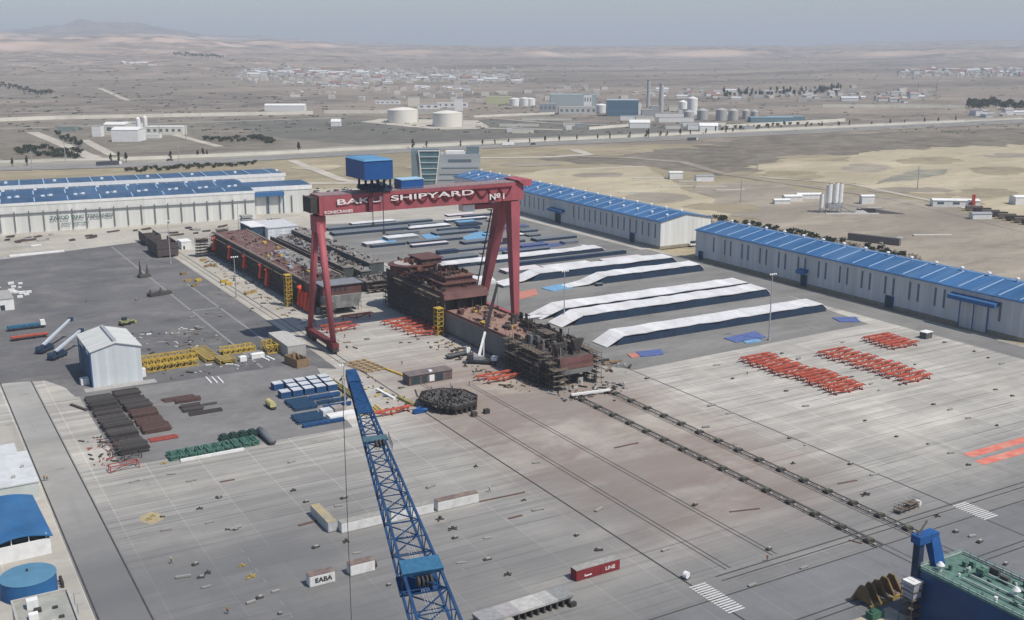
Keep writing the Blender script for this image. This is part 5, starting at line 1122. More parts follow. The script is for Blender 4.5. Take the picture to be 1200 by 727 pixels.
# vehicles
def truck(x, y, rz, L, bodymat, cabmat, label, cab=True, h=2.2, name='flatbed_truck', cat='truck'):
    t = thing(name, label, cat, (x, y, 0), rz)
    m = MB(); m.box(0, L, -1.2, 1.2, .95, 1.25); m.build('chassis', DARKST, t)
    m = MB(); m.box(0, L - (2.6 if cab else 0), -1.25, 1.25, 1.26, h); m.build('load_bed', bodymat, t)
    if cab:
        m = MB(); m.hexa([(L - 2.2, -1.2, 1.0), (L, -1.2, 1.0), (L, 1.2, 1.0), (L - 2.2, 1.2, 1.0), (L - 2.2, -1.15, 3.4), (L - .4, -1.15, 3.4), (L - .4, 1.15, 3.4), (L - 2.2, 1.15, 3.4)]); c = m.build('cab', cabmat, t)
        m = MB(); m.hexa([(L - .18, -1.0, 2.0), (L - .1, -1.0, 2.0), (L - .1, 1.0, 2.0), (L - .18, 1.0, 2.0), (L - .42, -1.0, 3.2), (L - .34, -1.0, 3.2), (L - .34, 1.0, 3.2), (L - .42, 1.0, 3.2)]); m.build('windscreen', DOORD, c)
    for xx in ((1.2, 2.6, L - 5.5, L - 1.3) if L > 9 else (1.2, L - 1.3)):
        for s in (-1, 1): m = MB(); m.cyl((xx, s * 1.25, .5), (xx, s * .9, .5), .5, n=12); m.build('wheel', BLACK, t)
    return t
TB = M('truck_bed_blue', (.03, .12, .21), var=.25); TO = M('trailer_orange_red', (.36, .085, .05), var=.25)
truck(40.5, 501.5, R(1), 15.5, TB, WHT, 'articulated truck with blue flatbed and white cab on the left asphalt'); truck(40.0, 483.5, R(3), 14.5, TO, TO, 'orange red flatbed trailer without tractor in front of the blue truck', False, 1.8, 'flatbed_trailer', 'trailer')
def boom_truck(x, y, rz, L, lb):
    t = thing('telescopic_crane', lb, 'mobile crane', (x, y, 0), rz, 'two boom cranes by the tall shed')
    NB = M('navy_vehicle', (.025, .045, .085), var=.3)
    m = MB(); m.box(-5, 4, -1.4, 1.4, .7, 1.5); m.build('chassis', NB, t); m = MB(); m.box(-4.8, -2.8, -1.3, 1.3, 1.52, 2.9); c = m.build('cab', NB, t); m = MB(); m.box(-4.86, -4.81, -1, 1, 2.0, 2.7); m.build('windscreen', GLASSB, c)
    m = MB(); m.box(-1.5, 2.5, -1.2, 1.2, 1.52, 2.8); m.build('turret', NB, t)
    m = MB(); m.bar((-1.5, 0, 2.9), (L, 0, 2.9 + L * .30), 1.0, 1.0, .7, .7); m.build('boom', M('boom_pale_blue', (.47, .52, .58), var=.1), t); m = MB(); m.bar((-.5, 0, 2.2), (L * .4, 0, 2.4 + L * .16), .4); m.build('lift_cylinder', GREYST, t)
    m = MB(); m.box(L - .4, L + 1.0, -.8, .8, 2.9 + L * .30 - 1.0, 2.9 + L * .30 + .6); m.build('boom_head', NB, t)
    for xx in (-3.8, -2.2, 1, 2.8):
        for s in (-1, 1): m = MB(); m.cyl((xx, s * 1.5, .6), (xx, s * 1.1, .6), .6, n=12); m.build('wheel', BLACK, t)
boom_truck(50.3, 460, R(50), 19, 'rear of two navy cranes with pale boom raised toward the tall shed'); boom_truck(53.3, 447.5, R(45), 15, 'front of two navy cranes with pale boom raised toward the tall shed')
def mobile_crane():
    t = thing('mobile_crane', 'white mobile crane with long black boom raised beside the main hull', 'mobile crane', (193.5, 356.5, 0), R(-40))
    m = MB(); m.box(-6, 6, -1.5, 1.5, .8, 1.7); m.build('carrier', M('dark_carrier', (.06, .065, .075), var=.3), t); m = MB(); m.box(4, 6.3, -1.45, 1.45, 1.72, 3.0); c = m.build('driver_cab', WHT, t)
    m = MB(); m.box(-3.0, .6, -1.2, 1.2, 1.75, 3.1); m.build('superstructure', GREYST, t); m = MB(); m.box(-5.5, -3.6, -1.6, 1.6, 1.9, 3.8); m.build('counterweight', MATS['dark_carrier'], t)
    for xx in (-4.6, -3, 1, 2.6, 4.4):
        for s in (-1, 1): m = MB(); m.cyl((xx, s * 1.6, .65), (xx, s * 1.1, .65), .65, n=12); m.build('wheel', BLACK, t)
    for xx in (-5.5, 5.2):
        for s in (-1, 1): m = MB(); m.bar((xx, s * 1.3, 1.1), (xx, s * 4, 1.1), .35); m.bar((xx, s * 4, 1.1), (xx, s * 4, .1), .3); m.box(xx - .5, xx + .5, s * 4 - .5, s * 4 + .5, .03, .15); m.build('outrigger', MATS['dark_carrier'], t)
    Rm = Matrix.Rotation(R(40), 3, 'Z'); tipw = Vector((*G(583, 333, 27), 27)) - Vector((193.5, 356.5, 0)); tp = Rm @ tipw; b0 = Vector((-1, 0, 3)); mid = b0.lerp(tp, .33)
    m = MB(); m.bar(b0, mid, .85, .85, .75, .75); m.build('boom_base', WHT, t); m = MB(); m.bar(mid, tp, 1.2, 1.2, .8, .8); m.build('boom_section', M('boom_black', (.03, .028, .03), var=.2), t)
    m = MB(); m.bar((.8, 0, 2.8), b0.lerp(tp, .26), .45); m.build('lift_cylinder', GREYST, t)
    m = MB(); m.cyl(tp, tp + Vector((0, 0, -9)), .06, n=5); m.build('hoist_rope', DARKST, t); m = MB(); m.box(tp.x - .4, tp.x + .4, tp.y - .4, tp.y + .4, tp.z - 10, tp.z - 9); m.build('hook_block', DARKST, t)
mobile_crane()
t = truck(184.5, 368.5, R(8), 11, M('truck_crane_deck', (.12, .13, .14), var=.3), WHT, 'small crane truck with folded dark boom behind the mobile crane', True, 1.6, 'crane_truck', 'truck'); m = MB(); m.bar((2, 0, 3.2), (17, -.5, 3.6), .7, .6, .4, .4); m.build('folded_boom', DARKST, t)
def excavator(x, y, rz, body, lb):
    t = thing('loader', lb, 'loader', (x, y, 0), rz); m = MB(); m.box(-2.5, 2.0, -1.2, 1.2, 1.0, 2.2); m.build('body', body, t); m = MB(); m.box(-1.2, .6, -.8, .8, 2.22, 3.5); m.build('cab', DOORD, t)
    m = MB(); m.bar((1.5, 0, 1.8), (4.2, 0, 1.2), .5); m.box(3.8, 4.8, -1.4, 1.4, .3, 1.4); m.build('bucket_arm', body, t)
    for xx in (-1.7, 1.5):
        for s in (-1, 1): m = MB(); m.cyl((xx, s * 1.5, .75), (xx, s * 1.0, .75), .75, n=12); m.build('wheel', BLACK, t)
excavator(*GV(147, 381).xy, R(20), M('olive_machine', (.28, .29, .13), var=.3), 'olive loader on the asphalt behind the tall shed')
excavator(*GV(345, 388).xy, R(80), BLUEP, 'small blue loader near the left gantry leg') if False else None

# yellow trusses
def truss(x, y, L, W, H, rz, n, mat, lb, nm='yellow_truss'):
    t = thing(nm, lb, 'truss', (x, y, 0), rz, 'yellow steel trusses'); c = MB(); b = MB(); c2 = []
    for yy in (0, W):
        for zz in (.2, H): m = MB(); m.bar((0, yy, zz), (L, yy, zz), .35); m.build('chord', mat, t)
    for k in range(n + 1):
        xx = L * k / n; b.bar((xx, 0, .2), (xx, 0, H), .25); b.bar((xx, W, .2), (xx, W, H), .25); b.bar((xx, 0, H), (xx, W, H), .25); b.bar((xx, 0, .2), (xx, W, .2), .2)
        if k < n: x2 = L * (k + 1) / n; b.bar((xx, 0, .2), (x2, 0, H), .22); b.bar((xx, W, H), (x2, W, .2), .22); b.bar((xx, 0, H), (x2, W, H), .22)
    b.build('lacing', mat, t); m = MB()
    for k in range(n): m.box(L * k / n + .1, L * (k + .8) / n, W * .2, W * .8, H * .5, H * .58)
    m.build('planking', M('yellow_planking', (.38, .27, .06), var=.3), t)['kind'] = 'stuff'
truss(79, 409, 19.5, 8, 2.6, R(2), 8, YELP, 'largest yellow truss, right of the tall shed'); truss(80.5, 419, 20, 6, 2.2, R(1), 8, YELP, 'yellow truss lying behind the largest one')
truss(111.5, 404.5, 6.5, 6, 2.0, R(92), 4, M('tan_yellow_paint', (.38, .29, .11), var=.3), 'tan yellow truss lying lengthwise between two crosswise trusses') ; truss(110.5, 418, 13, 5.5, 2.0, R(2), 6, YELP, 'yellow truss behind the small white boxes'); truss(126.3, 411, 6, 9, 3.4, R(0), 3, YELP, 'tallest short yellow truss left of the grey concrete box')
truss(107.0, 411, 20, 5.5, 1.6, R(92), 8, MATS['tan_yellow_paint'], 'long tan yellow truss lying lengthwise in the middle of the yellow group')
for x, y, s, lb in ((113.5, 405.5, 2.6, 'left of two white boxes in front of the yellow trusses'), (118.5, 407, 5.2, 'right and wider of two white boxes in front of the yellow trusses')): m = MB(); m.box(0, s, 0, 2, .03, 1.7); m.hexa([(-.1, -.1, 1.72), (s + .1, -.1, 1.72), (s + .1, 2.1, 1.72), (-.1, 2.1, 1.72), (.5, .4, 2.1), (s - .5, .4, 2.1), (s - .5, 1.6, 2.1), (.5, 1.6, 2.1)]); o = m.build('white_box', WHT); o.location = (x, y, 0); tag(o, lb, 'box')
for k in range(2): m = MB(); m.bar((0, 0, .2), (1, -6, .2), .7, .4); o = m.build('white_beam', WHT); o.location = (122.6 + k * 2, 407.5, .02); tag(o, '%s of two white beams beside the yellow trusses' % ('left', 'right')[k], 'beam')
t = thing('concrete_box', 'grey concrete box with pale lid at the edge of the crane lane', 'concrete box', (131.5, 402, 0)); m = MB(); m.box(0, 7.5, 0, 24, .03, 4.4); m.build('body', GREYB, t); m = MB(); m.box(-.1, 7.6, -.1, 24.1, 4.42, 4.7); m.build('lid', M('pale_concrete_lid', (.45, .44, .41), var=.12), t)
t = thing('timber_crate', 'open brown timber crate with clutter in front of the grey concrete box', 'crate', (129.5, 385.5, 0), R(10)); m = MB(); m.box(0, 5, 0, .3, .03, 3.4); m.box(0, 5, 9.7, 10, .03, 3.4); m.box(0, .3, .3, 9.7, .03, 3.4); m.box(4.7, 5, .3, 9.7, .03, 3.4); m.box(.3, 4.7, .3, 9.7, .05, .5); m.build('crate_walls', WOODM, t)
for k in range(9): m = MB(); a = rr.uniform(.5, 4); b = rr.uniform(1, 9); m.bar((a, b, 1), (a + rr.uniform(-1, 1), b + rr.uniform(-2, 2), 4.2), .35); m.build('scrap', WOODM, t)
# yellow frames near the gantry leg and the lattice boom
t = thing('ladder_frame', 'rusty yellow ladder like frames lying flat right of the lattice boom head', 'frame', (150, 366, 0), R(8)); m = MB()
for i in range(4): m.bar((i * 2.8, 0, .5), (i * 2.8 - .6, 17, .5), .35)
for i in range(6): m.bar((0, 1 + i * 3, .5), (9, 1 + i * 3, .5), .3)
m.build('frame', M('rusty_yellow', (.34, .23, .09), var=.35), t)
m = MB(); m.bar((0, 0, .3), (2.6, -14, .3), .8, .6); o = m.build('yellow_beam', YELP); o.location = (158, 369, .02); tag(o, 'single yellow beam lying right of the ladder frames', 'beam')
m = MB(); m.bar((0, 0, .3), (1, -13, .3), .9, .7); m2 = m.build('white_beam', WHT); m2.location = (145.2, 346, .03); tag(m2, 'long white beam lying beside the crane rail near the lattice boom', 'beam')
m = MB(); m.bar((0, 0, .4), (1, -10, .4), 1.4, .8); m2 = m.build('olive_beam', MATS['olive_yellow_beam']); m2.location = (148.2, 334, .03); tag(m2, 'olive beam lying beside the crane rail left of the cabin block', 'beam')
# cylinder tank at the yard edge
t = thing('steel_tank', 'small dark grey steel tank lying at the front edge of the storage yard', 'tank', (95.6, 311, 0), R(92)); m = MB(); m.cyl((0, 0, 1.3), (12, 0, 1.3), 1.15, n=18); m.build('shell', M('tank_grey', (.15, .16, .17), var=.2), t, True); m = MB(); m.box(1.5, 2.2, -1.2, 1.2, .02, .8); m.build('saddle', DARKST, t); m = MB(); m.box(9.5, 10.2, -1.2, 1.2, .02, .8); m.build('saddle', DARKST, t)
# red frame, dark racks near the storage yard corner
def rack(x, y, rz, mat, lb, grp=None, L=5):
    t = thing('steel_rack', lb, 'rack', (x, y, 0), rz, grp); m = MB()
    for a in (0, L):
        for b in (0, 2.4): m.bar((a, b, .03), (a, b, 2.0), .25)
        m.bar((a, 0, 1.9), (a, 2.4, 1.9), .2)
    m.bar((0, 0, 1.9), (L, 0, 1.9), .22); m.bar((0, 2.4, 1.9), (L, 2.4, 1.9), .22); m.bar((0, 0, .4), (L, 2.4, 1.7), .2); m.build('frame', mat, t)
for px, py, lb in ((120, 525, 'left'), (132, 537, 'middle'), (146, 541, 'right')): x, y = G(px, py); rack(x, y, R(5), K1, 'dark rack at the corner of the storage yard, %s of three' % lb, 'dark racks at the storage yard corner')
x, y = G(130, 555); rack(x, y, R(3), K3, 'low faded red rack in front of the dark racks', None, 8)
# dark spiky assemblies on the asphalt
def spiky(px, py, hs, lb):
    x, y = G(px, py); t = thing('mast_assembly', lb, 'steel assembly', (x, y, 0), R(15)); m = MB(); m.box(-3, 3, -1.8, 1.8, .1, 1.5); m.build('base', K1, t)
    for k, h in enumerate(hs): m = MB(); a = -2 + 4 * k / max(1, len(hs) - 1); m.cyl((a, 0, 1.5), (a, 0, h), .8, .2, 6); m.build('cone', K1, t)
spiky(169, 325, (9, 6.5), 'taller dark assembly with two pointed masts on the asphalt'); spiky(181, 347, (3.4, ), 'small dark pointed assembly, left of two, nearer on the asphalt'); spiky(193, 345, (3.8,), 'small dark pointed assembly, right of two, nearer on the asphalt')
# ship blocks near the lettered hall
def block(px, py, W, L, H, lb, mat=HULLD, rz=0):
    x, y = G(px, py); t = thing('ship_block', lb, 'ship block', (x, y, 0), rz, 'ship blocks by the lettered hall'); m = MB(); m.box(0, W, 0, .4, 1, H); m.box(0, .4, .4, L, 1, H); m.box(W - .4, W, .4, L, 1, H); m.box(.4, W - .4, .4, L, 1.0, 1.6); m.box(.4, W - .4, L * .5, L * .5 + .4, 1.6, H); m.build('shell', mat, t)
    m = MB(); m.box(-.3, W + .3, -.2, L, H * .62, H * .66); m.build('stringer', mat, t)
    for a in (1, W - 2):
        for b in (1, L - 3): m = MB(); m.box(a, a + 1.4, b, b + 1.4, .02, .98); m.build('keel_block', GREYB, t)
block(185, 303, 12, 26, 8.5, 'nearer dark ribbed ship block at the asphalt corner', M('block_brown_dark', (.095, .078, .078), var=.3, line=(0, .9, .25, .5))); block(172, 289, 9, 22, 6.5, 'farther dark ship block behind the ribbed one', MATS['block_brown_dark'])
x, y = G(213, 293); t = simple_house('site_cabin', 'white cabin standing between dark ship blocks', 'cabin', (x, y, 0), 6, 10, 4.6, WHT, WHT, flat=True); m = MB(); m.box(1, 2, -.1, -.01, .2, 2.2); m.build('door', DOORD, t)
for px, py, lb in ((232, 302, 'left dark scaffold tower behind the left hull'), (256, 290, 'right dark scaffold tower behind the left hull'), (244, 300, 'low dark scaffold between the two towers')):
    x, y = G(px, py); t = thing('scaffold_tower', lb, 'scaffold tower', (x, y, 0)); h = 5 if 'low' in lb else 10.5; scaffold(t, 0, 7, 0, 5, h, 4, 3, 1.7, face='y', jit=1, hole=.1)
    m = MB(); m.box(.5, 6.5, .5, 4.5, h - 2.4, h - .4); m.build('block', K1, t)
# pale cube building with navy end
x, y = G(315, 290); t = thing('ice_cube_building', 'white gridded cube building with dark navy end beyond the hulls', 'building', (x, y, 0)); t.name = 'cube_building'
m = MB(); m.box(0, 19, 0, 30, 0, 11.5); m.build('wall', M('white_grid_panel', (.66, .69, .72), var=.04, line=(0, 2.2, .07, .25)), t); m = MB()
for k in range(6): m.box(-.06, 19.06, -.08, -.005, 1.8 + k * 1.8, 1.95 + k * 1.8)
m.build('panel_joint', M('pale_joint', (.48, .51, .54)), t); m = MB(); m.box(-.3, 19.3, -.3, 30.3, 11.52, 11.9); m.build('roof', M('silver_roof', (.55, .56, .57)), t)
m = MB(); m.box(-8.5, -.02, 6, 28, 0, 12); m.build('navy_wing', M('navy_wall', (.03, .055, .09), var=.2), t); m = MB(); m.box(-9, -.02, 5.5, 28.5, 12.02, 12.5); m.build('wing_roof', WHT, t)
x, y = G(298, 293); simple_house('white_cabin', 'low white building in front of the gridded cube building', 'cabin', (x, y, 0), 12, 9, 4.5, WHT, WHT, flat=True)
x, y = G(285, 276); t = thing('silo_stack', 'pale ribbed stack left of the navy end of the cube building', 'stack', (x, y, 0))
for k in range(6): m = MB(); m.box(0, 7, 0, 6, .1 + k * 2.2, 1.6 + k * 2.2); m.build('layer', GREYB if k % 2 else GREYST, t)

# steel work platform with concrete top at the bottom edge
t = thing('work_platform', 'long work platform with patched concrete top and dark legs near the bottom edge', 'platform', (103.5, 181.5, 0), R(2)); 
for x, wd, cl in ((-5, 5, (.27, .27, .27)), (.02, 4.2, (.33, .31, .31)), (4.25, 6.2, (.42, .41, .39)), (10.5, 3.4, (.36, .355, .34)), (13.95, 4, (.24, .245, .24))):
    m = MB(); m.box(x, x + wd, 0, 5.0, 1.9, 2.45); m.build('top_slab', M('slab_%d' % int(x * 10), cl, var=.2, scale=.8), t)
m = MB(); m.box(-5, 17.9, .3, 4.7, 1.5, 1.88); m.build('under_frame', K1, t)
for k in range(14): m = MB(); m.box(-4.6 + k * 1.65, -4.1 + k * 1.65, .2, 4.8, .02, 1.48); m.build('leg', K1, t)
m = MB(); m.box(-.6, 1.8, -1.2, -.05, .02, 1.9); m.build('end_cabinet', GREYB, t); m = MB(); m.box(16.6, 18.2, -.9, -.02, .02, 1.0); m.build('end_foot', K1, t)

# ------------------------------------------------------------------ blue ship at the lower right
def blue_ship():
    t = thing('blue_ship', 'blue ship with green deck and blue arch mast in the bottom right corner', 'ship', (181.5, 60, 0)); W = 13.5; Lh = 80; BH = M('ship_hull_blue', (.012, .055, .155), rough=.45, var=.2, scale=.2, dirt=(.02, .075, .19), dirtamt=.5, dscale=.1); GD = M('ship_deck_green', (.085, .17, .14), var=.3, scale=.6, dirt=(.15, .21, .18), dirtamt=.6, dscale=.3)
    m = MB(); m.box(0, W, 0, Lh, .05, 11.6); m.build('hull', BH, t); m = MB(); m.box(-.1, W + .1, -.1, Lh + .1, 11.62, 12.0); d = m.build('deck', GD, t)
    PG = M('pale_green_rail', (.28, .38, .33), var=.15); m = MB()
    for x in (0, W): 
        m.bar((x, 0, 12.5), (x, Lh, 12.5), .35, .25); m.bar((x, 0, 13.1), (x, Lh, 13.1), .1)
        for k in range(40): m.bar((x, k * 2, 12), (x, k * 2, 13.1), .12)
    m.bar((0, Lh, 12.5), (W, Lh, 12.5), .35, .25); m.bar((0, Lh, 13.1), (W, Lh, 13.1), .1); m.build('bulwark_rail', PG, t)
    for x in (3.2, 5.8, 9.2): m = MB(); m.cyl((x, 8, 12.5), (x, Lh - 8, 12.5), .2, n=8); m.build('deck_pipe', M('pale_pipe', (.42, .46, .43), var=.2), d)
    r_ = random.Random(2); DG = M('ship_gear_green', (.08, .16, .12), var=.3)
    for k in range(60):
        x = r_.uniform(1, W - 2); y = r_.uniform(35, Lh - 3); s = r_.uniform(.25, .9); m = MB(); m.box(x, x + s, y, y + s * r_.uniform(.8, 3), 12.01, 12.2 + s * 1.4) if k % 2 else m.cyl((x, y, 12.01), (x, y, 12.3 + s), s * .5, n=10); m.build('deck_gear', r_.choice((DG, DG, GD, PG, K1, WHT)), d)
    for x, y in ((6.6, Lh - 18), (2.5, Lh - 3)): m = MB(); m.cyl((x, y, 12.01), (x, y, 13.4), .35, n=10); m.cyl((x, y, 13.4), (x, y, 14.1), .9, .3, 12); m.build('white_dome', WHT, d)
    for x, y in ((8, Lh - 9), (9, Lh - 28)):
        m = MB(); m.cyl((x, y, 12.01), (x, y, 14.2), .22, n=8); m.box(x - .9, x + .9, y - .9, y + .9, 12.9, 13.9); m.build('winch', DG, d)
    AB = M('arch_blue', (.015, .085, .26), var=.15)
    m = MB(); m.box(-.6, .9, Lh + .15, Lh + 1.8, .05, 18.3); a = m.build('arch_post', M('arch_post_dark', (.02, .035, .07), var=.3), t)
    m = MB(); m.box(-1.1, 4.9, Lh - .2, Lh + 2.2, 17.4, 19.2); m.build('arch_top', AB, t); m = MB(); m.hexa([(3.2, Lh - 1.4, 12.01), (6.2, Lh - 1.4, 12.01), (6.2, Lh + .1, 12.01), (3.2, Lh + .1, 12.01), (2.4, Lh - .2, 18.4), (4.9, Lh - .2, 18.4), (4.9, Lh + 2.0, 18.4), (2.4, Lh + 2.0, 18.4)]); m.build('arch_leg', AB, t)
    m = MB(); m.bar((-.5, Lh + 1, 19.3), (6.5, Lh + 4.5, 19.5), .35); m.build('arch_rail', K1, t)
    m = MB(); m.box(1.6, 3.6, Lh + .2, Lh + 2.2, 9, 10.8); m.build('side_fitting', GREYST, t)
blue_ship()
t = thing('scaffold_stairs', 'pale grey access stair tower between the brown fins and the blue ship', 'stair tower', (178.0, 138.5, 0)); scaffold(t, 0, 3.2, 0, 3, 9.5, 2, 2, 1.9, face='y'); m = MB(); m.box(.2, 3, .2, 2.8, 6.0, 9.2); m.build('cabin', M('pale_grey_blue', (.30, .31, .35), var=.2), t); m = MB(); m.box(0, 3.2, 0, 3, 9.3, 9.7); m.build('cabin_roof', WHT, t)
t = thing('fin_frame', 'row of brown triangular fins on a yellow frame beside the blue ship', 'frame', (176.3, 147.5, 0), R(4)); m = MB(); m.box(0, 12, 0, .5, .05, .8); m.box(0, 12, 5, 5.5, .05, .8); m.build('base', M('ochre_steel', (.30, .20, .06), var=.3), t)
for k in range(5): m = MB(); x = .5 + k * 2.5; m.add([(x, 0, .8), (x, 5.5, .8), (x, 3.8, 4.2), (x, 2.4, 4.2), (x + .5, 0, .8), (x + .5, 5.5, .8), (x + .5, 3.8, 4.2), (x + .5, 2.4, 4.2)], [(0, 1, 2, 3), (7, 6, 5, 4), (0, 4, 5, 1), (1, 5, 6, 2), (2, 6, 7, 3), (3, 7, 4, 0)]); m.build('fin', M('ochre_brown', (.17, .105, .05), var=.3), t)
rect('concrete_pad', 163, 181, 134, 146.5, .05, M('yellow_concrete', (.42, .37, .27), var=.2, dirt=(.3, .28, .24), dirtamt=.5))
t = thing('green_machine', 'green machine on the yellowish concrete pad at the bottom edge', 'machine', (*G(1025, 724), .05)); m = MB(); m.box(-1.8, 1.8, -1, 1, .05, 1.5); m.build('body', M('machine_green', (.04, .12, .08), var=.3), t); m = MB(); m.cyl((-1, 0, 1.5), (-.2, 0, 2.3), .5); m.build('motor', MATS['machine_green'], t)

# ------------------------------------------------------------------ small blocks and trestles scattered over the slab
KB = M('keel_block_dark', (.065, .06, .055), var=.4, scale=2, rnd=.3); KG = M('keel_block_pale', (.33, .32, .30), var=.2, scale=2, rnd=.3); KY = M('keel_block_ochre', (.36, .28, .09), var=.3, scale=2)
def kb_dark():
    t = thing('keel_block', '', 'keel block'); m = MB(); m.box(-1.4, 1.4, -.7, .7, .03, .75); m.build('base', KB, t); m = MB(); m.box(-.5, 1.1, -.5, .5, .77, 1.15); m.build('cap', KG, t); return t
def kb_pale():
    t = thing('concrete_beam', '', 'concrete beam'); m = MB(); m.box(-2.3, 2.3, -.5, .5, .25, .95); m.build('beam', KG, t); m = MB(); m.box(-2.0, -1.4, -.6, .6, .03, .24); m.build('foot', KB, t); m = MB(); m.box(1.4, 2.0, -.6, .6, .03, .24); m.build('foot', KB, t); return t
def kb_cross(mat=KB):
    t = thing('cross_trestle', '', 'trestle'); m = MB(); m.bar((-1.9, -.9, .35), (1.9, .9, .35), .45, .5); m.build('arm', mat, t); m = MB(); m.bar((-1.3, 1.1, .3), (1.3, -1.1, .3), .4, .45); m.build('arm', mat, t); m = MB(); m.box(-.45, .45, -.45, .45, .6, 1.5); m.build('post', mat, t); return t
PK = {'d': None, 'p': None, 'x': None, 'y': None}
LBK = {'d': ('small dark keel block with pale cap left on the striped slab', 'dark keel blocks on the slab'), 'p': ('pale concrete beam on two feet lying on the striped slab', 'pale beams on the slab'),
       'x': ('dark cross shaped trestle standing on the striped slab', 'dark cross trestles on the slab'), 'y': ('ochre cross shaped trestle near the yellow stain', 'ochre trestles on the slab')}
z8 = lambda x, y: (680 + x / 2.308, 380 + y / 2.308); z7 = lambda x, y: (680 + x / 2.308, 560 + y / 2.308); z6 = lambda x, y: (250 + x / 2.667, 540 + y / 2.667); z5 = lambda x, y: (x / 3.204, 500 + y / 3.204)
KL = [('d', z8(*p)) for p in [(180, 148), (412, 148), (557, 182), (565, 310), (770, 262), (855, 305), (940, 325), (1050, 382), (730, 380), (955, 218), (865, 165), (735, 143), (545, 80), (1123, 178), (1127, 275), (905, 110), (1103, 92), (90, 160), (60, 145), (1168, 195), (985, 50)]]
KL += [('p', z8(*p)) for p in [(355, 222), (405, 243), (610, 223), (610, 328), (1003, 350), (795, 408), (1000, 232), (787, 162), (590, 95), (710, 50), (340, 280), (370, 112), (1050, 255), (1140, 108), (808, 180), (420, 325)]]
KL += [('x', z8(*p)) for p in [(575, 378), (770, 463), (1065, 75)]]
KL += [('d', z7(*p)) for p in [(50, 197), (775, 45), (1015, 148), (1080, 175), (510, 195), (310, 75), (1150, 235), (1145, 262)]] + [('p', z7(*p)) for p in [(50, 88), (230, 197), (1060, 160), (605, 245), (465, 292)]] + [('x', z7(965, 105))]
KL += [('p', z6(*p)) for p in [(245, 5), (392, 143), (70, 212), (195, 410), (680, 83), (857, 243), (1010, 8), (1015, 155), (775, 320), (118, 445), (450, 290)]]
KL += [('d', z6(*p)) for p in [(18, 118), (290, 130), (320, 272), (208, 480), (548, 390), (755, 243), (857, 310), (1135, 235), (145, 430), (408, 118)]] + [('x', z6(*p)) for p in [(250, 95), (415, 255), (708, 185), (748, 215), (920, 358), (970, 125), (820, 20)]] + [('y', z6(*p)) for p in [(90, 330), (118, 365)]]
KL += [('p', z5(*p)) for p in [(505, 207), (645, 180), (720, 205), (625, 390), (688, 567), (775, 605), (788, 362)]] + [('d', z5(*p)) for p in [(822, 267), (855, 387), (733, 520), (755, 568), (610, 340), (885, 388)]] + [('x', z5(*p)) for p in [(750, 310), (780, 552)]] + [('y', z5(*p)) for p in [(615, 140), (560, 350), (575, 338)]]
KL += [('d', p) for p in [(540, 420), (490, 398), (505, 408), (430, 398), (470, 402), (480, 402), (428, 436), (470, 455), (556, 436), (585, 447), (618, 380), (700, 455), (720, 470), (708, 452), (260, 335), (296, 362), (243, 368), (258, 371), (160, 352)]]
KL += [('p', p) for p in [(300, 350), (222, 390), (236, 385), (212, 388), (206, 392), (262, 388), (190, 402), (225, 372)]]
r_ = random.Random(11)
for kd, (px, py) in KL:
    x, y = G(px, py); lb, gr = LBK[kd]; a = r_.uniform(-.35, .35)
    sc_ = r_.uniform(.42, .66)
    if PK[kd] is None:
        PK[kd] = kb_dark() if kd == 'd' else kb_pale() if kd == 'p' else kb_cross(KY if kd == 'y' else KB); q = PK[kd]; q.location = (x, y, .02); q.rotation_euler = (0, 0, a); q['label'] = lb; q['group'] = gr; q.scale = (sc_,) * 3
    else: dup(PK[kd], (x, y, .02), a, lb, gr, (sc_ * r_.uniform(.7, 1.2), sc_, sc_ * r_.uniform(.7, 1.1)))
for i, (a, b, w_) in enumerate((((855, 600), (890, 596), .5), ((720, 525), (748, 519), .6), ((562, 588), (615, 577), .5), ((596, 608), (612, 604), .6), ((982, 567), (1004, 563), .5), ((350, 616), (373, 610), .8), ((258, 565), (275, 562), .6), ((995, 633), (1010, 637), .4))):
    p = GV(*a, .12); q = GV(*b, .12); m = MB(); c = (p + q) / 2; m.bar(p - c, q - c, w_, .2); o = m.build('steel_bar', M('rusty_bar', (.12, .075, .06), var=.3)); o.location = c
    tag(o, ['rusty bar on the brown stained slab right of centre', 'rusty bar near the start of the rail cradle', 'longest dark bar right of the white container row', 'short dark bar below the longest dark bar', 'rusty bar beside the right cradle line', 'dark bar at the left end of the container row', 'short dark bar below the green pipe bundles', 'thin dark bar near the upper right crosswalk'][i], 'steel bar')
t = thing('pipe_rack', 'dark pipe rack with pale end piece near the right cradle line and crosswalk', 'rack', (*G(1062, 598), 0), R(5)); scaffold(t, -4, 4, -1, 1, 1.6, 5, 2, .8, face='y'); m = MB(); m.cyl((5, -.6, .8), (5, .6, .8), .8, n=14); m.build('reel', WHT, t)
t = thing('cable_reel', 'white cable reel at the end of the crane rail by the crosswalk', 'cable reel', (*G(804, 678), 0), R(20)); m = MB(); m.cyl((0, -.5, .9), (0, .5, .9), .85, n=16); m.build('drum', WHT, t); m = MB(); m.box(-.9, .9, -.7, .7, .03, .12); m.build('base', KB, t)
t = thing('guard_hut', 'small dark hut with white roof on the pale slab near the hall', 'hut', (*G(1085, 398), 0), R(4)); m = MB(); m.box(0, 4.2, 0, 3.2, .05, 2.6); m.build('wall', M('hut_dark', (.09, .09, .09), var=.2), t); m = MB(); m.box(-.2, 4.4, -.2, 3.4, 2.62, 2.9); m.build('roof', WHT, t)
rect('yellow_stain', *[v for v in (69.5, 76, 251.5, 256)], .045, M('yellow_spill', (.38, .30, .16), var=.3, scale=.8, dirt=(.3, .29, .26), dirtamt=.9, dscale=.6)) if False else None
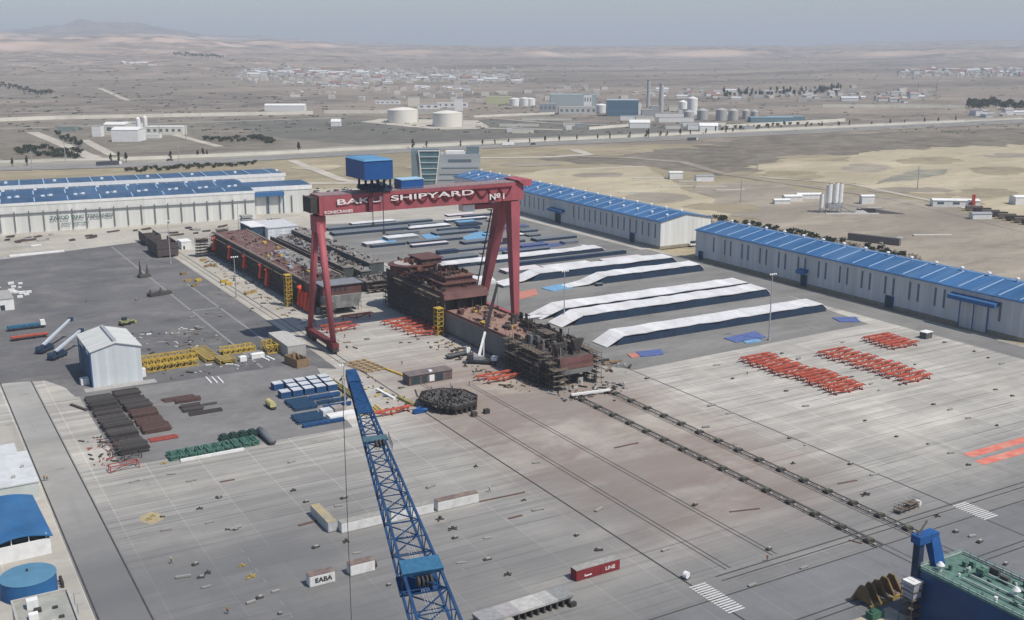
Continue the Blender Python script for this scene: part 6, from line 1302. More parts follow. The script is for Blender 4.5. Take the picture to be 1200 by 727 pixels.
sheet('yellow_stain', gp([(163, 606), (176, 600), (190, 603), (192, 609), (178, 615), (166, 612)]), .045, M('yellow_spill', (.37, .30, .17), var=.25, scale=.8, dirt=(.28, .27, .25), dirtamt=.9, dscale=.6), (1, .5), 3)

# ------------------------------------------------------------------ lamp masts
def lamp(x, y, h, lb, n=4):
    t = thing('lamp_mast', lb, 'lamp mast', (x, y, 0)); m = MB(); m.cyl((0, 0, 0), (0, 0, h), .32, .14, 8); m.build('mast', GREYST, t); m = MB(); m.box(-.5, .5, -.5, .5, .03, .8); m.build('foot', GREYB, t)
    m = MB(); m.box(-1.6, 1.6, -.12, .12, h, h + .25); m.build('crossarm', GREYST, t)
    for k in range(n): m = MB(); m.hexa([(-1.6 + k, -.5, h - .1), (-1.1 + k, -.5, h - .1), (-1.1 + k, .1, h + .1), (-1.6 + k, .1, h + .1), (-1.6 + k, -.5, h + .2), (-1.1 + k, -.5, h + .2), (-1.1 + k, .1, h + .45), (-1.6 + k, .1, h + .45)]); m.build('floodlight', WHT, t)
lamp(257.5, 397, 22.5, 'tall slim lamp mast at the west end of the second shelter pair'); lamp(*G(901, 399), 28, 'tall slim lamp mast in front of the nearest long shelter')
lamp(*G(200, 309), 24, 'lamp mast in front of the ribbed ship block'); lamp(*G(277, 349), 20, 'lamp mast on the strip beside the orange plated hull'); lamp(*G(280.8, 284), 26, 'lamp mast with white base box near the left hall wing')
lamp(*G(404.5, 478), 15, 'slim dark mast standing left of the lattice boom head', 2)
m = MB(); m.box(-.8, .8, -.8, .8, .02, 6.5); o = m.build('mast_cabinet', WHT); o.location = (G(283, 284)[0], G(283, 284)[1], 0); tag(o, 'tall narrow white cabinet beside the lamp mast near the left hall wing', 'cabinet')
for i, (px, py, h) in enumerate(((77, 190, 22), (218, 163, 30), (187, 158, 22), (236, 158, 34), (38, 200, 20), (1075, 222, 20), (887, 201, 18), (868, 237, 18), (1097, 108, 34), (1075, 113, 34), (210, 190, 18))):
    x, y = G(px, py); t = thing('utility_pole', '', 'pole', (x, y, -.4)); m = MB(); m.cyl((0, 0, 0), (0, 0, h), .5, .3, 6); m.build('pole', GREYST if i not in (8, 9) else K1, t); m = MB(); m.box(-2, 2, -.2, .2, h - 2, h - 1.5); m.build('crossarm', GREYST, t)
    t['label'] = ['pole beside the highway above the lettered hall roof', 'pole on the plain right of the white factory', 'short pole in front of the white factory', 'tall white pole right of the white factory', 'pole between highway and left hall roof', 'pole on the dusty lot near the dirt road', 'pole at the corner of the sandy field', 'pole on the bare plot behind the halls', 'right dark mast beyond the long white wall', 'left dark mast beyond the long white wall', 'pole on the near side of the highway above the hall roof'][i]

# ------------------------------------------------------------------ people
def person_mesh(pose):
    J = dict(hip=(0, 0, .95), belly=(0, 0, 1.12), chest=(0, 0, 1.35), neck=(0, .01, 1.5), head=(0, .03, 1.62), top=(0, .02, 1.74))
    J.update({'hl': (-.1, 0, .9), 'hr': (.1, 0, .9), 'kl': (-.11, .05 + .12 * pose, .5), 'kr': (.11, .03 - .06 * pose, .5), 'al': (-.12, .02 + .22 * pose, .09), 'ar': (.12, -.03 - .25 * pose, .09), 'tl': (-.13, .18 + .22 * pose, .04), 'tr': (.13, .13 - .25 * pose, .04),
              'sl': (-.19, 0, 1.42), 'sr': (.19, 0, 1.42), 'el': (-.26, -.02 - .1 * pose, 1.14), 'er': (.26, .0 + .12 * pose, 1.14), 'wl': (-.25, .1 - .1 * pose, .9), 'wr': (.25, .14 + .14 * pose, .92), 'fl': (-.25, .15 - .1 * pose, .8), 'fr': (.25, .2 + .14 * pose, .83)})
    E_ = [('hip', 'belly'), ('belly', 'chest'), ('chest', 'neck'), ('neck', 'head'), ('head', 'top'), ('hip', 'hl'), ('hip', 'hr'), ('hl', 'kl'), ('kl', 'al'), ('al', 'tl'), ('hr', 'kr'), ('kr', 'ar'), ('ar', 'tr'), ('chest', 'sl'), ('sl', 'el'), ('el', 'wl'), ('wl', 'fl'), ('chest', 'sr'), ('sr', 'er'), ('er', 'wr'), ('wr', 'fr')]
    rad = dict(hip=.15, belly=.14, chest=.16, neck=.06, head=.1, top=.08, hl=.1, hr=.1, kl=.065, kr=.065, al=.045, ar=.045, tl=.04, tr=.04, sl=.065, sr=.065, el=.045, er=.045, wl=.033, wr=.033, fl=.035, fr=.035)
    ks = list(J); me = bpy.data.meshes.new('p'); me.from_pydata([J[k] for k in ks], [(ks.index(a), ks.index(b)) for a, b in E_], []); ob = bpy.data.objects.new('p', me); COL.objects.link(ob)
    md = ob.modifiers.new('s', 'SKIN'); 
    for i, k in enumerate(ks): me.skin_vertices[0].data[i].radius = (rad[k], rad[k]); me.skin_vertices[0].data[i].use_root = (k == 'hip')
    ob.modifiers.new('u', 'SUBSURF').levels = 1; bpy.context.view_layer.update(); dg = bpy.context.evaluated_depsgraph_get()
    r = bpy.data.meshes.new_from_object(ob.evaluated_get(dg)); bpy.data.objects.remove(ob)
    for p in r.polygons: p.use_smooth = True
    return r
SKIN = M('skin', (.45, .28, .2), var=.05); OVR = [M('workwear_navy', (.03, .04, .07), var=.15), M('workwear_dark', (.035, .035, .035), var=.2), M('workwear_blue', (.04, .08, .16), var=.15)]; VEST = [M('vest_orange', (.60, .16, .03)), M('vest_yellow', (.50, .52, .08))]
PM = [person_mesh(0.0), person_mesh(1.0)]
def person(px, py, rz, i, lb):
    x, y = G(px, py); me = PM[i % 2].copy(); me.materials.clear(); me.materials.append(OVR[i % 3]); o = bpy.data.objects.new('person', me); COL.objects.link(o); o.location = (x, y, .03); o.rotation_euler = (0, 0, rz); tag(o, lb, 'person', 'workers on the yard')
    m = MB(); m.cyl((0, .02, 1.70), (0, .02, 1.80), .125, .09, 12); m.cyl((0, .05, 1.69), (0, .05, 1.705), .155, .155, 12); m.build('helmet', WHT if i % 2 else YELP, o)
    m = MB(); m.cyl((0, 0, 1.08), (0, 0, 1.44), .185, .2, 12); m.build('vest', VEST[i % 2], o)
PP = [((267, 720), 'person in dark clothes walking at the lower left of the slab'), ((201, 661), 'person standing below the yellow stain on the slab'), ((899, 658), 'person walking near the end of the rust coloured rails'), ((573.5, 577), 'person standing right of the white container row'),
      ((471, 428), 'person between the ladder frames and the cabin block'), ((555.5, 440), 'person standing right of the cabin block'), ((550, 452), 'person standing at the right rear of the octagonal section'), ((437.5, 456), 'person at the crane rail beside the lattice boom'), ((474, 469), 'person on the crane rail left of the octagonal section'),
      ((875.6, 440), 'person at the left end of the near orange frame row'), ((101, 355), 'person walking alone on the left asphalt'), ((257, 341), 'person on the pale strip near the dark masts'), ((293.5, 366), 'person walking on the crane lane left of the hull'), ((306, 361), 'person beside the yellow stair tower of the left hull'),
      ((52, 564), 'left one of two people walking on the west road'), ((55.5, 563.5), 'right one of two people walking on the west road'), ((404, 396), 'person near the left gantry leg bogies'), ((612, 437), 'person under the scaffolding of the main hull'), ((668, 449), 'person in front of the stern of the main hull'), ((680, 450), 'person at the right corner of the stern')]
for i, ((px, py), lb) in enumerate(PP): person(px, py, i * 1.3, i, lb)

# ------------------------------------------------------------------ trees and shrubs
LEAF = M('dusty_foliage', (.055, .070, .040), var=.5, scale=.8, rnd=.4); BARK = M('bark', (.10, .075, .055), var=.3); DRYL = M('yellowish_foliage', (.22, .19, .07), var=.4, scale=1)
def crown_mesh(rx, rz, zc, n, seed, s=.5, cone=False):
    r_ = random.Random(seed); m = MB(); cl = [(r_.uniform(-.6, .6) * rx, r_.uniform(-.6, .6) * rx, zc + r_.uniform(-.6, .6) * rz, r_.uniform(.35, .6)) for _ in range(7)]
    for _ in range(n):
        c = r_.choice(cl); v = Vector((r_.gauss(0, 1), r_.gauss(0, 1), r_.gauss(0, 1))).normalized() * r_.uniform(.4, 1.0) * c[3]
        p = Vector((c[0] + v.x * rx, c[1] + v.y * rx, c[2] + v.z * rz))
        if cone: k = max(.12, 1 - (p.z - (zc - rz)) / (2.2 * rz)); p.x *= k * 1.3; p.y *= k * 1.3
        a = Vector((r_.uniform(-1, 1), r_.uniform(-1, 1), r_.uniform(-1, 1))).normalized() * s * r_.uniform(.6, 1.4); b = a.cross(Vector((r_.uniform(-1, 1), r_.uniform(-1, 1), r_.uniform(-1, 1)))).normalized() * s * r_.uniform(.5, 1)
        m.add([p - a - b, p + a - b, p + a + b, p - a + b], [(0, 1, 2, 3)])
    return m
def tree_proto(kind, seed, leaf=None):
    t = thing('tree' if kind != 'shrub' else 'shrub', '', 'tree' if kind != 'shrub' else 'shrub')
    h, rx, rz, zc = {'pine': (9, 1.9, 4.2, 5.2), 'round': (7, 3.2, 2.6, 4.8), 'shrub': (1.6, 1.7, 1.0, 1.2), 'poplar': (12, 2.8, 5.2, 6.6)}[kind]
    m = MB(); m.cyl((0, 0, -.3), (0, 0, h * .7), .05 * h, .02 * h, 7)
    for k in range(4): a = k * 1.7; m.bar((0, 0, h * (.3 + .08 * k)), (math.cos(a) * rx * .6, math.sin(a) * rx * .6, h * (.5 + .08 * k)), .18, .18, .06, .06)
    m.build('trunk', BARK, t); crown_mesh(rx, rz, zc, 260 if kind != 'shrub' else 120, seed, .42 if kind != 'shrub' else .3, kind == 'pine').build('crown', leaf or LEAF, t); return t
TP = {}
def tree(kind, px, py, lb, grp, sc=1.0, leaf=None):
    x, y = G(px, py); k = (kind, random.randint(0, 1), bool(leaf)); s = (sc * random.uniform(.8, 1.25),) * 3
    z = terr_h(px, math.hypot(x, y), x, y) if math.hypot(x, y) > 3000 else -.5
    if k not in TP: TP[k] = tree_proto(kind, len(TP) * 5 + 1, leaf); q = TP[k]; q.location = (x, y, z); q['label'] = lb; q['group'] = grp; q.scale = s
    else: dup(TP[k], (x, y, z), random.uniform(0, 6), lb, grp, s)
def row(kind, pts, n, jit, lb, grp, sc=1.0):
    for i in range(n):
        u = (i + random.uniform(-.3, .3)) / max(1, n - 1) * (len(pts) - 1); u = max(0, min(len(pts) - 1.001, u)); k = int(u); f = u - k
        px = pts[k][0] * (1 - f) + pts[k + 1][0] * f; py = pts[k][1] * (1 - f) + pts[k + 1][1] * f + random.uniform(-jit, jit); tree(kind, px, py, lb, grp, sc)
for px, py in ((484, 174), (232, 184.5), (238, 184), (243, 184), (350, 178), (130, 190), (140, 190), (148, 190), (760, 161), (500, 173), (200, 187), (15, 195), (32, 194)): tree('pine', px, py, 'dark conifer standing against the pale wall of the highway', 'conifers along the highway', 1.1)
row('pine', [(540, 171.5), (760, 160.5), (900, 153), (1120, 142.5)], 34, .5, 'dark conifer standing against the pale wall of the highway', 'conifers along the highway', .9)
row('shrub', [(240, 165), (300, 163), (320, 167)], 34, 2.5, 'dark shrub in the grove right of the white factory', 'shrubs right of the white factory', 2.2)
row('shrub', [(20, 176), (95, 182)], 46, 5, 'dark shrub in the scrub patch left of the white factory', 'shrubs left of the white factory', 2.2)
row('round', [(66, 158), (78, 166), (95, 172)], 14, 2, 'dark tree beside the diagonal track left of the factory', 'trees at the diagonal track', 1.0)
row('shrub', [(150, 201), (300, 192)], 40, 1.6, 'dusty shrub between the highway and the left hall roofs', 'shrubs behind the left halls', 1.6)
row('poplar', [(846, 112), (960, 108), (985, 106)], 26, 1.4, 'tall dark poplar among white houses right of the plant', 'poplars by the white houses', 1.5)
row('round', [(850, 114), (980, 110)], 22, 1.2, 'dark round tree among the white houses behind the plant', 'round trees by the white houses', 1.6)
row('round', [(205, 79), (262, 79.5)], 24, .5, 'dark tree in the long row at the foot of the bluffs', 'trees at the foot of the bluffs', 2.2)
row('round', [(0, 103), (30, 108), (60, 112)], 20, 2, 'dark tree in the sparse grove at the far left', 'trees at the far left', 1.6)
row('round', [(1135, 127), (1160, 124), (1215, 130)], 40, 3.0, 'green tree in the thick grove at the right edge', 'trees at the right edge', 1.9)
row('round', [(845, 153), (900, 149), (960, 147)], 16, 1, 'dark tree between the plant and the highway', 'trees between plant and highway', .8)
tree('round', 602, 380, 'small yellowish tree at the foot of the right gantry leg', 'yellowish tree', .75, DRYL); TP[('round', 0, True)] = TP.get(('round', 0, True)) or TP.get(('round', 1, True))
r_ = random.Random(4)
for i in range(60):
    px = r_.uniform(835, 1060); py = 256 + (px - 835) * .195 + r_.uniform(-3, 3)
    if 1000 < px < 1015: continue
    tree('shrub', px, py, 'dry brown shrub among the heaps behind the nearest hall', 'shrubs behind the nearest hall', 1.3)
m = MB()
for i in range(420):
    px = r_.uniform(830, 1080); x, y = G(px, 257 + (px - 835) * .195 + r_.uniform(-4, 4)); s = r_.uniform(.4, 1.8); m.add([(x - s, y - s, -.3), (x + s, y - s * .7, -.3), (x + s * .8, y + s, -.3), (x - s, y + s * .8, -.3), (x + r_.uniform(-.4, .4), y, s * .8)], [(0, 1, 4), (1, 2, 4), (2, 3, 4), (3, 0, 4), (3, 2, 1, 0)])
o = m.build('rubble_heaps', M('brown_rubble', (.20, .165, .13), var=.4, scale=.5, dirt=(.10, .08, .07), dirtamt=.6, dscale=.15)); tag(o, 'strip of brown rubble heaps behind the nearest grey hall', 'rubble', kind='stuff')
# ------------------------------------------------------------------ concrete batching plant on the dusty lot
def batch_plant():
    bx, by = G(962, 249); t = thing('batching_plant', 'concrete batching plant with four white silos on dark legs on the dusty lot', 'batching plant', (bx, by, -.2), R(-30)); t.scale = (.8, .8, .68)
    for x, y, r, z0, z1 in ((0, 0, 1.8, 5, 20), (7, 2, 2.7, 10.5, 30), (13, 2, 2.7, 10.5, 31), (18.5, 5, 2.2, 10, 30)):
        m = MB(); m.cyl((x, y, z0), (x, y, z1), r, n=14); m.cyl((x, y, z0 - 3), (x, y, z0), .6, r, 14); s = m.build('silo', WHT, t); m = MB(); m.cyl((x, y, z1), (x, y, z1 + 1.2), r * .5, r * .3, 8); m.build('silo_filter', M('brown_filter', (.25, .17, .12)), s)
        for a in (-1, 1):
            for b in (-1, 1): m = MB(); m.bar((x + a * r * .7, y + b * r * .7, 0), (x + a * r * .7, y + b * r * .7, z0 + 1), .4); m.build('leg', GREYST, t)
    m = MB(); m.box(6, 19, -1, 6, 4.5, 9); m.build('mixer_house', GREYST, t); m = MB(); m.bar((20, 4, 9), (46, 6, 2.5), 2.2, 1.6); m.build('conveyor', GREYB, t); m = MB(); m.bar((18, -3, 7), (30, -7, 0), .9); m.bar((10, -2, 6), (18, -8, 0), .8); m.build('chute', GREYST, t)
    m = MB(); m.box(32, 48, -6, -2, 0, 5); m.build('aggregate_bin', DARKST, t); m = MB(); m.box(44, 58, 4, 10, 0, 4.2); m.build('bin_hopper', GREYB, t)
    m = MB(); m.box(2, 50, -10.5, -9.8, 0, 1.4); m.build('low_wall', WHT, t); m = MB(); m.hexa([(48.1, -6, 0), (74, -10, 0), (74, -4, 0), (48.1, -2, 0), (48.1, -6, 4.6), (74, -10, .2), (74, -4, .2), (48.1, -2, 4.6)]); m.build('ramp', M('ramp_earth', (.15, .14, .13), var=.3), t)
    m = MB(); m.add([(22, -7, 0), (34, -8, 0), (33, 1, 0), (21, 1, 0), (27, -3, 4)], [(0, 1, 4), (1, 2, 4), (2, 3, 4), (3, 0, 4), (3, 2, 1, 0)]); o = m.build('gravel_heap', GREYB); tag(o, 'pale gravel heap beside the batching plant silos', 'gravel heap', kind='stuff'); o.location = t.location; o.rotation_euler = t.rotation_euler
batch_plant()
for (px, py, w_, d, h, lb) in ((920, 236, 14, 8, 4, 'small white cabin left of the batching plant silos'), (935, 233, 20, 7, 3.5, 'long low white shed left of the batching plant silos'), (908, 239, 12, 6, 3, 'low white cabin farthest left by the batching plant'), (785, 210, 12, 8, 6, 'small white hut on the bare plot'), (816, 213, 16, 7, 5, 'dark roofed hut on the bare plot'), (1010, 239, 10, 6, 6, 'pale hut just right of the batching plant'), (1140, 257, 14, 6, 4, 'white vehicle like cabin on the lot near the row of dark wagons'), (1190, 240, 30, 10, 6, 'long white shed at the right edge of the sandy field')):
    simple_house('site_hut', lb, 'hut', (*G(px, py), -.3), w_, d, h, WHT, WHT if 'dark' not in lb else GREYST, R(-25), 1.0)
x, y = G(1093, 242); t = simple_house('red_tower_building', 'white building with a slim red tower at its right end', 'building', (x, y, -.3), 34, 10, 5, WHT, WHT, R(-38), 1.0, 3); m = MB(); m.box(28, 30, -2, 0, 0, 10); m.build('tower', M('tower_red', (.50, .07, .05)), t)
for i in range(9):
    px = 1132 + i * 9.5; py = 247 + i * 2.35; x, y = G(px, py); m = MB(); m.box(0, 12, 0, 3, .6, 3.6); m.box(1, 3, .2, 2.8, 0, .6); m.box(9, 11, .2, 2.8, 0, .6); o = m.build('rail_wagon', DARKST if i % 2 else M('wagon_brown', (.16, .13, .11), var=.3)); o.location = (x, y, -.2); o.rotation_euler = (0, 0, R(-37)); tag(o, 'dark wagon standing in the long row on the dusty lot', 'wagon', 'row of dark wagons')
x, y = G(993, 281); m = MB(); m.box(0, 33, 0, 3, 0, 4.4); o = m.build('panel_wall', M('dark_grey_panels', (.15, .14, .14), var=.2)); o.location = (x, y, -.2); o.rotation_euler = (0, 0, R(-70)); tag(o, 'dark grey stack wall on the lot behind the nearest hall', 'stack')
m = MB(); m.bar((0, 0, .6), (28, 8, .6), 2, 1.2); o = m.build('pale_stack', GREYB); o.location = (*G(1032, 286), -.2); tag(o, 'pale low stack right of the dark stack wall', 'stack')
for i, (px, py, l) in enumerate(((742, 209, 26), (775, 219, 24), (795, 213, 18), (815, 219, 24), (838, 223, 22), (725, 226, 30), (1070, 276, 22))):
    x, y = G(px, py); m = MB(); m.bar((0, 0, .3), (l, -l * .55, .3), 3.2, .8); o = m.build('pale_slab', M('pale_slab_stack', (.52, .50, .44), var=.1)); o.location = (x, y, -.2); tag(o, 'low pale slab stack lying on the bare ground behind the halls', 'slab stack', 'pale slab stacks behind the halls')
# cars and lorries far off
def car(px, py, lb, mt, L=5.5, h=2.0, rz=R(-2)):
    x, y = G(px, py); t = thing('car' if L < 8 else 'lorry', lb, 'car' if L < 8 else 'lorry', (x, y, 0), rz)
    m = MB(); m.box(0, L, -1.1, 1.1, .5, h * (.55 if L < 8 else 1.6)); m.build('body', mt, t); m = MB(); m.box(L * .2 if L < 8 else L + .1, L * .8 if L < 8 else L + 2.4, -1, 1, h * .56 if L < 8 else .6, h * (1 if L < 8 else 1.4)); m.build('cabin', DOORD if L < 8 else WHT, t)
    for a in (.18, .8):
        for s in (-1, 1): m = MB(); m.cyl((L * a, s * 1.15, .45), (L * a, s * .85, .45), .45, n=10); m.build('wheel', BLACK, t)
car(113, 194.5, 'dark lorry driving on the highway above the left hall', M('lorry_dark', (.06, .06, .075)), 22, 2.6, R(-2)); car(588, 171, 'white lorry on the highway behind the office building', WHT, 14, 2.4); car(622, 170, 'dark car on the highway right of the white lorry', M('car_dark', (.05, .05, .06)), 7, 2.4); car(806, 165, 'dark lorry on the highway right of the plant', MATS['lorry_dark'], 13, 2.2)
car(808, 289, 'white van parked between the two grey halls', WHT, 7.5, 3.0, R(5)); car(195, 189, 'dark car on the verge of the highway', MATS['car_dark'], 7, 2.4)
for i in range(26):
    px = r_.uniform(362, 470); py = r_.uniform(221, 227); car(px, py, 'parked car in the car park beyond the gantry beam', [WHT, MATS['car_dark'], M('car_red', (.35, .05, .05)), GREYST][i % 4], 4.8, 1.7, r_.choice((R(60), R(62)))); 
for q in list(COL.objects):
    if q.get('label') == 'parked car in the car park beyond the gantry beam': q['group'] = 'parked cars beyond the gantry beam'
# clutter in front of the lettered hall
for i in range(34):
    px = r_.uniform(5, 260); py = 280 - px * .055 + r_.uniform(-1, 8); x, y = G(px, py); L = r_.uniform(2, 9); m = MB()
    for k in range(r_.randint(2, 4)): m.bar((0, k * .9, .4), (L, k * .9 + r_.uniform(-.4, .4), .4 + r_.uniform(0, .5)), .6)
    o = m.build('steel_pile', r_.choice((K1, K2, GREYB, K1))); o.location = (x, y, .02); o.rotation_euler = (0, 0, r_.uniform(-.6, .6)); tag(o, 'low pile of steel parts in front of the lettered hall', 'steel pile', 'steel piles at the lettered hall')
m = MB(); m.bar((0, 0, .4), (30, 1, .4), 2.5, .8); o = m.build('white_slab', WHT); o.location = (*G(11, 301), .02); tag(o, 'long white slab lying at the edge of the left asphalt', 'slab')
m = MB(); m.bar((0, 0, .3), (6, 1, .3), 2.2, .5); o = m.build('white_slab', WHT); o.location = (*G(36, 289), .02); tag(o, 'short pale slab behind the long white one', 'slab')
# pallets and yellow crates on the strip by the left hull
for i, (px, py) in enumerate(((238, 306), (250, 312), (262, 331), (268, 334), (290, 345), (297, 343), (243, 313), (215, 322), (220, 330), (228, 336), (232, 330))):
    x, y = G(px, py); m = MB(); m.box(-1.6, 1.6, -1, 1, .05, r_.uniform(.5, 1.4)); m.bar((-1.8, .6, .9), (1.9, -.5, 1.3), .3); o = m.build('parts_pallet', r_.choice((YELP, WOODM, M('rusty_yellow', (.34, .23, .09))))); o.location = (x, y, .03); o.rotation_euler = (0, 0, r_.uniform(-.5, .5)); tag(o, 'yellowish pallet of parts on the pale strip beside the left hull', 'pallet', 'pallets beside the left hull')

# ------------------------------------------------------------------ the far plain: walls, factory, tanks, plant, towns
def wallrun(pts, h, th, lb, name='boundary_wall', mat=CREAM):
    t = None; m = MB(); P = [GV(*p) for p in pts]
    for a, b in zip(P[:-1], P[1:]): a.z = b.z = h / 2 - .3; m.bar(a, b, th, h)
    o = m.build(name, mat); tag(o, lb, 'wall')
wallrun([(-40, 144), (65, 140), (200, 137.2), (367, 134)], 6, 2, 'very long cream wall on the plain left of the white tanks')
wallrun([(380, 133.2), (455, 133), (520, 134)], 6, 2, 'cream wall running into the white tanks', ); wallrun([(964, 126), (1050, 126.3), (1130, 127)], 6, 2, 'long white wall on the right of the plain')
wallrun([(850, 150), (900, 147.5), (990, 142.5)], 5, 2, 'white wall right of the plant near the highway'); wallrun([(-60, 192), (60, 190)], 2.6, 1, 'low cream wall left end of the highway')
wallrun([(145, 188), (300, 182), (400, 176.6), (480, 173.5), (600, 167.5), (760, 160), (840, 156), (1000, 149), (1130, 143)], 3.4, 1, 'low cream wall with gaps along the far side of the highway')
wallrun([(555, 138), (600, 136), (650, 134)], 4, 1.5, 'short cream wall right of the white tanks'); wallrun([(690, 152), (735, 148.5), (760, 146)], 4, 1.5, 'white wall in front of the blue glass hall of the plant')
wallrun([(440, 222), (355, 226), (270, 229)], 2.6, 1, 'cream wall behind the left hall wing and car park')
wallrun([(810, 150), (850, 147.5)], 5, 1.5, 'short white wall below the grey silos of the plant')
def blk(px, py, w_, d, h, lb, wall=WHT, roof=GREYB, rz=-30, rf=0, win=0, name='factory_building', cat='building'):
    return simple_house(name, lb, cat, (*G(px, py), -.5), w_, d, h, wall, roof, R(rz), rf or 1, win, flat=(rf == 0))
blk(131, 166, 34, 30, 15, 'nearest white hall of the left factory with pale front', WHT, WHT, -30, 3); blk(122, 158, 30, 26, 14, 'white hall behind the nearest one of the left factory', CREAM, WHT, -30, 3, 2); blk(143, 155, 26, 20, 13, 'small rear hall of the left factory', WHT, GREYB, -30, 2)
blk(171, 158, 50, 22, 11, 'long low white building at the right of the left factory', CREAM, WHT, -30, 0, 6); blk(108, 160, 12, 12, 14, 'narrow white block at the left of the left factory', WHT, GREYB, -30); blk(164, 162, 26, 10, 5, 'low pale canopy in front of the left factory', WHT, WHT, -30)
blk(67, 154, 26, 10, 7, 'grey green shed among trees left of the left factory', M('grey_green_wall', (.22, .27, .25)), GREYB, -30)
for i, px in enumerate((163, 171)): x, y = G(px, 158 - i * 2); m = MB(); m.cyl((0, 0, 0), (0, 0, 22), 3, n=16); m.cyl((0, 0, 22), (0, 0, 24), 3, .6, 16); o = m.build('silo', WHT); o.location = (x, y, -.4); tag(o, 'white silo of the left factory, %s of two' % ('left', 'right')[i], 'silo')
blk(310, 130, 74, 22, 10, 'long white warehouse alone on the plain', WHT, WHT, -30, 3); blk(388, 148, 14, 10, 7, 'small white gabled hut left of the white tanks', WHT, WHT, -30, 4)
for (px, py, lb) in ((470.5, 144.5, 'left one of two large white storage tanks'), (523.5, 149, 'right one of two large white storage tanks')):
    x, y = G(px, py); Rr = 24 if px < 500 else 22.5; x2 = x + Rr * .5; y2 = y + Rr * .86; t = thing('storage_tank', lb, 'tank', (x2, y2, -.4), 0, 'two large white storage tanks'); TW = M('tank_white', (.70, .67, .60), var=.04, scale=.1, dirt=(.5, .47, .4), dirtamt=.4, dscale=.05)
    m = MB(); m.cyl((0, 0, 0), (0, 0, 20), Rr, n=48); m.build('tank_shell', TW, t); m = MB(); m.cyl((0, 0, 20.02), (0, 0, 22.8), Rr * 1.01, Rr * .45, 48); m.cyl((0, 0, 22.8), (0, 0, 23.8), Rr * .45, .5, 48); m.build('tank_roof', TW, t); m = MB(); m.bar((Rr * .78, -Rr * .7, 0), (Rr * .9, -Rr * .5, 20), 1.0); m.build('stair', GREYST, t)
    tarp
sheet('tank_pad', gp([(424, 143), (445, 139), (560, 141), (574, 149), (558, 151), (520, 152), (480, 148.5)]), -.22, DIRT, (15, 3), 7)
blk(440, 122, 50, 14, 6, 'long low pale shed behind the left white tank', WHT, WHT, -30, 0, 5); blk(478, 124, 22, 16, 17, 'tall pale block between the two white tanks', CREAM, GREYB, -30); blk(490, 128, 40, 14, 9, 'low pale block right of the tall pale block', WHT, GREYB, -30, 0, 3); blk(512, 126, 60, 16, 9, 'pale factory block behind the right white tank', WHT, CREAM, -30, 0, 5); blk(533, 130, 14, 14, 22, 'tall narrow pale tower right behind the right white tank', WHT, GREYB, -30)
blk(570, 122, 52, 26, 15, 'yellowish building on the plain right of the white tanks', M('pale_yellow_wall', (.50, .50, .30)), M('pale_yellow_roof', (.42, .42, .30)), -30, 0, 0)
for i, (px, r2, h2) in enumerate(((603, 10, 14), (615, 10, 15), (622, 9, 14), (705, 11, 14))): x, y = G(px, 124 if i < 3 else 132); m = MB(); m.cyl((0, 0, 0), (0, 0, h2), r2, n=24); m.cyl((0, 0, h2), (0, 0, h2 + 2), r2, 1, 24); o = m.build('round_tank', WHT); o.location = (x, y, -.4); tag(o, ['leftmost round white tank right of the yellowish building', 'middle round white tank right of the yellowish building', 'rightmost round white tank right of the yellowish building', 'round white tank left of the blue glass hall'][i], 'tank')
PGW = M('plant_grey_green', (.34, .40, .40), var=.08); blk(645, 124, 92, 40, 22, 'huge pale grey green hall of the plant', PGW, PGW, -30); blk(684, 124, 16, 20, 22, 'tall white stair block at the right end of the grey green hall', WHT, WHT, -30, 0, 3)
blk(655, 134, 66, 30, 12, 'pale long workshop in front of the grey green hall', M('plant_pale', (.50, .50, .47), var=.1), GREYB, -30, 0, 7); blk(632, 132, 30, 22, 16, 'grey skeletal block left of the pale long workshop', GREYST, GREYB, -30, 0, 4)
t = blk(711, 136, 54, 34, 27, 'dark blue glass hall of the plant with pale roof', M('plant_blue_glass', (.10, .18, .26), rough=.3, var=.15, line=(2, 6, .08, .4)), M('pale_blue_roof', (.42, .47, .50)), -32); blk(741, 134, 16, 16, 20, 'white cylinder like block right of the blue glass hall', WHT, GREYB, -30)
for i, (px, py, r2, h2, lb) in enumerate(((759.5, 126, 3.6, 52, 'left tall pale chimney of the plant'), (774.5, 131.5, 4.6, 50, 'right and thicker tall pale chimney of the plant'))):
    x, y = G(px, py); t = thing('chimney', lb, 'chimney', (x, y, -.4)); m = MB(); m.cyl((0, 0, 0), (0, 0, h2), r2, r2 * .85, 16); m.build('stack', M('chimney_pale', (.40, .40, .40), var=.1), t); m = MB(); m.cyl((0, 0, h2), (0, 0, h2 + 1.5), r2 * .95, n=16); m.build('rim', GREYST, t)
for i, (px, py, r2, h2) in enumerate(((811, 134, 9, 28), (800, 131, 8, 18), (807, 142, 8, 15), (823, 140, 9, 15), (845, 141, 9, 17), (859, 141, 8, 16), (874, 139, 6, 13), (884, 139, 6, 12))): x, y = G(px, py); m = MB(); m.cyl((0, 0, 0), (0, 0, h2), r2, n=20); m.cyl((0, 0, h2), (0, 0, h2 + 3), r2, 1.5, 20); o = m.build('silo', WHT if i < 2 else M('silo_grey', (.40, .40, .385), var=.1)); o.location = (x, y, -.4); tag(o, ['tallest white silo of the plant', 'lower white silo left of the tallest', 'first grey silo of the plant row, below the tallest white one', 'second grey silo of the plant row', 'third and widest grey silo of the plant row', 'fourth grey silo of the plant row', 'small pale silo at the right of the plant row', 'smallest pale silo at the right end of the plant row'][i], 'silo')
r_ = random.Random(21)
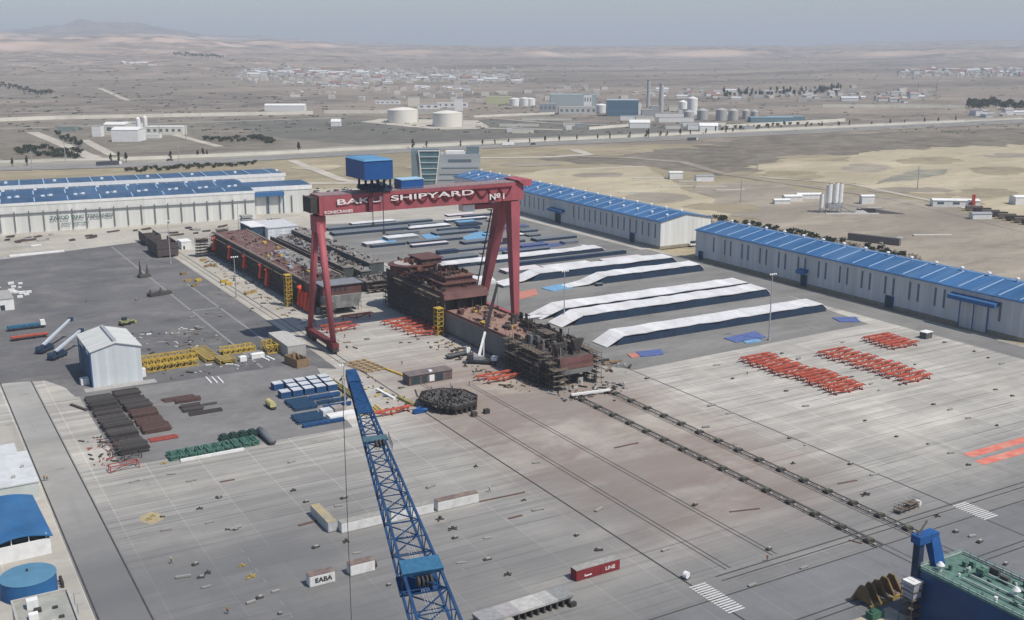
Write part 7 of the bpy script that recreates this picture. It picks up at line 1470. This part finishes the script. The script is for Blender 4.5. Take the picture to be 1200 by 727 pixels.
for i, (px, py, w_, d, h) in enumerate(((768, 137, 60, 8, 6), (772, 143, 56, 10, 7), (745, 142, 30, 14, 7), (784, 130, 24, 14, 8), (795, 134, 16, 12, 8), (738, 150, 30, 14, 8), (752, 137, 20, 14, 12), (727, 141, 40, 9, 7), (762, 134, 16, 12, 14), (830, 134, 46, 5, 5), (880, 143, 70, 26, 7), (900, 141, 60, 20, 6), (806, 152, 34, 12, 7), (820, 154, 26, 12, 8), (780, 151, 22, 9, 5), (800, 148, 40, 6, 6), (832, 151, 16, 10, 6), (870, 152, 18, 9, 5), (612, 141, 80, 5, 4), (585, 148, 60, 5, 4), (600, 156, 14, 10, 7), (612, 156, 16, 10, 6), (594, 155, 12, 8, 7), (660, 148, 26, 8, 6), (674, 149, 16, 7, 5), (663, 152, 9, 8, 8))):
    blk(px, py, w_, d, h, ['long pale pipe bridge right of the chimneys', 'second long pale shed below the pipe bridge', 'pale shed left of the chimneys', 'low shed behind the right chimney', 'small shed left of the tallest silo', 'white heap like tent in front of the blue glass hall', 'grey block between blue hall and left chimney', 'long low white shed before the blue glass hall', 'grey structure at the foot of the left chimney', 'sloping pale gallery behind the grey silos', 'blue green flat building right of the silos', 'second blue green flat building farther right', 'white shed near the highway below the plant', 'white gabled shed near the highway, right of the first', 'pale flat hut left of the sheds near the highway', 'narrow white shed above the sheds near the highway', 'dark roofed shed right of the gabled shed', 'dark box shed beside the trees near the highway', 'long pale platform right of the white tanks', 'long cream platform nearer than the pale one', 'small grey hut on the plain left of centre', 'small pale hut right of the grey one', 'white hut left of the small grey one', 'pale gatehouse row near the bend of the wall', 'small dark hut beside the gatehouse row', 'white gate tower at the bend of the wall'][i], 'site_building', 'building') if False else blk(px, py, w_, d, h, ['long pale pipe bridge right of the chimneys', 'second long pale shed below the pipe bridge', 'pale shed left of the chimneys', 'low shed behind the right chimney', 'small shed left of the tallest silo', 'white heap like tent in front of the blue glass hall', 'grey block between blue hall and left chimney', 'long low white shed before the blue glass hall', 'grey structure at the foot of the left chimney', 'sloping pale gallery behind the grey silos', 'blue green flat building right of the silos', 'second blue green flat building farther right', 'white shed near the highway below the plant', 'white gabled shed near the highway, right of the first', 'pale flat hut left of the sheds near the highway', 'narrow white shed above the sheds near the highway', 'dark roofed shed right of the gabled shed', 'dark box shed beside the trees near the highway', 'long pale platform right of the white tanks', 'long cream platform nearer than the pale one', 'small grey hut on the plain left of centre', 'small pale hut right of the grey one', 'white hut left of the small grey one', 'pale gatehouse row near the bend of the wall', 'small dark hut beside the gatehouse row', 'white gate tower at the bend of the wall'][i],
        M('teal_grey_wall', (.16, .26, .30)) if i in (10, 11) else (WHT if i in (0, 1, 5, 7, 12, 13, 15, 22, 25) else (GREYST if i in (6, 8, 16, 17, 24) else CREAM)), M('teal_grey_roof', (.24, .33, .37)) if i in (10, 11) else (WHT if i in (5, 13) else GREYB), -30, 4 if i in (5, 13) else 0)
# houses with terrain height
def onland(px, py):
    z = 0
    for _ in range(12):
        x, y = G(px, py, z); z2 = terr_h(600 + 1317 * (px - 600) / 1280 / 1.0 * 1.0, math.hypot(x, y), x, y); z = z * .5 + z2 * .5
    return x, y, z
HW = [M('house_white', (.66, .66, .64), var=.05), M('house_cream', (.55, .50, .42), var=.05), M('house_grey', (.38, .38, .38), var=.05)]; HR = [M('house_roof_grey', (.33, .31, .30)), M('house_roof_brown', (.26, .15, .12)), M('house_roof_pale', (.55, .56, .56))]
HP = []
for i in range(6):
    q = thing('house', '', 'house'); w_, d, h = ((16, 10, 5), (12, 10, 4), (22, 12, 6), (14, 12, 8), (28, 12, 5), (10, 9, 4))[i]; m = MB(); m.box(0, w_, 0, d, -1.5, h); m.build('wall', HW[i % 3 if i % 2 else 0], q); m = MB(); m.extr_x([(-.5, h + .01), (d + .5, h + .01), (d / 2, h + 3)], -.5, w_ + .5); m.build('roof', HR[(i * 2) % 3], q); HP.append(q)
hu = [False] * 6
def house(px, py, lb, grp, s=1.0):
    x, y, z = onland(px, py); i = r_.randrange(6); sc = (s * r_.uniform(.8, 1.3),) * 3; a = R(-30) + r_.choice((0, 0, R(90))) + r_.uniform(-.2, .2)
    if not hu[i]: hu[i] = True; q = HP[i]; q.location = (x, y, z); q.rotation_euler = (0, 0, a); q.scale = sc; q['label'] = lb; q['group'] = grp
    else: dup(HP[i], (x, y, z), a, lb, grp, sc)
for k in range(150): px = r_.uniform(282, 600); py = r_.gauss(0, 2.4) + 84.5 + (px - 282) * .027 + (1.0 if px > 380 else 0); house(px, min(py, 97), 'small pale house in the far town left of the plain centre', 'houses of the far left town', 1.35)
for k in range(24): house(r_.uniform(335, 470), r_.gauss(101, 1.3), 'pale house in the strip just before the far left town', 'houses before the far left town', 1.1)
for k in range(16): house(r_.uniform(480, 545), r_.gauss(105, 1.0), 'small house in the scattered row above the white tanks', 'houses above the white tanks', .9)
for k in range(62): px = r_.uniform(1056, 1212); house(px, r_.gauss(85.5 + (px - 1056) * .012, 1.9), 'small pale house in the far town at the right edge', 'houses of the far right town', 1.5)
for k in range(30): px = r_.uniform(745, 985); house(px, r_.gauss(111, 2.2), 'white house in the settlement behind the plant silos', 'houses behind the plant', .95)
for k in range(12): px = r_.uniform(985, 1080); house(px, r_.gauss(117, 2.2), 'pale house near the long white wall on the right', 'houses near the long white wall', 1.0)
for k in range(5): house(145 + k * 7, 76 + .2 * k, 'white house of the tiny hamlet below the bluffs', 'hamlet below the bluffs', 1.6)
for k in range(9): house(r_.uniform(1140, 1200), r_.gauss(136, 1.5), 'pale roof building in the compound by the right grove', 'compound by the right grove', .9)
for q, u in zip(HP, hu):
    if not u: 
        for c in list(q.children): bpy.data.objects.remove(c)
        bpy.data.objects.remove(q)

# denser far settlements beyond the countable houses
def town_stuff(n, f, lb):
    mw = MB()
    for _ in range(n):
        px, py = f(); x, y, z = onland(px, py); a = R(-30) + r_.uniform(-.3, .3); w_ = r_.uniform(9, 24); d = r_.uniform(8, 14); h = r_.uniform(4, 9); ca, sa = math.cos(a), math.sin(a)
        mw.hexa([(x + u * ca - v * sa, y + u * sa + v * ca, z + zz) for zz in (-1.5, h) for u, v in ((0, 0), (w_, 0), (w_, d), (0, d))])
    o = mw.build('town_houses', M('town_wall', (.50, .475, .43), var=.35, scale=.012)); tag(o, lb, 'town', kind='stuff')
town_stuff(520, lambda: (r_.uniform(275, 610), min(98, r_.gauss(0, 2.9) + 85 + r_.uniform(0, 9))), 'mass of tiny pale houses filling the far left town')
town_stuff(260, lambda: (r_.uniform(1052, 1230), r_.gauss(86, 2.4)), 'mass of tiny pale houses filling the far right town')
town_stuff(90, lambda: (r_.uniform(740, 1100), r_.gauss(112, 3.0)), 'mass of small pale houses behind the plant and poplars')
town_stuff(60, lambda: (r_.uniform(340, 760), r_.gauss(110, 7)), 'scattered sheds on the plain before the far left town')
m = MB()
for _ in range(1500):
    k = r_.random(); px = r_.uniform(-20, 1220); py = 52 + 105 * r_.random() ** .8
    if py < 70: continue
    x, y, z = onland(px, py); s_ = r_.uniform(.4, 1.5) * (1 + math.hypot(x, y) / 3600)
    for _ in range(5): p = Vector((x + r_.uniform(-2, 2) * s_, y + r_.uniform(-2, 2) * s_, z + s_ * .3)); m.add([p + Vector((-s_, 0, -s_ * .5)), p + Vector((s_, 0, -s_ * .5)), p + Vector((s_ * .6, s_ * .4, s_ * .6)), p + Vector((-s_ * .5, -s_ * .3, s_ * .5))], [(0, 1, 2, 3)])
tag(m.build('steppe_scrub', LEAF), 'sparse dark scrub dotted over the far plain', 'scrub', kind='stuff')

# loose steelwork on the unfinished hulls, scrap around them
def steelwork(root, boxes, n, name, mats, seed, hmax=2.6):
    rq = random.Random(seed)
    for mi, mt in enumerate(mats):
        m = MB()
        for _ in range(n // len(mats)):
            x0, x1, y0, y1, z = rq.choice(boxes); x = rq.uniform(x0, x1); y = rq.uniform(y0, y1); k = rq.random()
            if k < .35: m.box(x, x + rq.uniform(.1, .3), y, y + rq.uniform(.8, 4), z, z + rq.uniform(.5, hmax))
            elif k < .55: m.box(x, x + rq.uniform(.8, 3), y, y + .2, z, z + rq.uniform(.5, hmax))
            elif k < .75: m.bar((x, y, z), (x + rq.uniform(-.5, .5), y + rq.uniform(-.5, .5), z + rq.uniform(1, hmax * 1.3)), .16)
            elif k < .9: m.bar((x, y, z + .3), (x + rq.uniform(-3, 3), y + rq.uniform(-4, 4), z + rq.uniform(.3, 1.2)), .25)
            else: m.box(x, x + rq.uniform(.5, 1.8), y, y + rq.uniform(.5, 2.5), z, z + rq.uniform(.2, .9))
        m.build(name, mt, root)['kind'] = 'stuff'
H1 = [q for q in COL.objects if q.name.startswith('ship_hull') and 'superstructure' in q.get('label', '')][0]; H2 = [q for q in COL.objects if q.name.startswith('ship_hull') and 'orange side' in q.get('label', '')][0]; B1 = [q for q in COL.objects if q.name.startswith('barge_hull')][0]
steelwork(H1, [(0, 20, 96, 132, 16.9), (0, 4, 92, 134, 16.9), (5, 19, 101, 115, 22.1), (2, 19, 120, 133, 18.9), (4, 19, 135, 149, 21.3), (0, 20, 117, 134, 17)], 330, 'loose_steelwork', (PRIM, DARKST, M('rust_patch_steel', (.22, .115, .08), var=.3)), 5, 2.2)
steelwork(H1, [(1, 14, 3, 34, 10.6), (12, 20, 30, 60, 10.2), (8, 20, 18, 40, 10.6)], 260, 'loose_steelwork', (DARKST, HULLD), 6, 3.4)
steelwork(H1, [(1, 19, 36, 89, 10.1)], 60, 'loose_steelwork', (PRIM, PRIMD), 7, 1.0)
steelwork(H2, [(1, 19, 8, 80, 13.3), (1, 19, 60, 170, 12.6)], 260, 'loose_steelwork', (PRIM, DARKST, GREYST), 8, 1.6)
steelwork(B1, [(.5, 5, 30, 130, 8.2), (7, 11.5, 22, 165, 7.0), (14, 21, 28, 190, 9.6), (2, 19, 0, 14, 5.9)], 300, 'loose_steelwork', (DARKST, GREYST, M('barge_rust', (.16, .12, .10), var=.3)), 9, 1.5)
rq = random.Random(31)
def scrap(name, area, n, mats, lb, s0=.3, s1=1.3):
    for j, mt in enumerate(mats):
        m = MB()
        for _ in range(n // len(mats)):
            x = rq.uniform(area[0], area[1]); y = rq.uniform(area[2], area[3]); s_ = rq.uniform(s0, s1); a = rq.uniform(0, 3.1)
            p = Vector((x, y, .12 + s_ * .15)); q = p + Vector((math.cos(a), math.sin(a), 0)) * s_ * rq.uniform(.6, 3.5); m.bar(p, q, s_ * .5, s_ * .4)
        tag(m.build(name, mt), lb[j], 'scrap', kind='stuff')
scrap('scrap_pieces', (186, 201, 316, 400), 90, (DARKST, WOODM), ('dark scrap pieces strewn along the left foot of the main hull', 'wooden scraps strewn along the left foot of the main hull'))
scrap('scrap_pieces', (196, 226, 300, 313), 70, (DARKST, GREYB), ('dark scrap pieces in front of the scaffolded stern', 'pale rubble pieces in front of the scaffolded stern'))
scrap('scrap_pieces', (222, 240, 318, 420), 150, (DARKST, GREYST, WOODM), ('dark steel scrap between main hull and white shelters', 'grey steel scrap between main hull and white shelters', 'timber scrap between main hull and white shelters'), .4, 2.0)
scrap('scrap_pieces', (84, 118, 395, 470), 130, (WHT, DARKST, M('rust_scrap', (.20, .13, .10), var=.3)), ('small white scraps scattered on the asphalt right of the tall shed', 'small dark scraps scattered on the asphalt right of the tall shed', 'small rusty scraps scattered on the asphalt right of the tall shed'), .3, 1.2)
scrap('scrap_pieces', (151, 163, 400, 620), 120, (WOODM, DARKST), ('timber scraps along the strip beside the left hull', 'dark scraps along the strip beside the left hull'), .3, 1.1)
scrap('scrap_pieces', (130, 150, 318, 372), 60, (DARKST, YELP), ('dark scraps beside the crane rail near the lattice boom', 'yellow scraps beside the crane rail near the lattice boom'), .3, 1.0)
scrap('scrap_pieces', (45, 52, 318, 345), 40, (DARKST, K3), ('dark bits at the corner of the storage yard', 'red bits at the corner of the storage yard'), .3, .9)

# more flat panel stacks at the back of the panel yard
rq = random.Random(77); spots = []
for _ in range(400):
    x = rq.uniform(262, 378); y = rq.uniform(545, 692); L = rq.uniform(10, 34); W = rq.uniform(3.5, 9)
    if x + L > 384 or (x < 292 and y > 560 and False): continue
    if any(abs(x + L / 2 - a - c / 2) < (L + c) / 2 + 3 and abs(y - b) < 9 for a, b, c in spots): continue
    ok = True
    for a_, b_, dp, h, tp_, sd, lb in PS:
        p = G(*a_); q = G(*b_)
        if x < max(q[0], p[0] + 3) + 3 and x + L > p[0] - 3 and abs(y - p[1]) < 11: ok = False
    if not ok: continue
    spots.append((x, y, L))
    if len(spots) > 24: break
for i, (x, y, L) in enumerate(spots):
    top = (GRP, GRP, TARP, LBL, GRP, PNK, IND, GRP, NAVY)[i % 9]; nm_ = {GRP: 'grey', TARP: 'white', LBL: 'light blue', PNK: 'pale pink', IND: 'indigo', NAVY: 'navy'}[top]
    panel(x, x + L, y, y + rq.uniform(3.5, 8), rq.uniform(.9, 1.7), top, NAVY if i % 3 else GRP, 'x'); o = bpy.data.objects['panel_stack'] if False else COL.objects[-1]
PQ = [q for q in COL.objects if q.get('label') == 'x']
for i, q in enumerate(PQ):
    c = [k for k in q.children if k.name.startswith('cover_sheet')][0].data.materials[0]; nm_ = {GRP.name: 'grey', TARP.name: 'white', LBL.name: 'light blue', PNK.name: 'pale pink', IND.name: 'indigo', NAVY.name: 'navy'}[c.name]
    q['label'] = '%s topped low panel stack scattered at the back of the panel yard' % nm_; q['group'] = '%s scattered stacks at the back' % nm_
